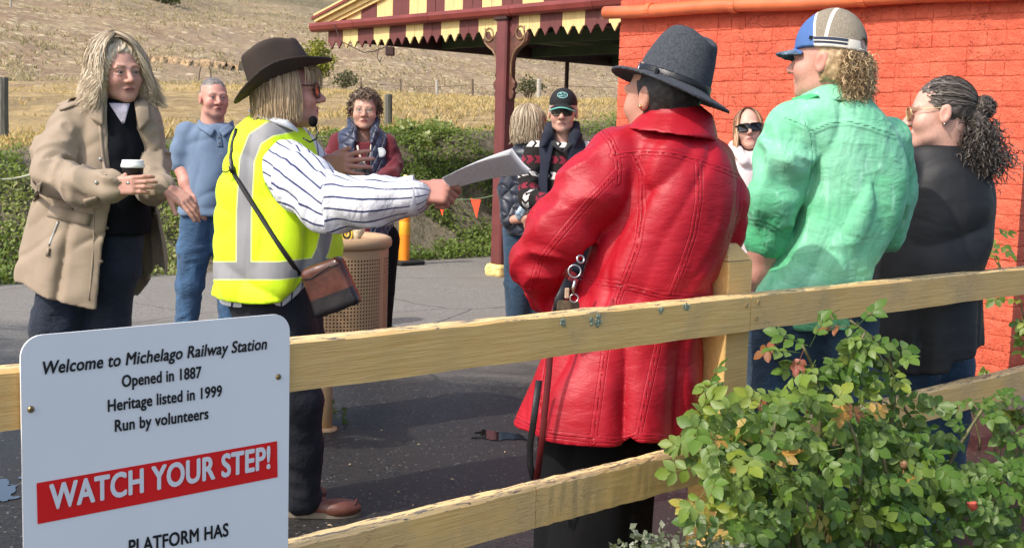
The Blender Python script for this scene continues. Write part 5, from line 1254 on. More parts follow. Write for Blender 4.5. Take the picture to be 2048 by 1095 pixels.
n = NT('blue_print_cloth'); c = n.mix(n.step(n.noise(n.mapv(n.co(), (1, 1, 2)), 60, 2, .5, 2), .5, .56), (.55, .63, .70), (.08, .20, .33)); M_TISS = n.done(c, .8)
c0 = J(1044, 422, -.22)
V, Q = sdf_mesh(lambda p: s_ell(p, c0, (.034, .03, .062), np.array(Matrix.Rotation(.5, 3, 'Y'))) + .012 * (vnoise(p * 45, 3) - .5).astype(F32), *bounds([c0], .08), .005)
tag(put('folded_cloth', npmesh('folded_cloth', V - V3(c0), Q, M_TISS), None, c0), 'pale blue patterned cloth held by the woman in the navy jacket', 'cloth')

# ---------------------------------------------------------------- man in the black cap
P = Person('older man in a black cap and dark glasses wearing a patterned jumper', 1125, 7.5, (.62, .36, .27)); J = P.J
n = NT('patterned_jumper'); bv, bu = n.attr('bv'), n.attr('bu')     # bv runs down the body or sleeve, bu round it
fr = n.math('FRACT', bv); idx = n.math('FLOOR', bv); odd = n.math('MODULO', n.math('ADD', idx, 20), 2.0)
tri = n.math('ABSOLUTE', n.math('SUBTRACT', n.math('FRACT', n.math('ADD', bu, n.math('MULTIPLY', n.math('ABSOLUTE', n.math('SUBTRACT', fr, .27)), 1.6))), .5))
inb = n.math('MULTIPLY', n.math('GREATER_THAN', fr, .04), n.math('LESS_THAN', fr, .50)); pat = n.math('MULTIPLY', inb, n.math('GREATER_THAN', tri, .16))
c = n.mix(pat, (.010, .007, .006), n.mix(odd, (.20, .012, .03), (.62, .58, .54))); kn = n.noise(None, 300, 2)
M_PATT = n.done(c, .95, n.bump(kn, .4, .004))
rows = lrows(7.5, [(268, 1098, 1150, .07, 0), (284, 1078, 1172, .12, 0), (310, 1066, 1184, .15, 0), (370, 1068, 1184, .165, 0), (430, 1070, 1184, .17, 0), (490, 1072, 1180, .17, 0), (540, 1074, 1178, .165, 0)]); Lb = Loft(rows)
sl = [[J(1072, 305, 0), J(1058, 350, -.04), J(1058, 398, -.12), J(1120, 408, -.26)], [J(1178, 305, 0), J(1190, 360, -.04), J(1186, 405, -.12), J(1130, 412, -.24)]]; srr = [.075, .066, .060, .046]
def jm(p):
    d = smax(Lb(p, infl=-.025), p[:, 2] - J(1125, 284).z, .015)
    for i, s_ in enumerate(sl): d = smin(d, sleeve(p, s_, srr, .010, 18, 5 + i), .03)
    return d
def pat(V):
    z0 = J(1125, 312).z; bv_ = (z0 - V[:, 2]) / .098 + 4.04; bu_ = V[:, 0] / .05
    for s_ in sl:
        bd, S, T = chain_param(V, s_); m_ = (bd < .085) & ((S > .10)); bv_ = np.where(m_, S / .085 + 3.3, bv_); bu_ = np.where(m_, T * 1.2, bu_)
    return {'bv': bv_, 'bu': bu_}
P.wear('jumper', jm, [(r[1] + q * r[3], r[2] + q * r[4], r[0]) for r in rows for q in (-1, 1)] + sl[0] + sl[1], .08, .008, M_PATT, pat)
M_FLEECE = cloth('navy_fleece', (.010, .013, .026), .95, .2, .2, 14, .012, .5, .0)
vl, vr = curve_of(P, [(1104, 240), (1108, 290), (1096, 350), (1094, 420), (1094, 545)], -.1), curve_of(P, [(1144, 240), (1134, 290), (1134, 340), (1138, 420), (1140, 545)], -.1)
def fv(p):
    d = Lb(p, infl=.010) + folds(p, (0, 0, 1), 2, 8, .016, 9); d = smax(d, -(d + .024), .006)
    cut = np.maximum(np.maximum(vl(p[:, 2]) - p[:, 0], p[:, 0] - vr(p[:, 2])), p[:, 1] - 7.5).astype(F32); d = smax(d, -cut, .01)
    for s_ in (J(1060, 330, 0), J(1192, 332, 0)): d = smax(d, -s_ell(p, s_, (.070, .2, .14)), .01)
    for a_ in ([J(1100, 252, .02), J(1096, 272, -.08), J(1086, 292, -.13)], [J(1150, 250, .02), J(1152, 272, -.08), J(1148, 290, -.12)]): d = smin(d, s_chain(p, a_, [.030, .034, .014], .02), .012)
    return d
P.wear('vest', fv, [(r[1] + q * r[3], r[2] + q * r[4], r[0]) for r in rows for q in (-1, 1)], .06, .008, M_FLEECE)
M_POLOB = cloth('black_polo', (.012, .013, .015), .9, .1, .2); cl = MB(); cl.tube([J(1100, 272, -.04), J(1108, 288, -.12), J(1124, 304, -.165)], [.014, .020, .006], 8, flat=.5); cl.tube([J(1146, 272, -.04), J(1140, 288, -.12), J(1128, 304, -.165)], [.014, .020, .006], 8, flat=.5); P.gear('collar', cl, M_POLOB, None, True)
for s_, th in ((sl[0], 1), (sl[1], -1)):
    d_ = (s_[3] - s_[2]).normalized(); ch = hand_chains(s_[3], d_, (0, -.8, .6), th, (.6, .7, .7, .8), 0, (.5, .3), .95); P.arm([s_[2].lerp(s_[3], .6), s_[3]], [.034, .028], ch, .95, .006)
P.head(1126, 223, 0, 186, -3, 0, 1.04, J(1124, 292, .04), dict(jaw=1.05, wide=1.04, neck=1.05, nose=1.2, cheek=.95), .0050, brows=None, stubble=.1, flush=.7, lips=(.40, .18, .15)); P.core(lrows(7.5, [(292, 1090, 1160, .10, 0), (520, 1085, 1165, .12, 0)]))
shades(P, M_LENS, plain('brown_frame', (.03, .010, .008), .25, .2), .028, .0185, .110, .0, .033, .022, .0028, True, .008)
hair_cap(P, 'hair', lambda q: smax(smax(s_ell(q, (0, -.022, .020), (.084, .100, .095)), -s_ell(q, (0, .085, -.01), (.10, .085, .13)), .012), -.045 - q[:, 2], .01), hair_mat('hair_white', [(.30, .29, .27), (.5, .48, .45)]), .006)
n = NT('black_cap'); ly, lz = n.attr('ly'), n.attr('lz'); M_CAPB = n.done(n.mix(n.noise(None, 20), (.007, .007, .008), (.014, .014, .015)), .85, n.bump(n.noise(None, 300, 2), .3, .002))
hb = P.hw(0, -.004, .050); HR = frame(186, -1, 0); Rn = np.array(HR, F32); CA = dict(dome=(.088, .110, .094), vl=.066, vdrop=.022)
P.wear('cap', lambda p: cap_sdf((p - V3(hb)) @ Rn, **CA), [hb + HR @ Vector((x, y, z)) for x in (-.11, .11) for y in (-.13, .19) for z in (-.09, .12)], 0, .0045, M_CAPB)
M_MINT = plain('mint_trim', (.16, .55, .45), .6, .05); b = MB(); pts = []
for i in range(17):
    a = math.pi * (i / 16); x = .079 * math.cos(a); yv = .060 + (.066 + .02) * math.sin(a) * 1.0; zb = -.008 - .022 * min(1, max(0, (yv - .08) / .066)) ** 1.2 - .55 * x * x / .079; pts.append(hb + HR @ Vector((x, yv + .002, zb)))
b.tube(pts, .0042, 6); P.gear('visor_trim', b, M_MINT, 'cap', True)
em = MB(); cs = lambda a, rx_, rz_: Vector((rx_ * math.cos(a), .107 - .45 * (rx_ * math.cos(a)) ** 2 / .1, .052 + rz_ * math.sin(a)))
prj = lambda x, z: hb + HR @ Vector((x, .094 + .004 - .9 * x * x / .09 - .55 * max(0, z - .03) ** 2 / .06 + .004, z))
em.tube([prj(.030 * math.cos(i * .3142), .046 + .017 * math.sin(i * .3142)) for i in range(21)], .0028, 5)
em.tube([prj(x, z) for x, z in ((-.020, .038), (-.010, .056), (0, .044), (.010, .057), (.021, .038))], .0030, 5); em.tube([prj(x, z) for x, z in ((-.016, .040), (.016, .040))], .0026, 5)
P.gear('cap_emblem', em, plain('emblem_teal', (.30, .62, .60), .6, .05), 'cap', True)
trousers(P, [([J(1108, 530, 0), J(1106, 620, 0), J(1104, 715, 0)], [.115, .095, .078]), ([J(1148, 530, 0), J(1148, 620, 0), J(1148, 715, 0)], [.115, .095, .078])], M_JDARK, .011)
for px in (1104, 1148): shoe(P, (at(px, 650, 7.5).x, 7.55, 0), 185, M_BLACKC, .28)
P.finish()

# ---------------------------------------------------------------- young woman in dark glasses by the wall
P = Person('young woman in large black sunglasses and a pale hooded top by the wall', 1497, 7.0, (.66, .38, .29)); J = P.J
M_HOOD = cloth('pale_hoodie', (.66, .57, .56), .9, .06, .3, 12)
rows = lrows(7.0, [(300, 1470, 1525, .08, 0), (318, 1446, 1548, .12, 0), (345, 1442, 1552, .14, 0), (420, 1445, 1550, .15, 0), (520, 1448, 1548, .16, 0), (540, 1448, 1548, .16, 0)]); Lb = Loft(rows)
sl = [[J(1450, 340, 0), J(1438, 385, -.03), J(1446, 430, -.10), J(1495, 424, -.24)], [J(1546, 340, 0), J(1556, 385, -.03), J(1546, 425, -.12), J(1500, 428, -.22)]]
def hd(p):
    d = Lb(p) + folds(p, (0, 0, 1), 2, 9, .014, 4)
    for i, s_ in enumerate(sl): d = smin(d, sleeve(p, s_[:3] + [s_[2].lerp(s_[3], .55)], [.065, .058, .052, .046], .008, 18, 6 + i), .03)
    for a_ in ([J(1468, 292, .03), J(1474, 304, -.06), J(1490, 322, -.13), J(1500, 326, -.13)], [J(1530, 300, .03), J(1524, 312, -.06), J(1508, 326, -.13)]): d = smin(d, s_chain(p, a_, [.034, .034, .028, .02], .02), .010)
    return smin(d, s_ell(p, J(1498, 312, .12), (.13, .08, .08)), .03)
P.wear('hoodie', hd, [(r[1] + q * r[3], r[2] + q * r[4], r[0]) for r in rows for q in (-1, 1)] + sl[0] + sl[1], .08, .008, M_HOOD)
for s_, th in ((sl[0], 1), (sl[1], -1)):
    d_ = (s_[3] - s_[2]).normalized(); ch = hand_chains(s_[3], d_, (0, -.8, .6), th, (.5, .6, .6, .7), 0, (.5, .3), .88); P.arm([s_[2].lerp(s_[3], .4), s_[3]], [.036, .026], ch, .88, .006)
P.head(1497, 257, 0, 187, 4, 6, .98, J(1500, 322, .04), dict(jaw=.98, wide=1.0, cheek=1.1, neck=.92, nose=.92), .0050, brows=None, flush=.45, lips=(.50, .20, .18)); P.core(lrows(7.0, [(322, 1470, 1525, .10, 0), (520, 1465, 1530, .12, 0)]))
shades(P, M_LENS, M_FRAMEB, .034, .021, .110, .0, .034, .016, .0045, True, .012)
M_HRED = hair_mat('hair_strawberry', [(.24, .10, .05), (.44, .21, .10), (.62, .36, .19), (.70, .50, .32)], (.15, .085, .05))
S = curtain(P, 1100, 12, .082, .102, -.012, .02, .120, (-.20, -.12), .04, 50, 0, .006, .8, .05, (.92, 1.06), 0, 41, None, (.02, .8)); S2 = curtain(P, 260, 12, .078, .102, .002, .02, .118, (-.19, -.10), .30, 50, 0, .006, .7, .05, (1.0, 1.06), .1, 42, (44, 70), (.02, .4)); S3 = curtain(P, 260, 12, .078, .102, .002, .02, .118, (-.19, -.10), .40, 50, 0, .006, .7, .05, (1.0, 1.06), -.1, 43, (290, 316), (.02, .4))
P.hairmesh(to_world(P, np.concatenate([S, S2, S3])), taper(12, .0022), M_HRED)
hair_cap(P, 'hair_base', lambda q: smax(smax(s_ell(q, (0, -.025, .015), (.082, .096, .104)), -s_ell(q, (0, .105, -.04), (.07, .085, .125)), .015), -.09 - q[:, 2], .02), M_HRED)
trousers(P, [([J(1478, 530, 0), J(1478, 640, 0), J(1478, 760, 0)], [.11, .085, .06]), ([J(1518, 530, 0), J(1518, 640, 0), J(1518, 760, 0)], [.11, .085, .06])], M_JDARK, .011)
for px in (1478, 1518): shoe(P, (at(px, 650, 7.0).x, 7.05, 0), 185, M_BLACKC, .24)
P.finish()
# ---------------------------------------------------------------- woman in the red leather coat
P = Person('woman in a red leather coat and grey felt hat seen from behind', 1250, 3.35, (.50, .27, .19)); J = P.J
n = NT('red_leather'); s1 = n.attr('seam'); f = n.noise(None, 7, 5, .6)
c = n.mix(n.step(f, .3, .7), (.33, .005, .014), (.41, .009, .022)); g1 = n.noise(n.mapv(n.co(), (1, 1, 1)), 240, 3)
rdg = lambda v, sc, ds: n.noise(v, sc, 2, .45, ds * .4)
big = n.math('ADD', rdg(n.mapv(n.co(), (1, 1, .45)), 6, 1.2), n.math('MULTIPLY', rdg(n.mapv(n.co(), (.5, .5, 1), (1, 2, 3), (.2, .7, 0)), 14, 1.0), .35))
nb = n.bump(big, .55, .035); nb = n.bump(n.noise(n.mapv(n.co(), (.35, .35, 1), (0, 0, 0), (.3, .6, .1)), 60, 3, .6, .8), .35, .006, nb); nb = n.bump(g1, .22, .002, nb)
st = n.math('ADD', n.math('MULTIPLY', n.step(s1, .0032, .0), -1.0), n.math('MULTIPLY', n.step(n.math('ABSOLUTE', n.math('SUBTRACT', s1, .010)), .0022, .0), -.4)); st = n.math('ADD', st, n.math('MULTIPLY', n.step(s1, .014, .004), .35))
nb = n.bump(st, .6, .005, nb); c = n.mix(n.math('MULTIPLY', n.step(s1, .0026, .0006), .5), c, (.12, .002, .005))
M_LEATH = n.done(c, .47, nb, spec=.32)
rows = lrows(3.35, [(246, 1262, 1420, .09, .02), (262, 1238, 1432, .12, .02), (284, 1218, 1446, .14, .02), (320, 1222, 1462, .155, .02), (380, 1228, 1472, .17, .02), (440, 1206, 1468, .18, .02), (500, 1176, 1452, .18, .02), (545, 1156, 1432, .18, .02), (590, 1136, 1416, .175, .02), (640, 1112, 1410, .18, .02), (720, 1068, 1404, .20, .02), (800, 1030, 1398, .22, .02), (900, 986, 1392, .25, .02)]); Lc = Loft(rows)
lsv = [J(1236, 318, .0), J(1180, 388, -.03), J(1118, 462, -.04), J(1078, 525, .02), J(1104, 580, .14), J(1140, 592, .24)]; lrr = [.088, .090, .080, .070, .062, .052]
rsv = [J(1424, 328, .02), J(1444, 400, .05), J(1448, 460, .09), J(1444, 505, .16)]; rrr = [.066, .062, .056, .048]
hem = hem_of(P, [(1000, 880), (1040, 884), (1085, 886), (1170, 890), (1240, 894), (1262, 876), (1275, 884), (1340, 890), (1400, 884)], -.2)
def coat(p):
    wz = np.clip((1.05 - p[:, 2]) * 3, 0, 1)
    d = Lc(p) + folds(p, (.05, 0, 1), 1.4, 7.5, .040, 12) * wz + (folds(p, (.8, .2, .62), 1.8, 7, .026, 4) + folds(p, (.5, .2, .9), 3, 15, .012, 31)) * (1 - wz) + folds(p, (1, 0, .12), 3.0, 14, .014, 21) * np.exp(-((p[:, 2] - J(1280, 585).z) / .06) ** 2)
    d = smax(d, np.where(p[:, 2] < 1.0, -(d + .016), -1), .004); d = smax(d, hem(p[:, 0]) - p[:, 2], .004)
    d = smin(d, sleeve(p, lsv, lrr, .020, 13, 5), .020); d = smin(d, sleeve(p, rsv, rrr, .016, 16, 3), .018)
    return d
SEAMS = [[(1226, 312), (1250, 308), (1290, 304), (1340, 307), (1400, 322), (1450, 340), (1484, 354)], [(1205, 262), (1222, 282), (1232, 305), (1238, 335), (1236, 365)],
         [(1268, 310), (1284, 350), (1284, 420), (1276, 490), (1254, 550), (1234, 600), (1228, 660)], [(1398, 322), (1398, 400), (1386, 470), (1362, 540), (1342, 590)],
         [(1232, 345), (1180, 400), (1120, 470), (1080, 520), (1066, 570)], [(1156, 556), (1230, 568), (1320, 590), (1400, 596)], [(1484, 356), (1478, 420), (1462, 470)],
         [(1212, 690), (1200, 780), (1186, 885)], [(1316, 690), (1296, 780), (1276, 870)], [(1020, 830), (1062, 850), (1090, 866), (1172, 876), (1240, 880), (1275, 870), (1340, 876), (1390, 872)], [(1096, 690), (1082, 780), (1082, 868)]]
P.wear('coat', coat, [(r[1] + q * r[3], r[2] + q * r[4], r[0]) for r in rows for q in (-1, 1)] + lsv + rsv, .07, .0062, M_LEATH, lambda V: {'seam': line_dist(V, SEAMS, 3.25)})
crow = lrows(3.35, [(208, 1298, 1398, .075, .01), (228, 1284, 1424, .092, .01), (250, 1262, 1430, .108, .0), (270, 1244, 1434, .125, -.005)]); Lk = Loft(crow)
colf = lambda p: smax(smax(Lk(p, cap=False), -(Lk(p, cap=False) + .010), .004), np.maximum(p[:, 2] - crow[0][0] - .12 * (crow[0][1] - p[:, 0]) * -1, (crow[-1][0] - .10 * (p[:, 0] - crow[-1][1])) - p[:, 2]), .006)
P.wear('collar', colf, [(r[1] + q * r[3], r[2] + q * r[4], r[0]) for r in crow for q in (-1, 1)], .04, .005, M_LEATH, lambda V: {'seam': np.full(len(V), 1.0)}, 'coat')
Ls = Loft(lrows(3.4, [(850, 1080, 1330, .17, 0), (960, 1074, 1310, .18, 0), (1100, 1070, 1300, .20, 0), (1260, 1066, 1310, .22, 0)])); P.wear('skirt', lambda p: Ls(p) + folds(p, (0, 0, 1), 1.2, 7, .03, 6), [at(1060, 840, 3.1), at(1330, 840, 3.7), at(1060, 1270, 3.1), at(1330, 1270, 3.7)], .06, .009, M_BLACKC)
P.head(1322, 190, .03, 318, -2, 0, 1.04, J(1336, 268, .04), dict(neck=1.15), .0050, flush=.2); P.core(lrows(3.35, [(268, 1280, 1410, .10, .03), (600, 1200, 1400, .12, .03)]))
for px in (1130, 1240): shoe(P, (at(px, 1100, 3.4).x, 3.36, 0), 330, M_BLACKC, .25)
ch = hand_chains(J(1142, 590, .25), (.8, .5, 0), (0, -.3, -1), 1, (.5, .6, .6, .7), 0, (.5, .3), .95); P.arm([J(1120, 588, .2), J(1142, 590, .25)], [.034, .028], ch, .95, .006)
M_HBK = hair_mat('hair_black_short', [(.006, .005, .005), (.014, .011, .010), (.03, .026, .024)]); hair_cap(P, 'hair', lambda q: smax(smax(s_ell(q, (0, -.024, .01), (.082, .098, .105)) + .004 * (vnoise(q * 120, 2) - .5).astype(F32), -s_ell(q, (0, .09, -.03), (.10, .10, .13)), .01), -.085 - q[:, 2], .012), M_HBK, .005)
b = MB(); b.lathe([(max(.0002, .0055 * math.sin(t)), .0055 * math.cos(t)) for t in [math.pi * i / 6 for i in range(7)]], P.hw(-.086, -.004, -.034), 10); P.gear('earring', b, plain('gold', (.75, .55, .25), .2, 0, metal=1.0), None, True)
M_FELTG = NT('grey_felt'); n = M_FELTG; f = n.noise(None, 160, 4, .7); c = n.mix(n.step(f, .3, .7), (.026, .030, .038), (.062, .069, .082)); M_FELTG = n.done(c, .95, n.bump(f, .35, .003))
hb = J(1344, 170, .02); HR = frame(318, 13, 14); Rn = np.array(HR, F32); ARG = dict(base=(.096, .112), top=(.066, .080), hgt=.158)
P.wear('hat', lambda p: hat_sdf((p - V3(hb)) @ Rn, brim=(.166, .180), curl=-.008, dip=.022, dent=.036, pinch=.016, th=.0045, **ARG), [hb + HR @ Vector((x, y, z)) for x in (-.17, .17) for y in (-.19, .19) for z in (-.06, .18)], 0, .0045, M_FELTG)
M_BANDK = plain('black_band', (.007, .007, .008), .4, .1, 5, .1)
P.wear('hat_band', lambda p: hat_band((p - V3(hb)) @ Rn, .006, .026, **ARG), [hb + HR @ Vector((x, y, z)) for x in (-.12, .12) for y in (-.13, .13) for z in (-.02, .05)], 0, .0042, M_BANDK, None, 'hat')
hatf = lambda p: hat_sdf((p - V3(hb)) @ Rn, brim=(.166, .180), curl=-.008, dip=.022, **ARG)
b = MB(); bw = toward(hits(hatf, [(1284, 133)], 3.0, 3.5)[0], .008); X_, Z_ = Vector((.97, 0, -.22)), Vector((.22, 0, .97)); b.tube([bw + X_ * x + Z_ * z for x, z in ((-.008, -.011), (.008, -.011), (.008, .011), (-.008, .011), (-.008, -.011))], .0018, 5, False); P.gear('hat_buckle', b, plain('steel', (.5, .5, .5), .3, .1, metal=1.0), 'hat', True)
b = MB(); bw = toward(hits(hatf, [(1312, 146)], 3.0, 3.5)[0], .007); b.box(bw, (.006, .003, .013), Matrix((X_, Vector((0, 1, 0)), Z_)).transposed()); P.gear('hat_keeper', b, M_BANDK, 'hat', False, .002)
P.finish()
hb2 = held('handbag_strap', 'red and black bag strap with key rings and leather tag at the red coat\'s side', 'bag strap', J(1100, 640, -.14))
M_RSTR = plain('strap_red', (.11, .008, .010), .4, .2); M_BSTR = plain('strap_black', (.010, .009, .010), .4, .1)
b = MB(); b.tube([J(1150, 545, -.15), J(1112, 610, -.17), J(1104, 640, -.18), J(1098, 740, -.20), J(1086, 860, -.22), J(1072, 972, -.20)], .0085, 8, flat=.25, up=(0, -1, 0)); hold(hb2, 'strap', b, M_RSTR, True)
b = MB(); b.tube([J(1072, 972, -.19), J(1060, 930, -.19), J(1060, 890, -.19), J(1066, 850, -.20), J(1078, 760, -.19)], .009, 8, flat=.2, up=(0, -1, 0)); hold(hb2, 'strap_loop', b, M_BSTR, True)
b = MB(); b.tube([J(1138, 560, -.17), J(1118, 600, -.18), J(1112, 640, -.18)], .013, 8, flat=.2, up=(0, -1, 0)); hold(hb2, 'strap_end', b, M_BSTR, True)
M_CHR = plain('chrome', (.62, .60, .56), .18, .05, 5, 0, metal=1.0)
def ring(c_, r, th, ax=(0, -1, .1), n_=16):
    M = Vector(ax).to_track_quat('Z', 'Y').to_matrix(); b = MB(); b.tube([c_ + M @ Vector((r * math.cos(2 * math.pi * i / n_), r * math.sin(2 * math.pi * i / n_), 0)) for i in range(n_ + 1)], th, 6, False); return b
hold(hb2, 'key_ring', ring(J(1149, 542, -.21), .0165, .0022), M_CHR, True); hold(hb2, 'clasp', ring(J(1161, 518, -.21), .010, .0028, (.4, -1, .3)), M_CHR, True)
b = MB(); b.tube([J(1150, 560, -.21), J(1146, 575, -.21), J(1147, 588, -.21)], .004, 6); hold(hb2, 'chain', b, M_CHR, True); hold(hb2, 'split_ring', ring(J(1148, 596, -.21), .011, .002), M_CHR, True)
b = MB(); b.box(J(1134, 586, -.21), (.006, .003, .014)); hold(hb2, 'leather_tab', b, plain('tab_tan', (.45, .30, .20), .6, .1), False, .002)
b = MB(); b.prism(rrect(-.030, .030, -.045, .026, .010), .006, None, J(1136, 620, -.19)); hold(hb2, 'leather_tag', b, plain('tag_brown', (.085, .058, .030), .7, .35, 40, .6, 90), False, .001)
n = NT('cane_pattern'); c = n.mix(n.step(n.noise(n.mapv(n.co(), (1, 1, .6)), 70, 2, .5, 1.5), .5, .54), (.010, .008, .009), (.22, .13, .14)); cb = at(1288, 1262, 3.55)
b = MB(); b.tube([(0, 0, .0), (0, 0, .03), (.0, 0, .70), (-.02, .03, .82)], [.014, .0105, .0105, .012], 10); tag(b.build('walking_cane', n.done(c, .4), None, (at(1290, 1000, 3.52).x, 3.52, 0), True), 'dark patterned walking cane beside the black skirt', 'cane')

# ---------------------------------------------------------------- young man in the green shirt
P = Person('young man in a bright green work shirt and trucker cap seen from behind', 1650, 3.9, (.62, .33, .25)); J = P.J
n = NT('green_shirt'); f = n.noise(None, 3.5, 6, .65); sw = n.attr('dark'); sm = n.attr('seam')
c = n.mix(n.step(f, .3, .72), (.125, .50, .25), (.25, .60, .40)); c = n.mix(sw, c, (.045, .38, .15))  # shade of the lower sleeve and cuff painted in as darker green
v1 = n.mapv(n.co(), (1, 1, .40)); rdg = lambda v, sc, ds: n.noise(v, sc, 3, .5, ds * .4)
h_ = n.math('ADD', rdg(v1, 8, 1.6), n.math('MULTIPLY', rdg(n.mapv(n.co(), (.6, .6, 1), (4, 2, 1), (.5, .3, 0)), 20, 1.3), .45)); nb = n.bump(h_, .55, .040)
c = n.mix(n.math('MULTIPLY', n.step(n.noise(n.mapv(n.co(), (1, 1, .25), (0, 0, 0), (.1, .3, 0)), 30, 3), .58, .72), .5), c, (.42, .80, .60))
nb = n.bump(n.math('ADD', n.math('MULTIPLY', n.step(sm, .003, .0), -1.0), n.math('MULTIPLY', n.step(sm, .016, .006), .6)), .7, .005, nb); c = n.mix(n.math('MULTIPLY', n.step(sm, .003, .001), .5), c, (.03, .30, .12))
M_GRN = n.done(c, .8, nb, sheen=.1)
rows = lrows(3.9, [(192, 1606, 1736, .085, .0), (206, 1584, 1752, .12, .0), (236, 1566, 1786, .135, 0), (270, 1572, 1798, .145, 0), (320, 1590, 1810, .15, 0), (370, 1598, 1811, .155, 0), (430, 1588, 1797, .16, 0), (490, 1560, 1772, .16, 0), (550, 1526, 1746, .16, 0), (600, 1504, 1738, .16, 0), (665, 1500, 1736, .16, 0)]); Lg = Loft(rows)
ls = [J(1590, 262, -.02), J(1566, 330, -.04), J(1548, 400, -.05), J(1534, 472, .0)]; lr = [.092, .084, .074, .064]
rs2 = [J(1776, 280, .05), J(1792, 380, .12), J(1778, 470, .20)]; rr2 = [.075, .065, .058]
hem = hem_of(P, [(1490, 640), (1550, 648), (1600, 664), (1690, 662), (1740, 636)], -.14)
def gsh(p):
    d = Lg(p) + folds(p, (.30, 0, 1), 1.2, 8, .030, 4) + folds(p, (-.30, .0, 1), 1.8, 13, .013, 9) + folds(p, (1, 0, -.5), 3.0, 10, .016, 14) * np.clip((1.25 - p[:, 2]) * 3, 0, 1)
    d = smax(d, hem(p[:, 0]) - p[:, 2], .006)
    d = smin(d, sleeve(p, ls, lr, .030, 15, 8), .018)
    cuff = s_chain(p, [J(1541, 438, -.02), J(1532, 478, .0)], [.068, .069], .01); d = smin(d, cuff, .006)
    d = smin(d, sleeve(p, rs2, rr2, .010, 18, 4), .018)
    return d
GSE = [[(1570, 236), (1600, 248), (1625, 262), (1660, 248), (1700, 244), (1740, 254), (1790, 272)], [(1608, 240), (1622, 270), (1626, 310), (1620, 360)], [(1498, 440), (1535, 448), (1572, 470)]]
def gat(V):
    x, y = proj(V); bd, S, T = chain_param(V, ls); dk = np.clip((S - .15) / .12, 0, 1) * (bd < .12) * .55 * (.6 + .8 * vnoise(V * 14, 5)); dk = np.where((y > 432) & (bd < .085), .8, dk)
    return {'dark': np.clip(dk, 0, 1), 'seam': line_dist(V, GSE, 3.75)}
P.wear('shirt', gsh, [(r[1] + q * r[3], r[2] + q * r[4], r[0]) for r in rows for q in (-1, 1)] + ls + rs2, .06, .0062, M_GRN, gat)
crow = lrows(3.9, [(158, 1632, 1716, .065, .0), (176, 1620, 1728, .078, .0), (204, 1592, 1744, .10, .0)]); Lk = Loft(crow)
colf = lambda p: smax(smax(Lk(p, cap=False), -(Lk(p, cap=False) + .009), .004), np.maximum(p[:, 2] - crow[0][0], (crow[-1][0] + .0 * p[:, 0]) - p[:, 2]), .006)
P.wear('collar', colf, [(r[1] + q * r[3], r[2] + q * r[4], r[0]) for r in crow for q in (-1, 1)], .04, .005, M_GRN, lambda V: {'seam': np.full(len(V), 1.0), 'dark': np.zeros(len(V))}, 'shirt')
ct = MB(); ct.add([J(1582, 196, .02), J(1622, 186, -.06), J(1640, 190, -.10), J(1592, 212, -.02), J(1582, 200, .06), J(1622, 192, -.0), J(1640, 198, -.04), J(1592, 214, .04)], [(0, 1, 2, 3), (7, 6, 5, 4), (0, 4, 5, 1), (1, 5, 6, 2), (2, 6, 7, 3), (3, 7, 4, 0)])
me_ = P.gear('collar_tip', ct, cloth('collar_green', (.05, .42, .16), .8, .1, .3), 'shirt', False, .004)
ch = hand_chains(J(1512, 610, .12), (.2, .7, -.7), (-.8, -.3, 0), 1, (.5, .6, .6, .7), 0, (.5, .3)); P.arm([J(1536, 450, .0), J(1530, 490, .0), J(1518, 545, .03), J(1512, 605, .11)], [.050, .052, .046, .034], ch, 1.0, .005)
P.head(1654, 120, 0, 303, 0, 0, 1.04, J(1672, 205, .02), dict(jaw=1.05, neck=1.1, nose=1.05), .0042, brows=(.22, .14, .08), flush=.8); P.core(lrows(3.9, [(205, 1620, 1730, .10, 0), (560, 1560, 1720, .12, 0)]))
M_HMUL = hair_mat('hair_sandy_curls', [(.20, .12, .055), (.38, .25, .12), (.58, .41, .21), (.78, .60, .34)], (.22, .15, .08))
g = np.random.RandomState(9); N = 1900; ph = np.radians(g.uniform(122, 238, N)); zz = g.uniform(-.075, .03, N)
roots = np.stack([np.sin(ph) * .080, -.02 + np.cos(ph) * .093, zz], 1); dirs = np.stack([np.sin(ph) * .35, np.cos(ph) * .55, -np.ones(N) * .9], 1) + .30 * g.randn(N, 3)
S = coils(P, roots, dirs, .056, 16, .0060, 2.4, .25, 5); P.hairmesh(to_world(P, S), taper(16, .0014, .5), M_HMUL)
hair_cap(P, 'hair_base', lambda q: smax(smax(s_ell(q, (0, -.024, -.008), (.083, .099, .100)), -s_ell(q, (0, .11, -.03), (.12, .132, .16)), .01), -.075 - q[:, 2], .02) + .008 * (vnoise(q * 90, 3) - .5).astype(F32), M_HMUL, .005)
n = NT('trucker_cap'); lx, ly, lz = n.attr('lx'), n.attr('ly'), n.attr('lz'); w_ = n.co()
mesh_ = n.mix(n.math('MULTIPLY', n.math('GREATER_THAN', n.voro(n.comb(lx, ly, lz), 330, 'F1'), .38), .7), (.34, .29, .21), (.14, .12, .09))
c = mesh_; white = (.66, .62, .54)
c = n.mix(n.step(n.math('ABSOLUTE', n.math('SUBTRACT', ly, -.016)), .0065, .0050), c, white)                       # seam over the top
front = n.step(n.math('ADD', ly, n.math('MULTIPLY', lz, -.25)), .020, .022); c = n.mix(n.step(n.math('ABSOLUTE', n.math('SUBTRACT', n.math('ADD', ly, n.math('MULTIPLY', lz, -.25)), .018)), .006, .0045), c, white)
c = n.mix(front, c, n.mix(n.noise(w_, 12, 4), (.040, .10, .29), (.08, .17, .40)))
bandm = n.math('MULTIPLY', n.step(lz, .020, .0185), n.math('SUBTRACT', 1.0, front)); c = n.mix(bandm, c, white)
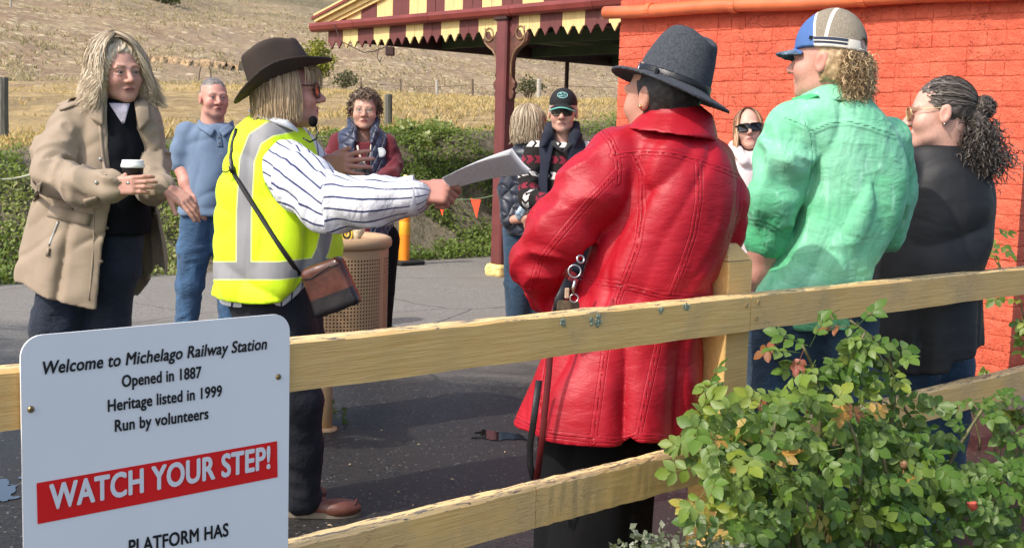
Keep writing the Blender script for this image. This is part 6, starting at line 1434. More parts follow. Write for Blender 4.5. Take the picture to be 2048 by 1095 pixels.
st1 = n.math('MULTIPLY', n.math('MULTIPLY', n.step(n.math('ABSOLUTE', n.math('SUBTRACT', lz, .0135)), .0055, .0045), n.step(ly, -.085, -.08)), n.math('SUBTRACT', 1.0, front)); c = n.mix(st1, c, (.022, .032, .06))
st2 = n.math('MULTIPLY', n.math('MULTIPLY', n.step(n.math('ABSOLUTE', n.math('SUBTRACT', lz, .0015)), .0045, .0036), n.step(ly, -.085, -.08)), n.math('SUBTRACT', 1.0, front)); c = n.mix(st2, c, (.022, .030, .05))
vis = n.attr('vis'); c = n.mix(n.step(vis, .3, .7), c, n.mix(n.step(n.noise(w_, 25, 4), .4, .65), (.040, .075, .13), (.17, .24, .30)))
M_TRUCK = n.done(c, .85, n.bump(n.noise(w_, 260, 2), .3, .002))
hb = P.hw(0, -.004, .034); HR = frame(303, 3, 8); Rn = np.array(HR, F32); CA = dict(dome=(.092, .116, .134), vl=.092, vdrop=.020)
capf = lambda p: smax(cap_sdf((p - V3(hb)) @ Rn, **CA), -s_ell((p - V3(hb)) @ Rn, (0, -.115, .012), (.032, .030, .022)), .004)
P.wear('cap', capf, [hb + HR @ Vector((x, y, z)) for x in (-.11, .11) for y in (-.13, .19) for z in (-.09, .13)], 0, .0040, M_TRUCK, lambda V: dict(zip(('lx', 'ly', 'lz', 'vis'), list(((V - V3(hb)) @ Rn).T) + [((s_ell((V - V3(hb)) @ Rn, (0, -.006, -.004), CA['dome']) > .004) & (((V - V3(hb)) @ Rn)[:, 2] < .012) & (((V - V3(hb)) @ Rn)[:, 1] > .03)).astype(F32)])))
b = MB(); b.tube([hb + HR @ Vector((.090 * math.sin(a), -.006 - .113 * math.cos(a), -.006)) for a in (-.42, -.2, 0, .2, .42)], .007, 6, flat=.4); P.gear('cap_strap', b, plain('strap_grey', (.45, .42, .37), .5, .1), 'cap', True)
b = MB(); b.lathe([(.0003, .134), (.006, .133), (.008, .127)], hb + HR @ Vector((0, -.006, -.004)), 10, HR); P.gear('cap_button', b, plain('button_blue', (.08, .12, .25), .7, .1), 'cap', True)
b = MB(); ca = hits(capf, [(1624, 76)], 3.6, 4.0)[0]; b.box(toward(ca, .002), (.0095, .0012, .0055), Matrix((Vector((.97, .1, -.18)), Vector((-.1, 1, 0)), Vector((.18, 0, .97)))).transposed()); P.gear('cap_label', b, M_FRAMEB, 'cap')
trousers(P, [([J(1560, 640, 0), J(1556, 800, 0), J(1556, 960, 0), J(1556, 1140, 0)], [.125, .10, .085, .075]), ([J(1680, 640, 0), J(1682, 800, 0), J(1684, 960, 0), J(1684, 1140, 0)], [.125, .10, .085, .075])], M_JMID, .010, .012)
b = patch(P, 'jeans_pocket', lambda p: np.minimum(s_cone(p, J(1560, 640, 0), J(1556, 800, 0), .125, .10), s_cone(p, J(1680, 640, 0), J(1682, 800, 0), .125, .10)), [(1548, 668), (1612, 668), (1608, 728), (1552, 724)], M_JMID, 5, 5, .008, .008)
for px in (1556, 1684): shoe(P, (at(px, 1000, 3.9).x, 3.86, 0), 330, plain('boot_brown', (.10, .06, .035), .7, .2), .29)
P.finish()

# ---------------------------------------------------------------- woman in black with the curly ponytail
P = Person('woman in a black top with a grey curly ponytail and glasses, seen from behind', 1870, 4.4, (.66, .38, .29)); J = P.J
M_BLK2 = cloth('black_jersey', (.0085, .0087, .0094), .62, .15, .5, 7, .02, .2, .0)
rows = lrows(4.4, [(292, 1838, 1912, .08, 0), (306, 1812, 1936, .11, 0), (326, 1782, 1972, .135, 0), (362, 1764, 1990, .15, 0), (410, 1752, 1996, .165, 0), (470, 1745, 1986, .18, 0), (540, 1742, 1962, .19, 0), (600, 1738, 1964, .195, 0), (660, 1736, 1966, .20, 0), (715, 1736, 1966, .205, 0), (765, 1734, 1966, .21, 0)]); Lb = Loft(rows)
ls = [J(1790, 350, -.04), J(1764, 430, -.04), J(1752, 510, .06)]; hem = hem_of(P, [(1730, 748), (1800, 752), (1860, 748), (1892, 742), (1900, 722), (1950, 716), (1970, 700)], -.18)
def bl(p):
    d = Lb(p) + folds(p, (1, 0, .45), 1.5, 6, .024, 3) * np.clip((p[:, 2] - .85) * 4, 0, 1) + folds(p, (0, 0, 1), 1.4, 9, .024, 8) * np.clip((1.0 - p[:, 2]) * 4, 0, 1)
    d = smax(d, hem(p[:, 0]) - p[:, 2], .006); d = smin(d, sleeve(p, ls, [.09, .078, .06], .010, 18, 4), .03)
    return smin(d, np.maximum(np.abs(p[:, 2] - J(1850, 640).z) - .004, d - .003) if False else d, .001)
P.wear('top', bl, [(r[1] + q * r[3], r[2] + q * r[4], r[0]) for r in rows for q in (-1, 1)] + ls, .06, .0065, M_BLK2)
P.head(1880, 226, 0, 284, -4, 4, 1.06, J(1884, 312, .02), dict(jaw=1.1, cheek=1.1, wide=1.02, neck=1.1), .0042, brows=(.3, .2, .15), flush=.45); P.core(lrows(4.4, [(315, 1820, 1940, .10, 0), (700, 1770, 1930, .12, 0)]))
shades(P, NT('amber_lens').done((.25, .12, .05), .08, None, alpha=.75), plain('gold_frame', (.62, .46, .26), .3, .05, metal=.5), .026, .021, .108, .0, .032, .014, .0020, False, .010)
b = MB(); b.lathe([(max(.0002, .004 * math.sin(t)), .004 * math.cos(t)) for t in [math.pi * i / 6 for i in range(7)]], P.hw(-.085, -.006, -.046), 8); P.gear('earring', b, M_CHR, None, True)
M_HGC = hair_mat('hair_dark_grey', [(.035, .026, .020), (.060, .046, .036), (.095, .076, .061), (.19, .16, .135)])
g = np.random.RandomState(12); N = 1500; k = 12; knot = np.array((0, -.118, .018))
ph = np.radians(g.uniform(35, 325, N)); th = g.uniform(.05, 1.75, N); S = np.zeros((N, k, 3)); cen = np.array((0, -.016, .030))
u0 = np.stack([np.sin(th) * np.sin(ph), np.sin(th) * np.cos(ph), np.cos(th)], 1); keep = ~((u0[:, 1] > .62) & (u0[:, 2] < .62)) & ~((u0[:, 2] < -.05) & (u0[:, 1] > -.2)); u0 = u0[keep]; N = len(u0); S = S[:N]
u1 = (knot - cen) / np.array((.0755, .098, .086)); u1 = u1 / np.linalg.norm(u1); hh = g.uniform(1.03, 1.10, N)
for j in range(k):
    t = j / (k - 1); q = u0 * (1 - t) + u1 * t; q /= np.linalg.norm(q, axis=1, keepdims=True)
    wv = .0040 * np.sin(t * 30 + 8 * u0[:, 0:1] + 5 * u0[:, 2:3]) * (1 - t); S[:, j] = cen + q * np.array((.0755, .098, .086)) * (hh[:, None] + .02 * math.sin(t * 3.1)) + wv * np.array((.3, .3, 1))
Sw = to_world(P, S)
P.hairmesh(Sw, taper(k, .0022), M_HGC)
N = 900; rr_ = g.randn(N, 3); rr_ /= np.linalg.norm(rr_, axis=1, keepdims=True); bun = coils(P, np.array((0, -.140, .016)) + rr_ * .018, rr_ + .3 * g.randn(N, 3), .026, 14, .009, 1.3, .2, 7)
N2 = 1500; t_ = g.uniform(0, 1, N2); ax = np.array((0, -.112, -.02)) + t_[:, None] * np.array((0, -.020, -.150)) + g.randn(N2, 3) * np.array((.022, .024, .012)) * (1 + .6 * t_[:, None]); pon = coils(P, ax, np.array((0, -.22, -1.0)) + .45 * g.randn(N2, 3), .075, 14, .009, 1.9, .2, 8)
V1, Q1, a1_, b1_ = strand_mesh(to_world(P, np.concatenate([bun, pon])), taper(14, .0021, .5), P.hw(0, -.12, -.04)); P.pending.append(('ponytail', npmesh('ponytail', V1 - np.array(P.base), Q1, M_HGC, True, {'hv': a1_, 'ht': b1_}), 'hair'))
hair_cap(P, 'hair_base', lambda q: smin(smin(smax(smax(s_ell(q, (0, -.018, .028), (.080, .102, .091)), -s_ell(q, (0, .100, -.02), (.10, .100, .105)), .01), -.055 - q[:, 2] - .3 * np.clip(q[:, 1], -.2, .0), .02), s_ell(q, (0, -.140, .016), (.030, .030, .030)), .01), s_cone(q, (0, -.112, -.01), (0, -.134, -.165), .034, .048), .02) + .012 * (vnoise(q * 80, 3) - .5).astype(F32), M_HGC, .006, .2)
trousers(P, [([J(1815, 730, -.02), J(1822, 860, 0), J(1826, 1060, 0)], [.115, .10, .08]), ([J(1886, 730, .06), J(1880, 860, .06), J(1874, 1060, .06)], [.115, .10, .08])], M_JMID, .009, .012)
for px in (1826, 1874): shoe(P, (at(px, 900, 4.4).x, 4.36, 0), 320, M_BLACKC, .26)
P.finish()
# ---------------------------------------------------------------- litter bin
BC = Vector((at(668, 500, 5.75).x, 5.75, 0)); BR = .262
bin_ = empty('litter_bin', BC); tag(bin_, 'tan perforated metal litter bin on a post behind the guide', 'bin')
M_BIN = plain('bin_tan', (.46, .29, .155), .45, .08, 4, .08, 40); M_BIND = plain('bin_liner', (.02, .016, .012), .8, .1)
nc, nr = 100, 29; z0, z1 = .34, .83; V, F_ = [], []; pit = (z1 - z0) / nr
zs = [z0 - .035] + [z0 + pit * (j + e) for j in range(nr) for e in (.24, .76)] + [.90]; an = [2 * math.pi * (i + e) / nc for i in range(nc) for e in (.25, .75)]
for lay in (0, 1):
    R_ = BR - .003 * lay; b0 = len(V)
    for z in zs: V += [(R_ * math.cos(a) * (1 - .02 * (.9 - z)), R_ * math.sin(a) * (1 - .02 * (.9 - z)), z) for a in an]
    W = 2 * nc
    for j in range(len(zs) - 1):
        for i in range(W):
            if j % 2 == 1 and i % 2 == 0 and (i // 2) % 25 not in (18, 19): continue
            i2 = (i + 1) % W; q = (b0 + j * W + i, b0 + j * W + i2, b0 + (j + 1) * W + i2, b0 + (j + 1) * W + i); F_.append(q if lay == 0 else q[::-1])
put('basket', pymesh('basket', V, F_, M_BIN), bin_)
b = MB(); b.lathe([(BR - .02, .30), (BR - .018, .86)], (0, 0, 0), 40); b.lathe([(.001, .31), (BR - .02, .31)], (0, 0, 0), 40); b.build('liner', M_BIND, bin_)
b = MB(); b.lathe([(BR - .030, .875), (BR + .002, .868), (BR + .014, .880), (BR + .017, .900), (BR + .010, .918), (BR - .008, .926), (BR - .030, .918), (BR - .034, .895), (BR - .030, .875)], (0, 0, 0), 48); b.build('rim', M_BIN, bin_, smooth=True)
b = MB(); px_ = at(652, 800, 5.62) - BC; b.tube([(px_.x, px_.y, 0), (px_.x, px_.y, .36)], .030, 12); b.lathe([(.055, .0), (.055, .012), (.03, .014)], (px_.x, px_.y, 0), 12); b.build('leg', M_BIN, bin_, smooth=True)
M_SACK = plain('paper_sack', (.62, .50, .32), .7, .15, 10, .7, 30, .02)
c0 = at(692, 476, 5.66); V, Q = sdf_mesh(lambda p: s_box(p, c0, (.075, .05, .085), np.array(Matrix.Rotation(.15, 3, 'Y')), .02) + .025 * (vnoise(p * 22, 5) - .5).astype(F32), *bounds([c0], .13), .006)
sack = tag(put('paper_bag', npmesh('paper_bag', V - V3(c0), Q, M_SACK), None, c0), 'crumpled cream paper bag with yellow and black rings in the bin', 'bag')
sackf = lambda p: s_box(p, c0, (.075, .05, .085), np.array(Matrix.Rotation(.15, 3, 'Y')), .02) + .025 * (vnoise(p * 22, 5) - .5).astype(F32)
class _Q: pass
_q = _Q(); _q.Y = 5.66
for r_, col_ in ((13, (.75, .50, .03)), (8, (.02, .018, .015)), (5, (.70, .45, .03))):
    b = MB(); hp = hits(sackf, [(694 + r_ * math.cos(a) * .8, 468 + r_ * math.sin(a)) for a in [i * .449 for i in range(15)]], 5.5, 5.8); b.tube([toward(p_, .003) - c0 for p_ in hp], .005, 5, False); b.build('printed_ring', plain('sack_print', col_, .6, .05, 5, 0), sack, smooth=True)

# ---------------------------------------------------------------- bollard, flag line, ropes
bp = onground(808, 528); bol = empty('bollard', (bp.x, bp.y, 0)); tag(bol, 'orange plastic bollard with pale collar on a black rubber base', 'bollard')
M_ORNG = plain('bollard_orange', (.90, .27, .012), .4, .12, 5, .05, 20); M_PALE = plain('bollard_collar', (.80, .66, .28), .5, .08); M_RUB = plain('rubber_black', (.014, .014, .014), .8, .2)
b = MB(); b.lathe([(.064, .04), (.062, .08), (.058, .74), (.056, .76)], (0, 0, 0), 20); b.build('tube', M_ORNG, bol, smooth=True)
b = MB(); b.lathe([(.058, .76), (.075, .78), (.076, .85), (.060, .87), (.055, .885), (.034, .89), (.032, .96), (.020, .985), (.001, .99)], (0, 0, 0), 20); b.build('collar', M_PALE, bol, smooth=True)
b = MB(); b.lathe([(.061, .33), (.0625, .335), (.0625, .47), (.061, .475)], (0, 0, 0), 20); b.build('band', plain('bollard_band', (.92, .42, .03), .3, .05), bol, smooth=True)
b = MB(); b.box((0, 0, .025), (.17, .17, .022), Matrix.Rotation(.75, 3, 'Z')); b.build('base', M_RUB, bol, bevel=.012)
fl = empty('flag_line', (bp.x, bp.y, .88)); tag(fl, 'thin cord with small orange safety flags from the bollard to the veranda post', 'flag line')
A_, B_ = Vector((bp.x, bp.y, .90)), Vector((PP.x - .08, PP.y - .02, .83)); cat_ = lambda t: A_.lerp(B_, t) + Vector((0, 0, -.10 * 4 * t * (1 - t)))
b = MB(); b.tube([cat_(i / 16) - A_ + Vector((0, 0, .02)) for i in range(17)], .006, 5); b.build('cord', plain('cord_green', (.12, .17, .09), .7, .1), fl, smooth=True)
for t in (.42, .80):
    c_ = cat_(t) - A_ + Vector((0, 0, .02)); d_ = (B_ - A_).normalized(); b = MB(); b.add([c_ - d_ * .075, c_ + d_ * .075, c_ + d_ * .01 + Vector((.01, -.03, -.20)), c_ - d_ * .075 + Vector((0, .006, 0)), c_ + d_ * .075 + Vector((0, .006, 0)), c_ + d_ * .01 + Vector((.01, -.024, -.20))], [(0, 2, 1), (3, 4, 5), (0, 1, 4, 3), (1, 2, 5, 4), (2, 0, 3, 5)]); b.build('flag', plain('flag_orange', (.95, .06, .012), .6, .05), fl)
M_ROPE = plain('rope_pale', (.60, .60, .42), .8, .1)
r0, r1 = at(-120, 332, 11.6), at(75, 345, 12.2); b = MB(); b.tube([r0.lerp(r1, i / 10) - r0 + Vector((0, 0, -.10 * 4 * (i / 10) * (1 - i / 10))) for i in range(11)], .012, 6); tag(b.build('rope', M_ROPE, None, r0, True), 'pale rope strung across the ivy bank beyond the tan coat', 'rope')
r0 = onground(-60, 545); b = MB(); b.tube([at(x, y, Y_) - r0 for x, y, Y_ in ((-60, 515, 11.3), (0, 543, 11.1), (25, 556, 10.95), (60, 561, 10.9))], .012, 6); tag(b.build('hose', M_ROPE, None, r0, True), 'pale yellow hose at the foot of the ivy bank', 'hose')

# ---------------------------------------------------------------- paddock posts
n = NT('grey_timber'); f = n.noise(n.mapv(n.co(), (20, 20, 1)), 4, 5, .7); M_OLD = n.done(n.mix(n.step(f, .3, .7), (.075, .075, .06), (.20, .195, .165)), .9, n.bump(f, .8, .02))
def oldpost(px, ytop, ybot, wpx, Y, label, lean=0.0, mat=None, grp='old paddock fence posts', nm='paddock_post'):
    t_, b_ = at(px, ytop, Y), at(px + lean, ybot, Y); g_ = hz(b_.x, b_.y); r = wpx / 2 * Y / FPX; b = MB()
    b.tube([Vector((b_.x, b_.y, min(g_, b_.z) - .3)) - b_, (t_ - b_) * .5, t_ - b_ - Vector((0, 0, r * .3)), t_ - b_], [r * 1.05, r, r, r * .82], 9); tag(b.build(nm, mat or M_OLD, None, b_, False), label, 'post', grp)
oldpost(6, 154, 262, 20, 14.5, 'thick weathered timber post at the picture\'s left edge'); oldpost(777, 188, 260, 15, 17.2, 'weathered timber post just right of the curly brown hair')
M_PICK = plain('picket_rust', (.12, .085, .06), .8, .2); M_PALEP = plain('picket_pale', (.42, .38, .31), .8, .2)
for px, y0, y1, w_, Y_, ln, lab, mt in ((722, 153, 178, 2.5, 62, 0, 'thin fence picket in the dry grass above the curly brown hair', M_PICK), (801, 158, 188, 3, 62, 1, 'thin fence picket in the dry grass left of the pale post', M_PICK), (873, 160, 190, 6, 60, 2, 'pale grey fence post in the dry grass left of the veranda post', M_PALEP), (945, 158, 184, 4, 62, 1, 'thin picket close to the veranda bracket', M_PICK),
        (10, 110, 136, 2, 70, -6, 'thin picket on the slope above the left timber post', M_PICK), (38, 82, 100, 4, 78, 4, 'short stub post high on the slope by the tall pole', M_PICK), (24, 112, 150, 2.5, 62, -8, 'leaning picket right of the left timber post', M_PICK), (34, 112, 148, 3, 60, 8, 'second leaning picket right of the left timber post', M_PICK), (67, 118, 146, 2.5, 60, 1, 'upright picket left of the blond wavy hair', M_PICK), (90, 122, 150, 3, 60, 16, 'strongly leaning picket nearest the blond wavy hair', M_PICK), (402, 133, 158, 2.5, 62, -6, 'thin picket above the grey haired man', M_PICK), (418, 133, 155, 2.5, 62, 6, 'thin leaning picket above the grey haired man', M_PICK)):
    oldpost(px, y0, y1, w_, Y_, lab, ln, mt, 'thin paddock pickets', 'fence_picket')
oldpost(1078, 158, 184, 9, 55, 'stout pale strainer post above the blond bob', 0, M_PALEP, 'thin paddock pickets', 'strainer_post'); oldpost(20, -40, 76, 4, 80, 'tall thin pole on the hillside in the upper corner', 3, M_PALEP, None, 'slope_pole')
wp = [at(px, y, Y_) for px, y, Y_ in ((640, 172, 62), (722, 166, 62), (801, 172, 62), (873, 174, 60), (945, 170, 62), (1078, 170, 58), (1230, 176, 56))]
b = MB(); b.tube([p_ - wp[0] for p_ in wp], .012, 4); tag(b.build('fence_wire', M_PICK, None, wp[0]), 'slack fence wire running along the thin pickets', 'wire')

# ---------------------------------------------------------------- puddles
M_WAT = NT('puddle_water').done((.012, .012, .013), .02, None, spec=1.0, ior=1.9)
def puddle(px, py, rx, ry, seed, lab):
    """film of water whose ragged edge follows the dips of the bitumen"""
    c_ = onground(px, py); n_ = 90; u = np.linspace(-1.3, 1.3, n_); X, Y = np.meshgrid(u, u, indexing='ij'); P_ = np.stack([X.ravel() * rx, Y.ravel() * ry, X.ravel() * 0], 1)
    f = 1 - np.hypot(X, Y).ravel() + 0.9 * (vnoise(P_ * 14 + 50, seed) - .5) + .35 * (vnoise(P_ * 45 + 50, seed + 1) - .5); ok = (f > .12).reshape(n_, n_); i = np.arange(n_ * n_).reshape(n_, n_)
    k = ok[:-1, :-1] & ok[1:, :-1] & ok[:-1, 1:] & ok[1:, 1:]; F_ = np.stack([i[:-1, :-1][k], i[1:, :-1][k], i[1:, 1:][k], i[:-1, 1:][k]], 1)
    o = put('puddle', npmesh('puddle', P_, F_, M_WAT), None, (c_.x, c_.y, .004)); o['kind'] = 'structure'
puddle(1000, 872, .15, .11, 4, ''); puddle(0, 985, .09, .20, 5, '')
# fallen leaves, scraps
M_LIT = plain('dead_leaf', (.40, .30, .17), .8, .3, 30)
r = random.Random(3)
for k, (px, py) in enumerate(((838, 890), (797, 985), (763, 862), (740, 990), (826, 1012), (660, 1052), (905, 960), (700, 930), (960, 985), (1010, 905))):
    c_ = onground(px, py); b = MB(); s_ = r.uniform(.006, .012); b.add([(-s_, 0, .002), (0, -s_ * .5, .006), (s_ * 1.1, 0, .003), (0, s_ * .5, .005), (0, 0, .010)], [(0, 1, 4), (1, 2, 4), (2, 3, 4), (3, 0, 4)]); o = b.build('fallen_leaf', M_LIT, None, (c_.x, c_.y, .001)); o.rotation_euler = (0, 0, r.uniform(0, 6)); tag(o, 'small dead leaf lying on the dark bitumen below the top rail', 'leaf', 'dead leaves on the bitumen')
# ---------------------------------------------------------------- plants
def leaf_mat(name, cols, rough=.42, trans=.25, spec=.5):
    n = NT(name); v = n.attr('lv'); c = n.ramp(v, [(i / (len(cols) - 1), q) for i, q in enumerate(cols)]); f = n.noise(None, 40, 3)
    c = n.mix(n.math('MULTIPLY', n.step(f, .4, .7), .25), c, scl(cols[0], .8)); t = n.n('ShaderNodeBsdfTranslucent'); n._in(t.inputs['Color'], n.mix(.5, c, (.35, .45, .03))); n.done(c, rough, None, spec=spec)
    mx = n.n('ShaderNodeMixShader'); mx.inputs[0].default_value = trans; n.l(n.b.outputs[0], mx.inputs[1]); n.l(t.outputs[0], mx.inputs[2]); n.l(mx.outputs[0], n.out.inputs['Surface']); return n.m
def scatter_leaves(name, C, S, mat, seed=1, up=.6, aim=None, shape='oval', spread=.9, parent=None, loc=None, lv=None):
    """C (n,3) places, S (n) sizes -> one mesh of small folded leaves"""
    g = np.random.RandomState(seed); n_ = len(C); nr = g.randn(n_, 3) * spread; nr[:, 2] += up
    if aim is not None: nr += np.array(aim)
    nr /= np.linalg.norm(nr, axis=1, keepdims=True); d = g.randn(n_, 3); d -= nr * (d * nr).sum(1, keepdims=True); d /= np.linalg.norm(d, axis=1, keepdims=True); w = np.cross(nr, d)
    sh = {'oval': ((0, 0, -.04), (.45, .36, .06), (1.0, 0, -.05), (.45, -.36, .06)), 'blade': ((0, -.05, 0), (0, .05, 0), (1, .02, .0), (.6, -.035, .02))}[shape]
    V = np.stack([C + (d * a + w * b + nr * c) * S[:, None] for a, b, c in sh], 1).reshape(-1, 3); i = np.arange(n_) * 4
    F_ = np.concatenate([np.stack([i, i + 2, i + 1], 1), np.stack([i, i + 3, i + 2], 1)])
    L = np.repeat(g.rand(n_) if lv is None else lv, 4); o_ = np.zeros(3) if loc is None else np.array(loc)
    return put(name, npmesh(name, V - o_, F_, mat, False, {'lv': L}), parent, loc if parent is None else None)
# ivy on the bank
g = np.random.RandomState(2); N = 150000; q = g.uniform(-.10, 3.1, N) ; s = g.uniform(.5, 21, N); x = (q + Q0) * WU.x + s * FD.x; y = (q + Q0) * WU.y + s * FD.y
pn = vnoise(np.stack([x * .75, y * .75, x * 0], 1), 6); pn2 = vnoise(np.stack([x * 2.6, y * 2.6, x * 0], 1), 7); dens_ = .62 * pn + .38 * pn2
sc1 = onground(935, 520); bare = np.zeros(N, bool)
X_, Y_ = proj(np.stack([x, y, hill(x, y)], 1)); bare |= (np.hypot((X_ - 930) / 34, (Y_ - 415) / 55) < 1) & (g.rand(N) < .8); bare |= (np.hypot((X_ - 950) / 85, (Y_ - 295) / 28) < 1) & (g.rand(N) < .6); bare |= (Y_ < 300) & (X_ < 340) & (g.rand(N) < .7)
keep = (dens_ > .27 + .10 * g.rand(N)) & ~bare & (g.rand(N) < np.clip((2.85 + 1.0 * (pn - .5) - q) / .75, 0, 1)); x, y, q, pn2 = x[keep], y[keep], q[keep], pn2[keep]; lift = g.rand(len(x)) ** 1.5 * (.03 + .13 * pn2)
C = np.stack([x, y, hill(x, y) + .012 + lift], 1); lvv = np.clip(.75 * vnoise(np.stack([x * 1.1, y * 1.1, x * 0], 1), 11) + .45 * g.rand(len(x)) - .05, 0, 1); M_IVY = leaf_mat('ivy_leaf', [(.060, .105, .022), (.12, .185, .04), (.19, .26, .06), (.28, .33, .10), (.36, .36, .16)], .55, .35, .25)
o = scatter_leaves('ivy', C, g.uniform(.028, .060, len(x)), M_IVY, 3, .9, (-.35, -.35, 0), lv=lvv); tag(o, 'green ivy ground cover on the bank behind the platform', 'ivy', None, 'stuff')
# dry grass on paddock and slope
M_DRY = leaf_mat('dry_grass', [(.42, .28, .11), (.62, .45, .20), (.76, .60, .32), (.54, .38, .18)], .8, .35, .1); M_DRY2 = leaf_mat('pale_tussock', [(.36, .27, .17), (.56, .44, .29), (.70, .58, .40), (.42, .31, .20)], .85, .35, .1)
def tufts(name, qr, sr, N, hgt, nb, mat, seed, lab, pw=1.0, wid=1.0):
    g = np.random.RandomState(seed); q = qr[0] + (qr[1] - qr[0]) * g.rand(N) ** pw; s = g.uniform(*sr, N) if sr else (g.uniform(-.62, .62, N) * (q + Q0) * 1.15 + (q + Q0) * .55); x = (q + Q0) * WU.x + s * FD.x; y = (q + Q0) * WU.y + s * FD.y
    X_, Y_ = proj(np.stack([x, y, hill(x, y)], 1)); cn_ = vnoise(np.stack([x * .11, y * .16, x * 0], 1), seed + 30) * .6 + vnoise(np.stack([x * .5, y * .5, x * 0], 1), seed + 31) * .4; k = (cn_ > .40 + .16 * g.rand(N)) & (X_ > -150) & (X_ < 1330) & (y > 2); x, y = x[k], y[k]; n_ = len(x); z = hill(x, y); H = hgt * g.uniform(.5, 1.3, n_)
    px_, pz = [], []; V, L = [], []; lv = np.clip(.5 * vnoise(np.stack([x * .25, y * .25, x * 0], 1), 5) + .5 * g.rand(n_), 0, 1)
    for b_ in range(nb):
        a = g.uniform(0, 6.28, n_); ln = g.uniform(.1, .75, n_) * H; w = H * .055 * wid; bx, by = x + g.randn(n_) * H * .16, y + g.randn(n_) * H * .16; dx, dy = np.cos(a), np.sin(a); h_ = H * g.uniform(.6, 1.0, n_)
        V.append(np.stack([np.stack([bx - dy * w, by + dx * w, z - .03], 1), np.stack([bx + dy * w, by - dx * w, z - .03], 1), np.stack([bx + dx * ln * .4, by + dy * ln * .4, z + h_ * .7], 1), np.stack([bx + dx * ln, by + dy * ln, z + h_], 1)], 1)); L.append(np.clip(lv + .25 * g.randn(n_), 0, 1))
    V = np.concatenate(V).reshape(-1, 3); L = np.repeat(np.concatenate(L), 4); i = np.arange(len(V) // 4) * 4
    F_ = np.concatenate([np.stack([i, i + 1, i + 2], 1), np.stack([i + 1, i + 3, i + 2], 1)]); tag(put(name, npmesh(name, V, F_, mat, False, {'lv': L})), lab, 'grass', None, 'stuff')
tufts('dry_grass', (2.7, 38), None, 25000, .10, 5, M_DRY, 5, 'golden dry grass covering the paddock beyond the bank', 1.6); tufts('tussock_grass', (38, 105), None, 22000, .26, 5, M_DRY2, 6, 'pale tussock grass scattered over the hillside', 1.2, 2.2)
# weeds at the bank crest
g = np.random.RandomState(8); pts = []
M_WEED = leaf_mat('pale_weed', [(.25, .29, .09), (.42, .46, .20), (.52, .55, .30)], .6, .3)
for k, (px, py) in enumerate(((870, 252), (895, 256), (855, 284), (818, 262), (800, 250), (1030, 258))):
    d_ = CROT @ Vector(((px - 1024.0) / FPX, (547.5 - py) / FPX, -1.0)); c_ = None
    for Y_ in np.linspace(11, 24, 300):
        p_ = at(px, py, Y_)
        if p_.z < hz(p_.x, p_.y) + .02: c_ = p_; break
    if c_ is None: continue
    n_ = 26; a = g.uniform(0, 6.28, n_); C = np.array(c_) + np.stack([np.cos(a) * .05, np.sin(a) * .05, g.uniform(.02, .1, n_)], 1); o = scatter_leaves('rosette_weed', C, g.uniform(.07, .12, n_), M_WEED, 20 + k, .9, None, 'oval', .8, None, (c_.x, c_.y, c_.z)); tag(o, ('pale rosette weed on the bank crest left of the veranda post', 'pale rosette weed close to the veranda post on the bank crest', 'pale rosette weed lower down the ivy bank above the papers', 'pale rosette weed right of the weathered timber post', 'pale rosette weed at the foot of the weathered timber post', 'pale rosette weed right of the veranda post by the blond bob')[k], 'weed', 'pale weeds on the bank')
c_ = onground(648, 846); g = np.random.RandomState(5); n_ = 46; a = g.uniform(0, 6.28, n_); rr = .10 * np.sqrt(g.rand(n_)); C = np.array(c_) + np.stack([np.cos(a) * rr, np.sin(a) * rr * .6, g.uniform(.02, .085, n_)], 1)
o = scatter_leaves('weed', C, g.uniform(.03, .055, n_), leaf_mat('weed_leaf', [(.05, .085, .025), (.12, .17, .06), (.20, .25, .10)]), 9, .7, (0, -.5, 0), 'oval', .6, None, (c_.x, c_.y, 0)); tag(o, 'small green weed growing at the foot of the litter bin', 'weed')
# shrubs on the slope
def shrub(name, px, py, Y, rx, rz_, cols, n_, lab, sz, seed, trunk=True, cat='shrub', kind=None):
    c_ = at(px, py, Y); g = np.random.RandomState(seed); u = g.randn(n_, 3); u /= np.linalg.norm(u, axis=1, keepdims=True); r = g.rand(n_) ** .45; P_ = u * r[:, None]; dn = vnoise(P_ * 2.6 + 7, seed); k = dn > .38 + .12 * (r > .8); P_ = P_[k] * np.array((rx, rx * .8, rz_))
    gz = hz(c_.x, c_.y); base = Vector((c_.x, c_.y, gz)); root = empty(name, base); C = P_ + np.array((c_.x, c_.y, max(c_.z, gz + rz_ * .6))); o = scatter_leaves('crown', C, g.uniform(.6, 1.3, len(C)) * sz, leaf_mat(name + '_leaf', cols, .6, .25, .2), seed, .5); o.parent = root; o.location = -base
    b = MB()
    for i in range(5): t_ = Vector((g.uniform(-.5, .5) * rx, g.uniform(-.4, .4) * rx, max(c_.z - gz, rz_ * .6) + rz_ * .3)); b.tube([(0, 0, -.2), t_ * .5 + Vector((.05, 0, 0)), t_], [.05 * rx, .035 * rx, .012 * rx], 6)
    b.build('trunk', M_PICK, root, smooth=True); tag(root, lab, cat, None, kind)
shrub('yellow_shrub', 634, 118, 66, 1.05, 1.15, [(.10, .12, .02), (.26, .27, .04), (.42, .40, .07)], 2600, 'yellow-green shrub on the slope right of the brown hat', .16, 3)
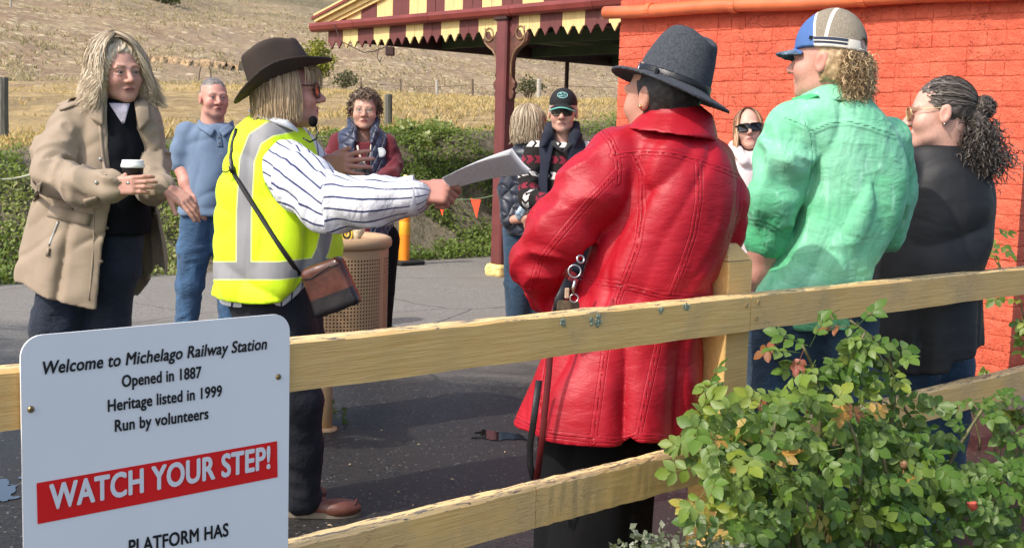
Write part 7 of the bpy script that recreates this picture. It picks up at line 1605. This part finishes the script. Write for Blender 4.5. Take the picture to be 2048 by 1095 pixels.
for k, (px, py, rx) in enumerate(((105, 52, 2.6), (150, 55, 2.4), (195, 60, 2.6), (240, 66, 2.2), (285, 70, 2.4), (330, 66, 1.5))): shrub('slope_bush', px, py, 106, rx, 1.0, [(.045, .06, .028), (.085, .10, .045), (.15, .16, .08)], 900, ('grey-green bush on the slope, first from the left of the row', 'grey-green bush on the slope, second from the left of the row', 'grey-green bush on the slope, third from the left of the row', 'grey-green bush on the slope, fourth from the left of the row', 'grey-green bush on the slope, fifth from the left of the row', 'small bright bush at the right end of the row on the slope')[k], .30, 30 + k)
for k, (px, py, Y_, rx, lab) in enumerate(((1055, 172, 56, .9, 'dark low bush on the slope above the blond bob'), (690, 158, 62, .7, 'dark low bush on the slope left of the thin pickets'))): shrub('low_bush', px, py, Y_, rx, .45, [(.05, .05, .03), (.10, .10, .06), (.17, .15, .10)], 700, lab, .14, 50 + k)
# bare eroded cut
M_CUT = plain('bare_clay', (.50, .33, .17), .95, .25, 2, .9, 4, .3); b = MB(); g = random.Random(4); top = []; bot = []
for i in range(41):
    px = 285 + 207 * i / 40; yt = 112 + 22 * i / 40 + g.uniform(-2, 2); p_ = None
    for Y_ in np.linspace(50, 130, 320):
        p_ = at(px, yt + 9, Y_)
        if p_.z < hz(p_.x, p_.y): break
    bot.append(p_ + Vector((0, -.3, -.1))); top.append(Vector((p_.x, p_.y + .35 + g.uniform(-.1, .1), p_.z + .34 + g.uniform(-.12, .10) * (1 if 3 < i < 37 else 2))))
b.add(bot + top + [t_ + Vector((0, 2.5, .10)) for t_ in top], [(i, i + 1, i + 42, i + 41) for i in range(40)] + [(i + 41, i + 42, i + 83, i + 82) for i in range(40)]); o = b.build('clay_bank', M_CUT, None, None, True); o['kind'] = 'structure'

# ---------------------------------------------------------------- rose bush in front of the fence
def leaflet(L, W, fold=.18, bend=.12, seed=0):
    r = random.Random(seed); pts = []; st = [(0, 0), (.18, .62), (.45, 1.0), (.75, .72), (1.0, 0)]
    V = [(0, 0, 0)] + [(sx_ * W / 2 * w, L * t, W * fold * w - bend * L * t * t) for sx_ in (-1, 1) for t, w in st[1:4]] + [(0, L, -bend * L * 1.1), (0, L * .30, -bend * L * .09), (0, L * .62, -bend * L * .38)]
    F_ = [(0, 8, 1), (1, 8, 2), (8, 9, 2), (2, 9, 3), (3, 9, 7), (0, 4, 8), (4, 5, 8), (5, 9, 8), (5, 6, 9), (6, 7, 9)]
    return V, F_
def rose_leaf(seed, n_l=5, size=1.0):
    r = random.Random(seed); b = MB(); S_ = size
    def put_l(base, ang, L, tilt):
        V, F_ = leaflet(L, L * r.uniform(.62, .74), r.uniform(.10, .26), r.uniform(.05, .25), seed); M = Matrix.Rotation(ang, 3, 'Z') @ Matrix.Rotation(tilt, 3, 'X') @ Matrix.Rotation(r.uniform(-.3, .3), 3, 'Y'); b.add([Vector(base) + M @ Vector(v) for v in V], F_)
    put_l((0, .060 * S_, 0), r.uniform(-.15, .15), .043 * S_, r.uniform(-.3, .1))
    for k in range((n_l - 1) // 2):
        yb = (.052 - .024 * k) * S_
        for sg_ in (-1, 1): put_l((0, yb, 0), sg_ * -r.uniform(.85, 1.2), (.037 - .004 * k) * S_, r.uniform(-.3, .15))
    b.tube([(0, -.01, 0), (0, .03 * S_, .002), (0, .062 * S_, 0)], .0011, 3, False)
    return b
def rose_mat(name, cols, under):
    n = NT(name); v = n.rand(); w = n.world(); c = n.ramp(n.math('ADD', n.math('MULTIPLY', v, .75), n.math('MULTIPLY', n.noise(w, 14, 3), .3)), [(i / (len(cols) - 1), q) for i, q in enumerate(cols)])
    f = n.noise(w, 90, 4); c = n.mix(n.math('MULTIPLY', n.step(f, .45, .7), .3), c, scl(cols[1], 1.3)); bf = n.n('ShaderNodeNewGeometry').outputs['Backfacing']; c = n.mix(n.math('MULTIPLY', bf, .5), c, under)
    t = n.n('ShaderNodeBsdfTranslucent'); n._in(t.inputs['Color'], n.mix(.6, c, (.30, .42, .02))); n.done(c, .42, n.bump(n.noise(w, 240, 3), .25, .002), spec=.35); mx = n.n('ShaderNodeMixShader'); mx.inputs[0].default_value = .25
    n.l(n.b.outputs[0], mx.inputs[1]); n.l(t.outputs[0], mx.inputs[2]); n.l(mx.outputs[0], n.out.inputs['Surface']); return n.m
M_ROSE = rose_mat('rose_leaf', [(.030, .075, .010), (.065, .135, .018), (.105, .185, .026), (.165, .24, .032), (.28, .30, .032)], (.16, .23, .07)); M_ROSER = rose_mat('rose_leaf_red', [(.16, .03, .02), (.26, .06, .035), (.22, .10, .03), (.14, .13, .03)], (.3, .1, .06)); M_ROSEY = rose_mat('rose_leaf_yellow', [(.42, .30, .05), (.50, .26, .06), (.34, .34, .05), (.36, .16, .07)], (.4, .3, .1))
RL = [rose_leaf(i, 5 if i % 3 else 7, 1.0).mesh('leaf', M_ROSE, True) for i in range(9)]; RR = [rose_leaf(20 + i, 5, .8).mesh('leaf', M_ROSER, True) for i in range(3)]; RY = [rose_leaf(30 + i, 5, .9).mesh('leaf', M_ROSEY, True) for i in range(3)]
M_CANE = plain('rose_cane', (.13, .12, .045), .6, .35, 30, .3, 60)
def fenceY(px):
    r_ = (px - 1024) / FPX; s_ = (r_ * 2.29 + .432) / (.7354 - .6777 * r_); return 2.29 + .6777 * s_
rb = random.Random(21); base = Vector((at(1690, 900, 3.05).x, 3.05, 0)); rose = empty('rose_bush', base); tag(rose, 'leafy rose bush with yellowing and reddish leaves in front of the fence', 'bush')
canes = [[(1640, 1500, 3.1), (1660, 1050, 3.15), (1690, 860, 3.12), (1700, 720, 3.1), (1730, 665, 3.08)], [(1640, 1500, 3.1), (1640, 1000, 3.05), (1640, 840, 3.05), (1630, 740, 3.05), (1605, 690, 3.02)], [(1640, 1500, 3.1), (1580, 1050, 3.0), (1500, 900, 2.95), (1450, 840, 2.95), (1430, 790, 2.95)], [(1640, 1500, 3.1), (1550, 1040, 2.95), (1470, 970, 2.9), (1420, 920, 2.88), (1400, 885, 2.88)],
         [(1640, 1500, 3.1), (1740, 1050, 3.15), (1800, 920, 3.2), (1835, 860, 3.25), (1800, 800, 3.25)], [(1900, 1500, 3.3), (1880, 1050, 3.3), (1900, 920, 3.35), (1950, 840, 3.4), (1985, 790, 3.4)], [(1900, 1500, 3.3), (1960, 1060, 3.3), (2020, 930, 3.4), (2060, 860, 3.4)], [(1640, 1500, 3.1), (1600, 1080, 2.9), (1560, 980, 2.85), (1540, 900, 2.85), (1560, 800, 2.9)], [(1900, 1500, 3.2), (1840, 1080, 3.05), (1800, 1010, 3.0), (1770, 940, 3.0), (1760, 850, 3.02)], [(1640, 1500, 3.1), (1690, 1080, 2.95), (1720, 1000, 2.9), (1720, 900, 2.92), (1680, 800, 2.95)], [(1700, 1500, 3.1), (1760, 980, 3.2), (1790, 800, 3.18), (1778, 700, 3.15), (1700, 640, 3.12)]]
spots = []
for cn in canes:
    P_ = [at(*c_) for c_ in cn]; b = MB(); dn_ = [P_[i].lerp(P_[i + 1], t) for i in range(len(P_) - 1) for t in (0, .25, .5, .75)] + [P_[-1]]; dn_ = [dn_[0]] + [(dn_[i - 1] + dn_[i] * 2 + dn_[i + 1]) / 4 for i in range(1, len(dn_) - 1)] + [dn_[-1]]; k_ = len(dn_)
    b.tube([p_ - base for p_ in dn_], [.008 * (1 - .75 * i / k_) + .0012 for i in range(k_)], 6); b.build('cane', M_CANE, rose, smooth=True)
    for i in range(int(k_ * .38), k_):
        for m_ in range(2): spots.append((dn_[i] + Vector((rb.gauss(0, .02), rb.gauss(0, .02), rb.gauss(0, .02))), i == k_ - 1 or (i > k_ - 3 and rb.random() < .4)))
topline = [(1325, 905), (1350, 830), (1400, 805), (1470, 790), (1540, 775), (1600, 770), (1690, 800), (1760, 830), (1830, 890), (1900, 925), (1980, 915), (2060, 915)]
tx, ty = [a for a, _ in topline], [b_ for _, b_ in topline]
while len(spots) < 760:
    px = rb.uniform(1385, 2075); y0 = float(np.interp(px, tx, ty)); py = y0 + 8 + (1165 - y0) * rb.random() ** 1.05
    if px < 1400 and py > 1040: continue
    fy = min(fenceY(px), 3.7) - .08; cl_ = math.sin(px * .031 + 1) * math.sin(py * .036) + .5 * math.sin(px * .075 + py * .05)
    if cl_ < -.45 and rb.random() < .8: continue
    if py > 1070 and px < 1460: continue
    spots.append((at(px, py, fy - .75 * rb.random() ** .8 * (1 - .35 * abs(px - 1690) / 380)), False))
spots.sort(key=lambda t: (t[0] - CAM.location).length - .25 * t[0].z + rb.gauss(0, .10)); inner = MB(); innv = []
for k, (p_, tip) in enumerate(spots):
    u_ = rb.random(); src = rb.choice(RR) if tip and u_ < .45 else (rb.choice(RY) if u_ > .945 else rb.choice(RL)); az = rb.uniform(0, 6.28); nrm = Vector((rb.gauss(-.15, .45), rb.gauss(-.75, .4), rb.gauss(.75, .35))).normalized(); d_ = Vector((math.cos(az), math.sin(az) * .6 - .2, rb.uniform(-.9, .5))); d_ = (d_ - nrm * d_.dot(nrm)).normalized(); x_ = d_.cross(nrm); M = Matrix((x_, d_, nrm)).transposed(); sc_ = rb.uniform(.72, 1.12)
    if k < 300: put('leaf', src, rose, p_ - base, M.to_euler(), (sc_, sc_, sc_))
    else: inner.add([p_ - base + M @ (v.co * sc_) for v in src.vertices], [tuple(f_.vertices) for f_ in src.polygons])
o = put('foliage', inner.mesh('foliage', M_ROSE, True), rose); o['kind'] = 'stuff'
for px, py, Y_ in ((1612, 745, 3.03), (1808, 928, 3.0), (1945, 1020, 3.1)):
    b = MB(); c_ = at(px, py, Y_) - base; b.lathe([(max(.0003, .011 * math.sin(t)), .012 * math.cos(t)) for t in [math.pi * i / 8 for i in range(9)]], c_, 10); b.tube([c_, c_ + Vector((0, 0, -.05))], .002, 5); b.build('rose_hip', plain('hip', (.30, .16, .08), .5, .3), rose, smooth=True)
c_ = at(1945, 1022, 2.95) - base; b = MB()
for i in range(9): a = i * .7; M = Matrix.Rotation(a, 3, 'Z') @ Matrix.Rotation(.5 + .06 * i, 3, 'X'); V_, F_ = leaflet(.026, .024, .3, -.3); b.add([c_ + M @ Vector(v) for v in V_], F_)
b.build('withered_bloom', plain('bloom_red', (.50, .09, .06), .6, .3, 30), rose, smooth=True)
# second rose between fence and wall
base2 = Vector((at(1985, 700, 5.6).x, 5.6, 0)); rose2 = empty('rose_bush', base2); tag(rose2, 'straggly dark rose growing behind the fence against the red wall', 'bush'); k_ = 0
for cn in ([(1960, 880, 5.6), (1940, 800, 5.6), (1930, 750, 5.6), (1925, 735, 5.6)], [(2060, 880, 5.2), (2060, 700, 5.2), (2040, 600, 5.2), (1990, 520, 5.2), (1985, 490, 5.2)], [(1990, 880, 5.6), (1985, 800, 5.6), (1975, 760, 5.6)], [(2070, 880, 5.2), (2075, 720, 5.2), (2062, 640, 5.2), (2040, 640, 5.2)], [(1900, 880, 5.6), (1895, 800, 5.6), (1900, 750, 5.6)], [(2030, 880, 5.0), (2030, 850, 5.0), (2035, 800, 5.0)], [(2000, 900, 5.0), (2010, 860, 5.0), (1990, 830, 5.0)]):
    P_ = [at(*c_) for c_ in cn]; b = MB(); b.tube([Vector((P_[0].x, P_[0].y, 0)) - base2] + [p_ - base2 for p_ in P_], [.006] + [.005 - .0008 * i for i in range(len(P_))], 5); b.build('cane', M_CANE, rose2, smooth=True)
    for i in range(10):
        t = rb.uniform(.3, 1) * (len(P_) - 1); j = min(int(t), len(P_) - 2); p_ = P_[j].lerp(P_[j + 1], t - j) + Vector((rb.gauss(0, .045), rb.gauss(0, .04), rb.gauss(0, .03))); nrm = Vector((rb.gauss(-.2, .4), rb.gauss(-.6, .4), rb.gauss(.9, .35))).normalized(); az = rb.uniform(0, 6.28); d_ = Vector((math.cos(az), math.sin(az), rb.uniform(-.8, .2))); d_ = (d_ - nrm * d_.dot(nrm)).normalized(); M = Matrix((d_.cross(nrm), d_, nrm)).transposed(); put('leaf', rb.choice(RL), rose2, p_ - base2, M.to_euler(), (1.15, 1.15, 1.15))
# low grey-green shrub at the lower edge
g = np.random.RandomState(17); N = 4200; c_ = at(1375, 1205, 2.62); u = g.randn(N, 3); u /= np.linalg.norm(u, axis=1, keepdims=True); P_ = u * (g.rand(N) ** .35)[:, None] * np.array((.25, .18, .165)); P_[:, 2] += .05 * (vnoise(P_ * 14 + 9, 3) - .5); C = P_ + np.array((c_.x, c_.y, c_.z)); rt = empty('low_shrub', (c_.x, c_.y, 0)); tag(rt, 'low grey-green small-leaved shrub at the lower edge below the rail', 'shrub')
o = scatter_leaves('foliage', C, g.uniform(.012, .024, N), leaf_mat('small_leaf', [(.07, .095, .05), (.14, .17, .10), (.26, .28, .19), (.42, .43, .33)], .6, .25), 18, .7, (0, -.3, 0)); o.parent = rt; o.location = (-c_.x, -c_.y, 0)
b = MB()
for i in range(9): a = i * .7; b.tube([(0, 0, 0), (.09 * math.cos(a), .07 * math.sin(a), c_.z * .5), (.18 * math.cos(a), .12 * math.sin(a), c_.z + .05)], [.008, .006, .003], 5)
b.build('stems', M_CANE, rt, smooth=True)['kind'] = 'stuff'
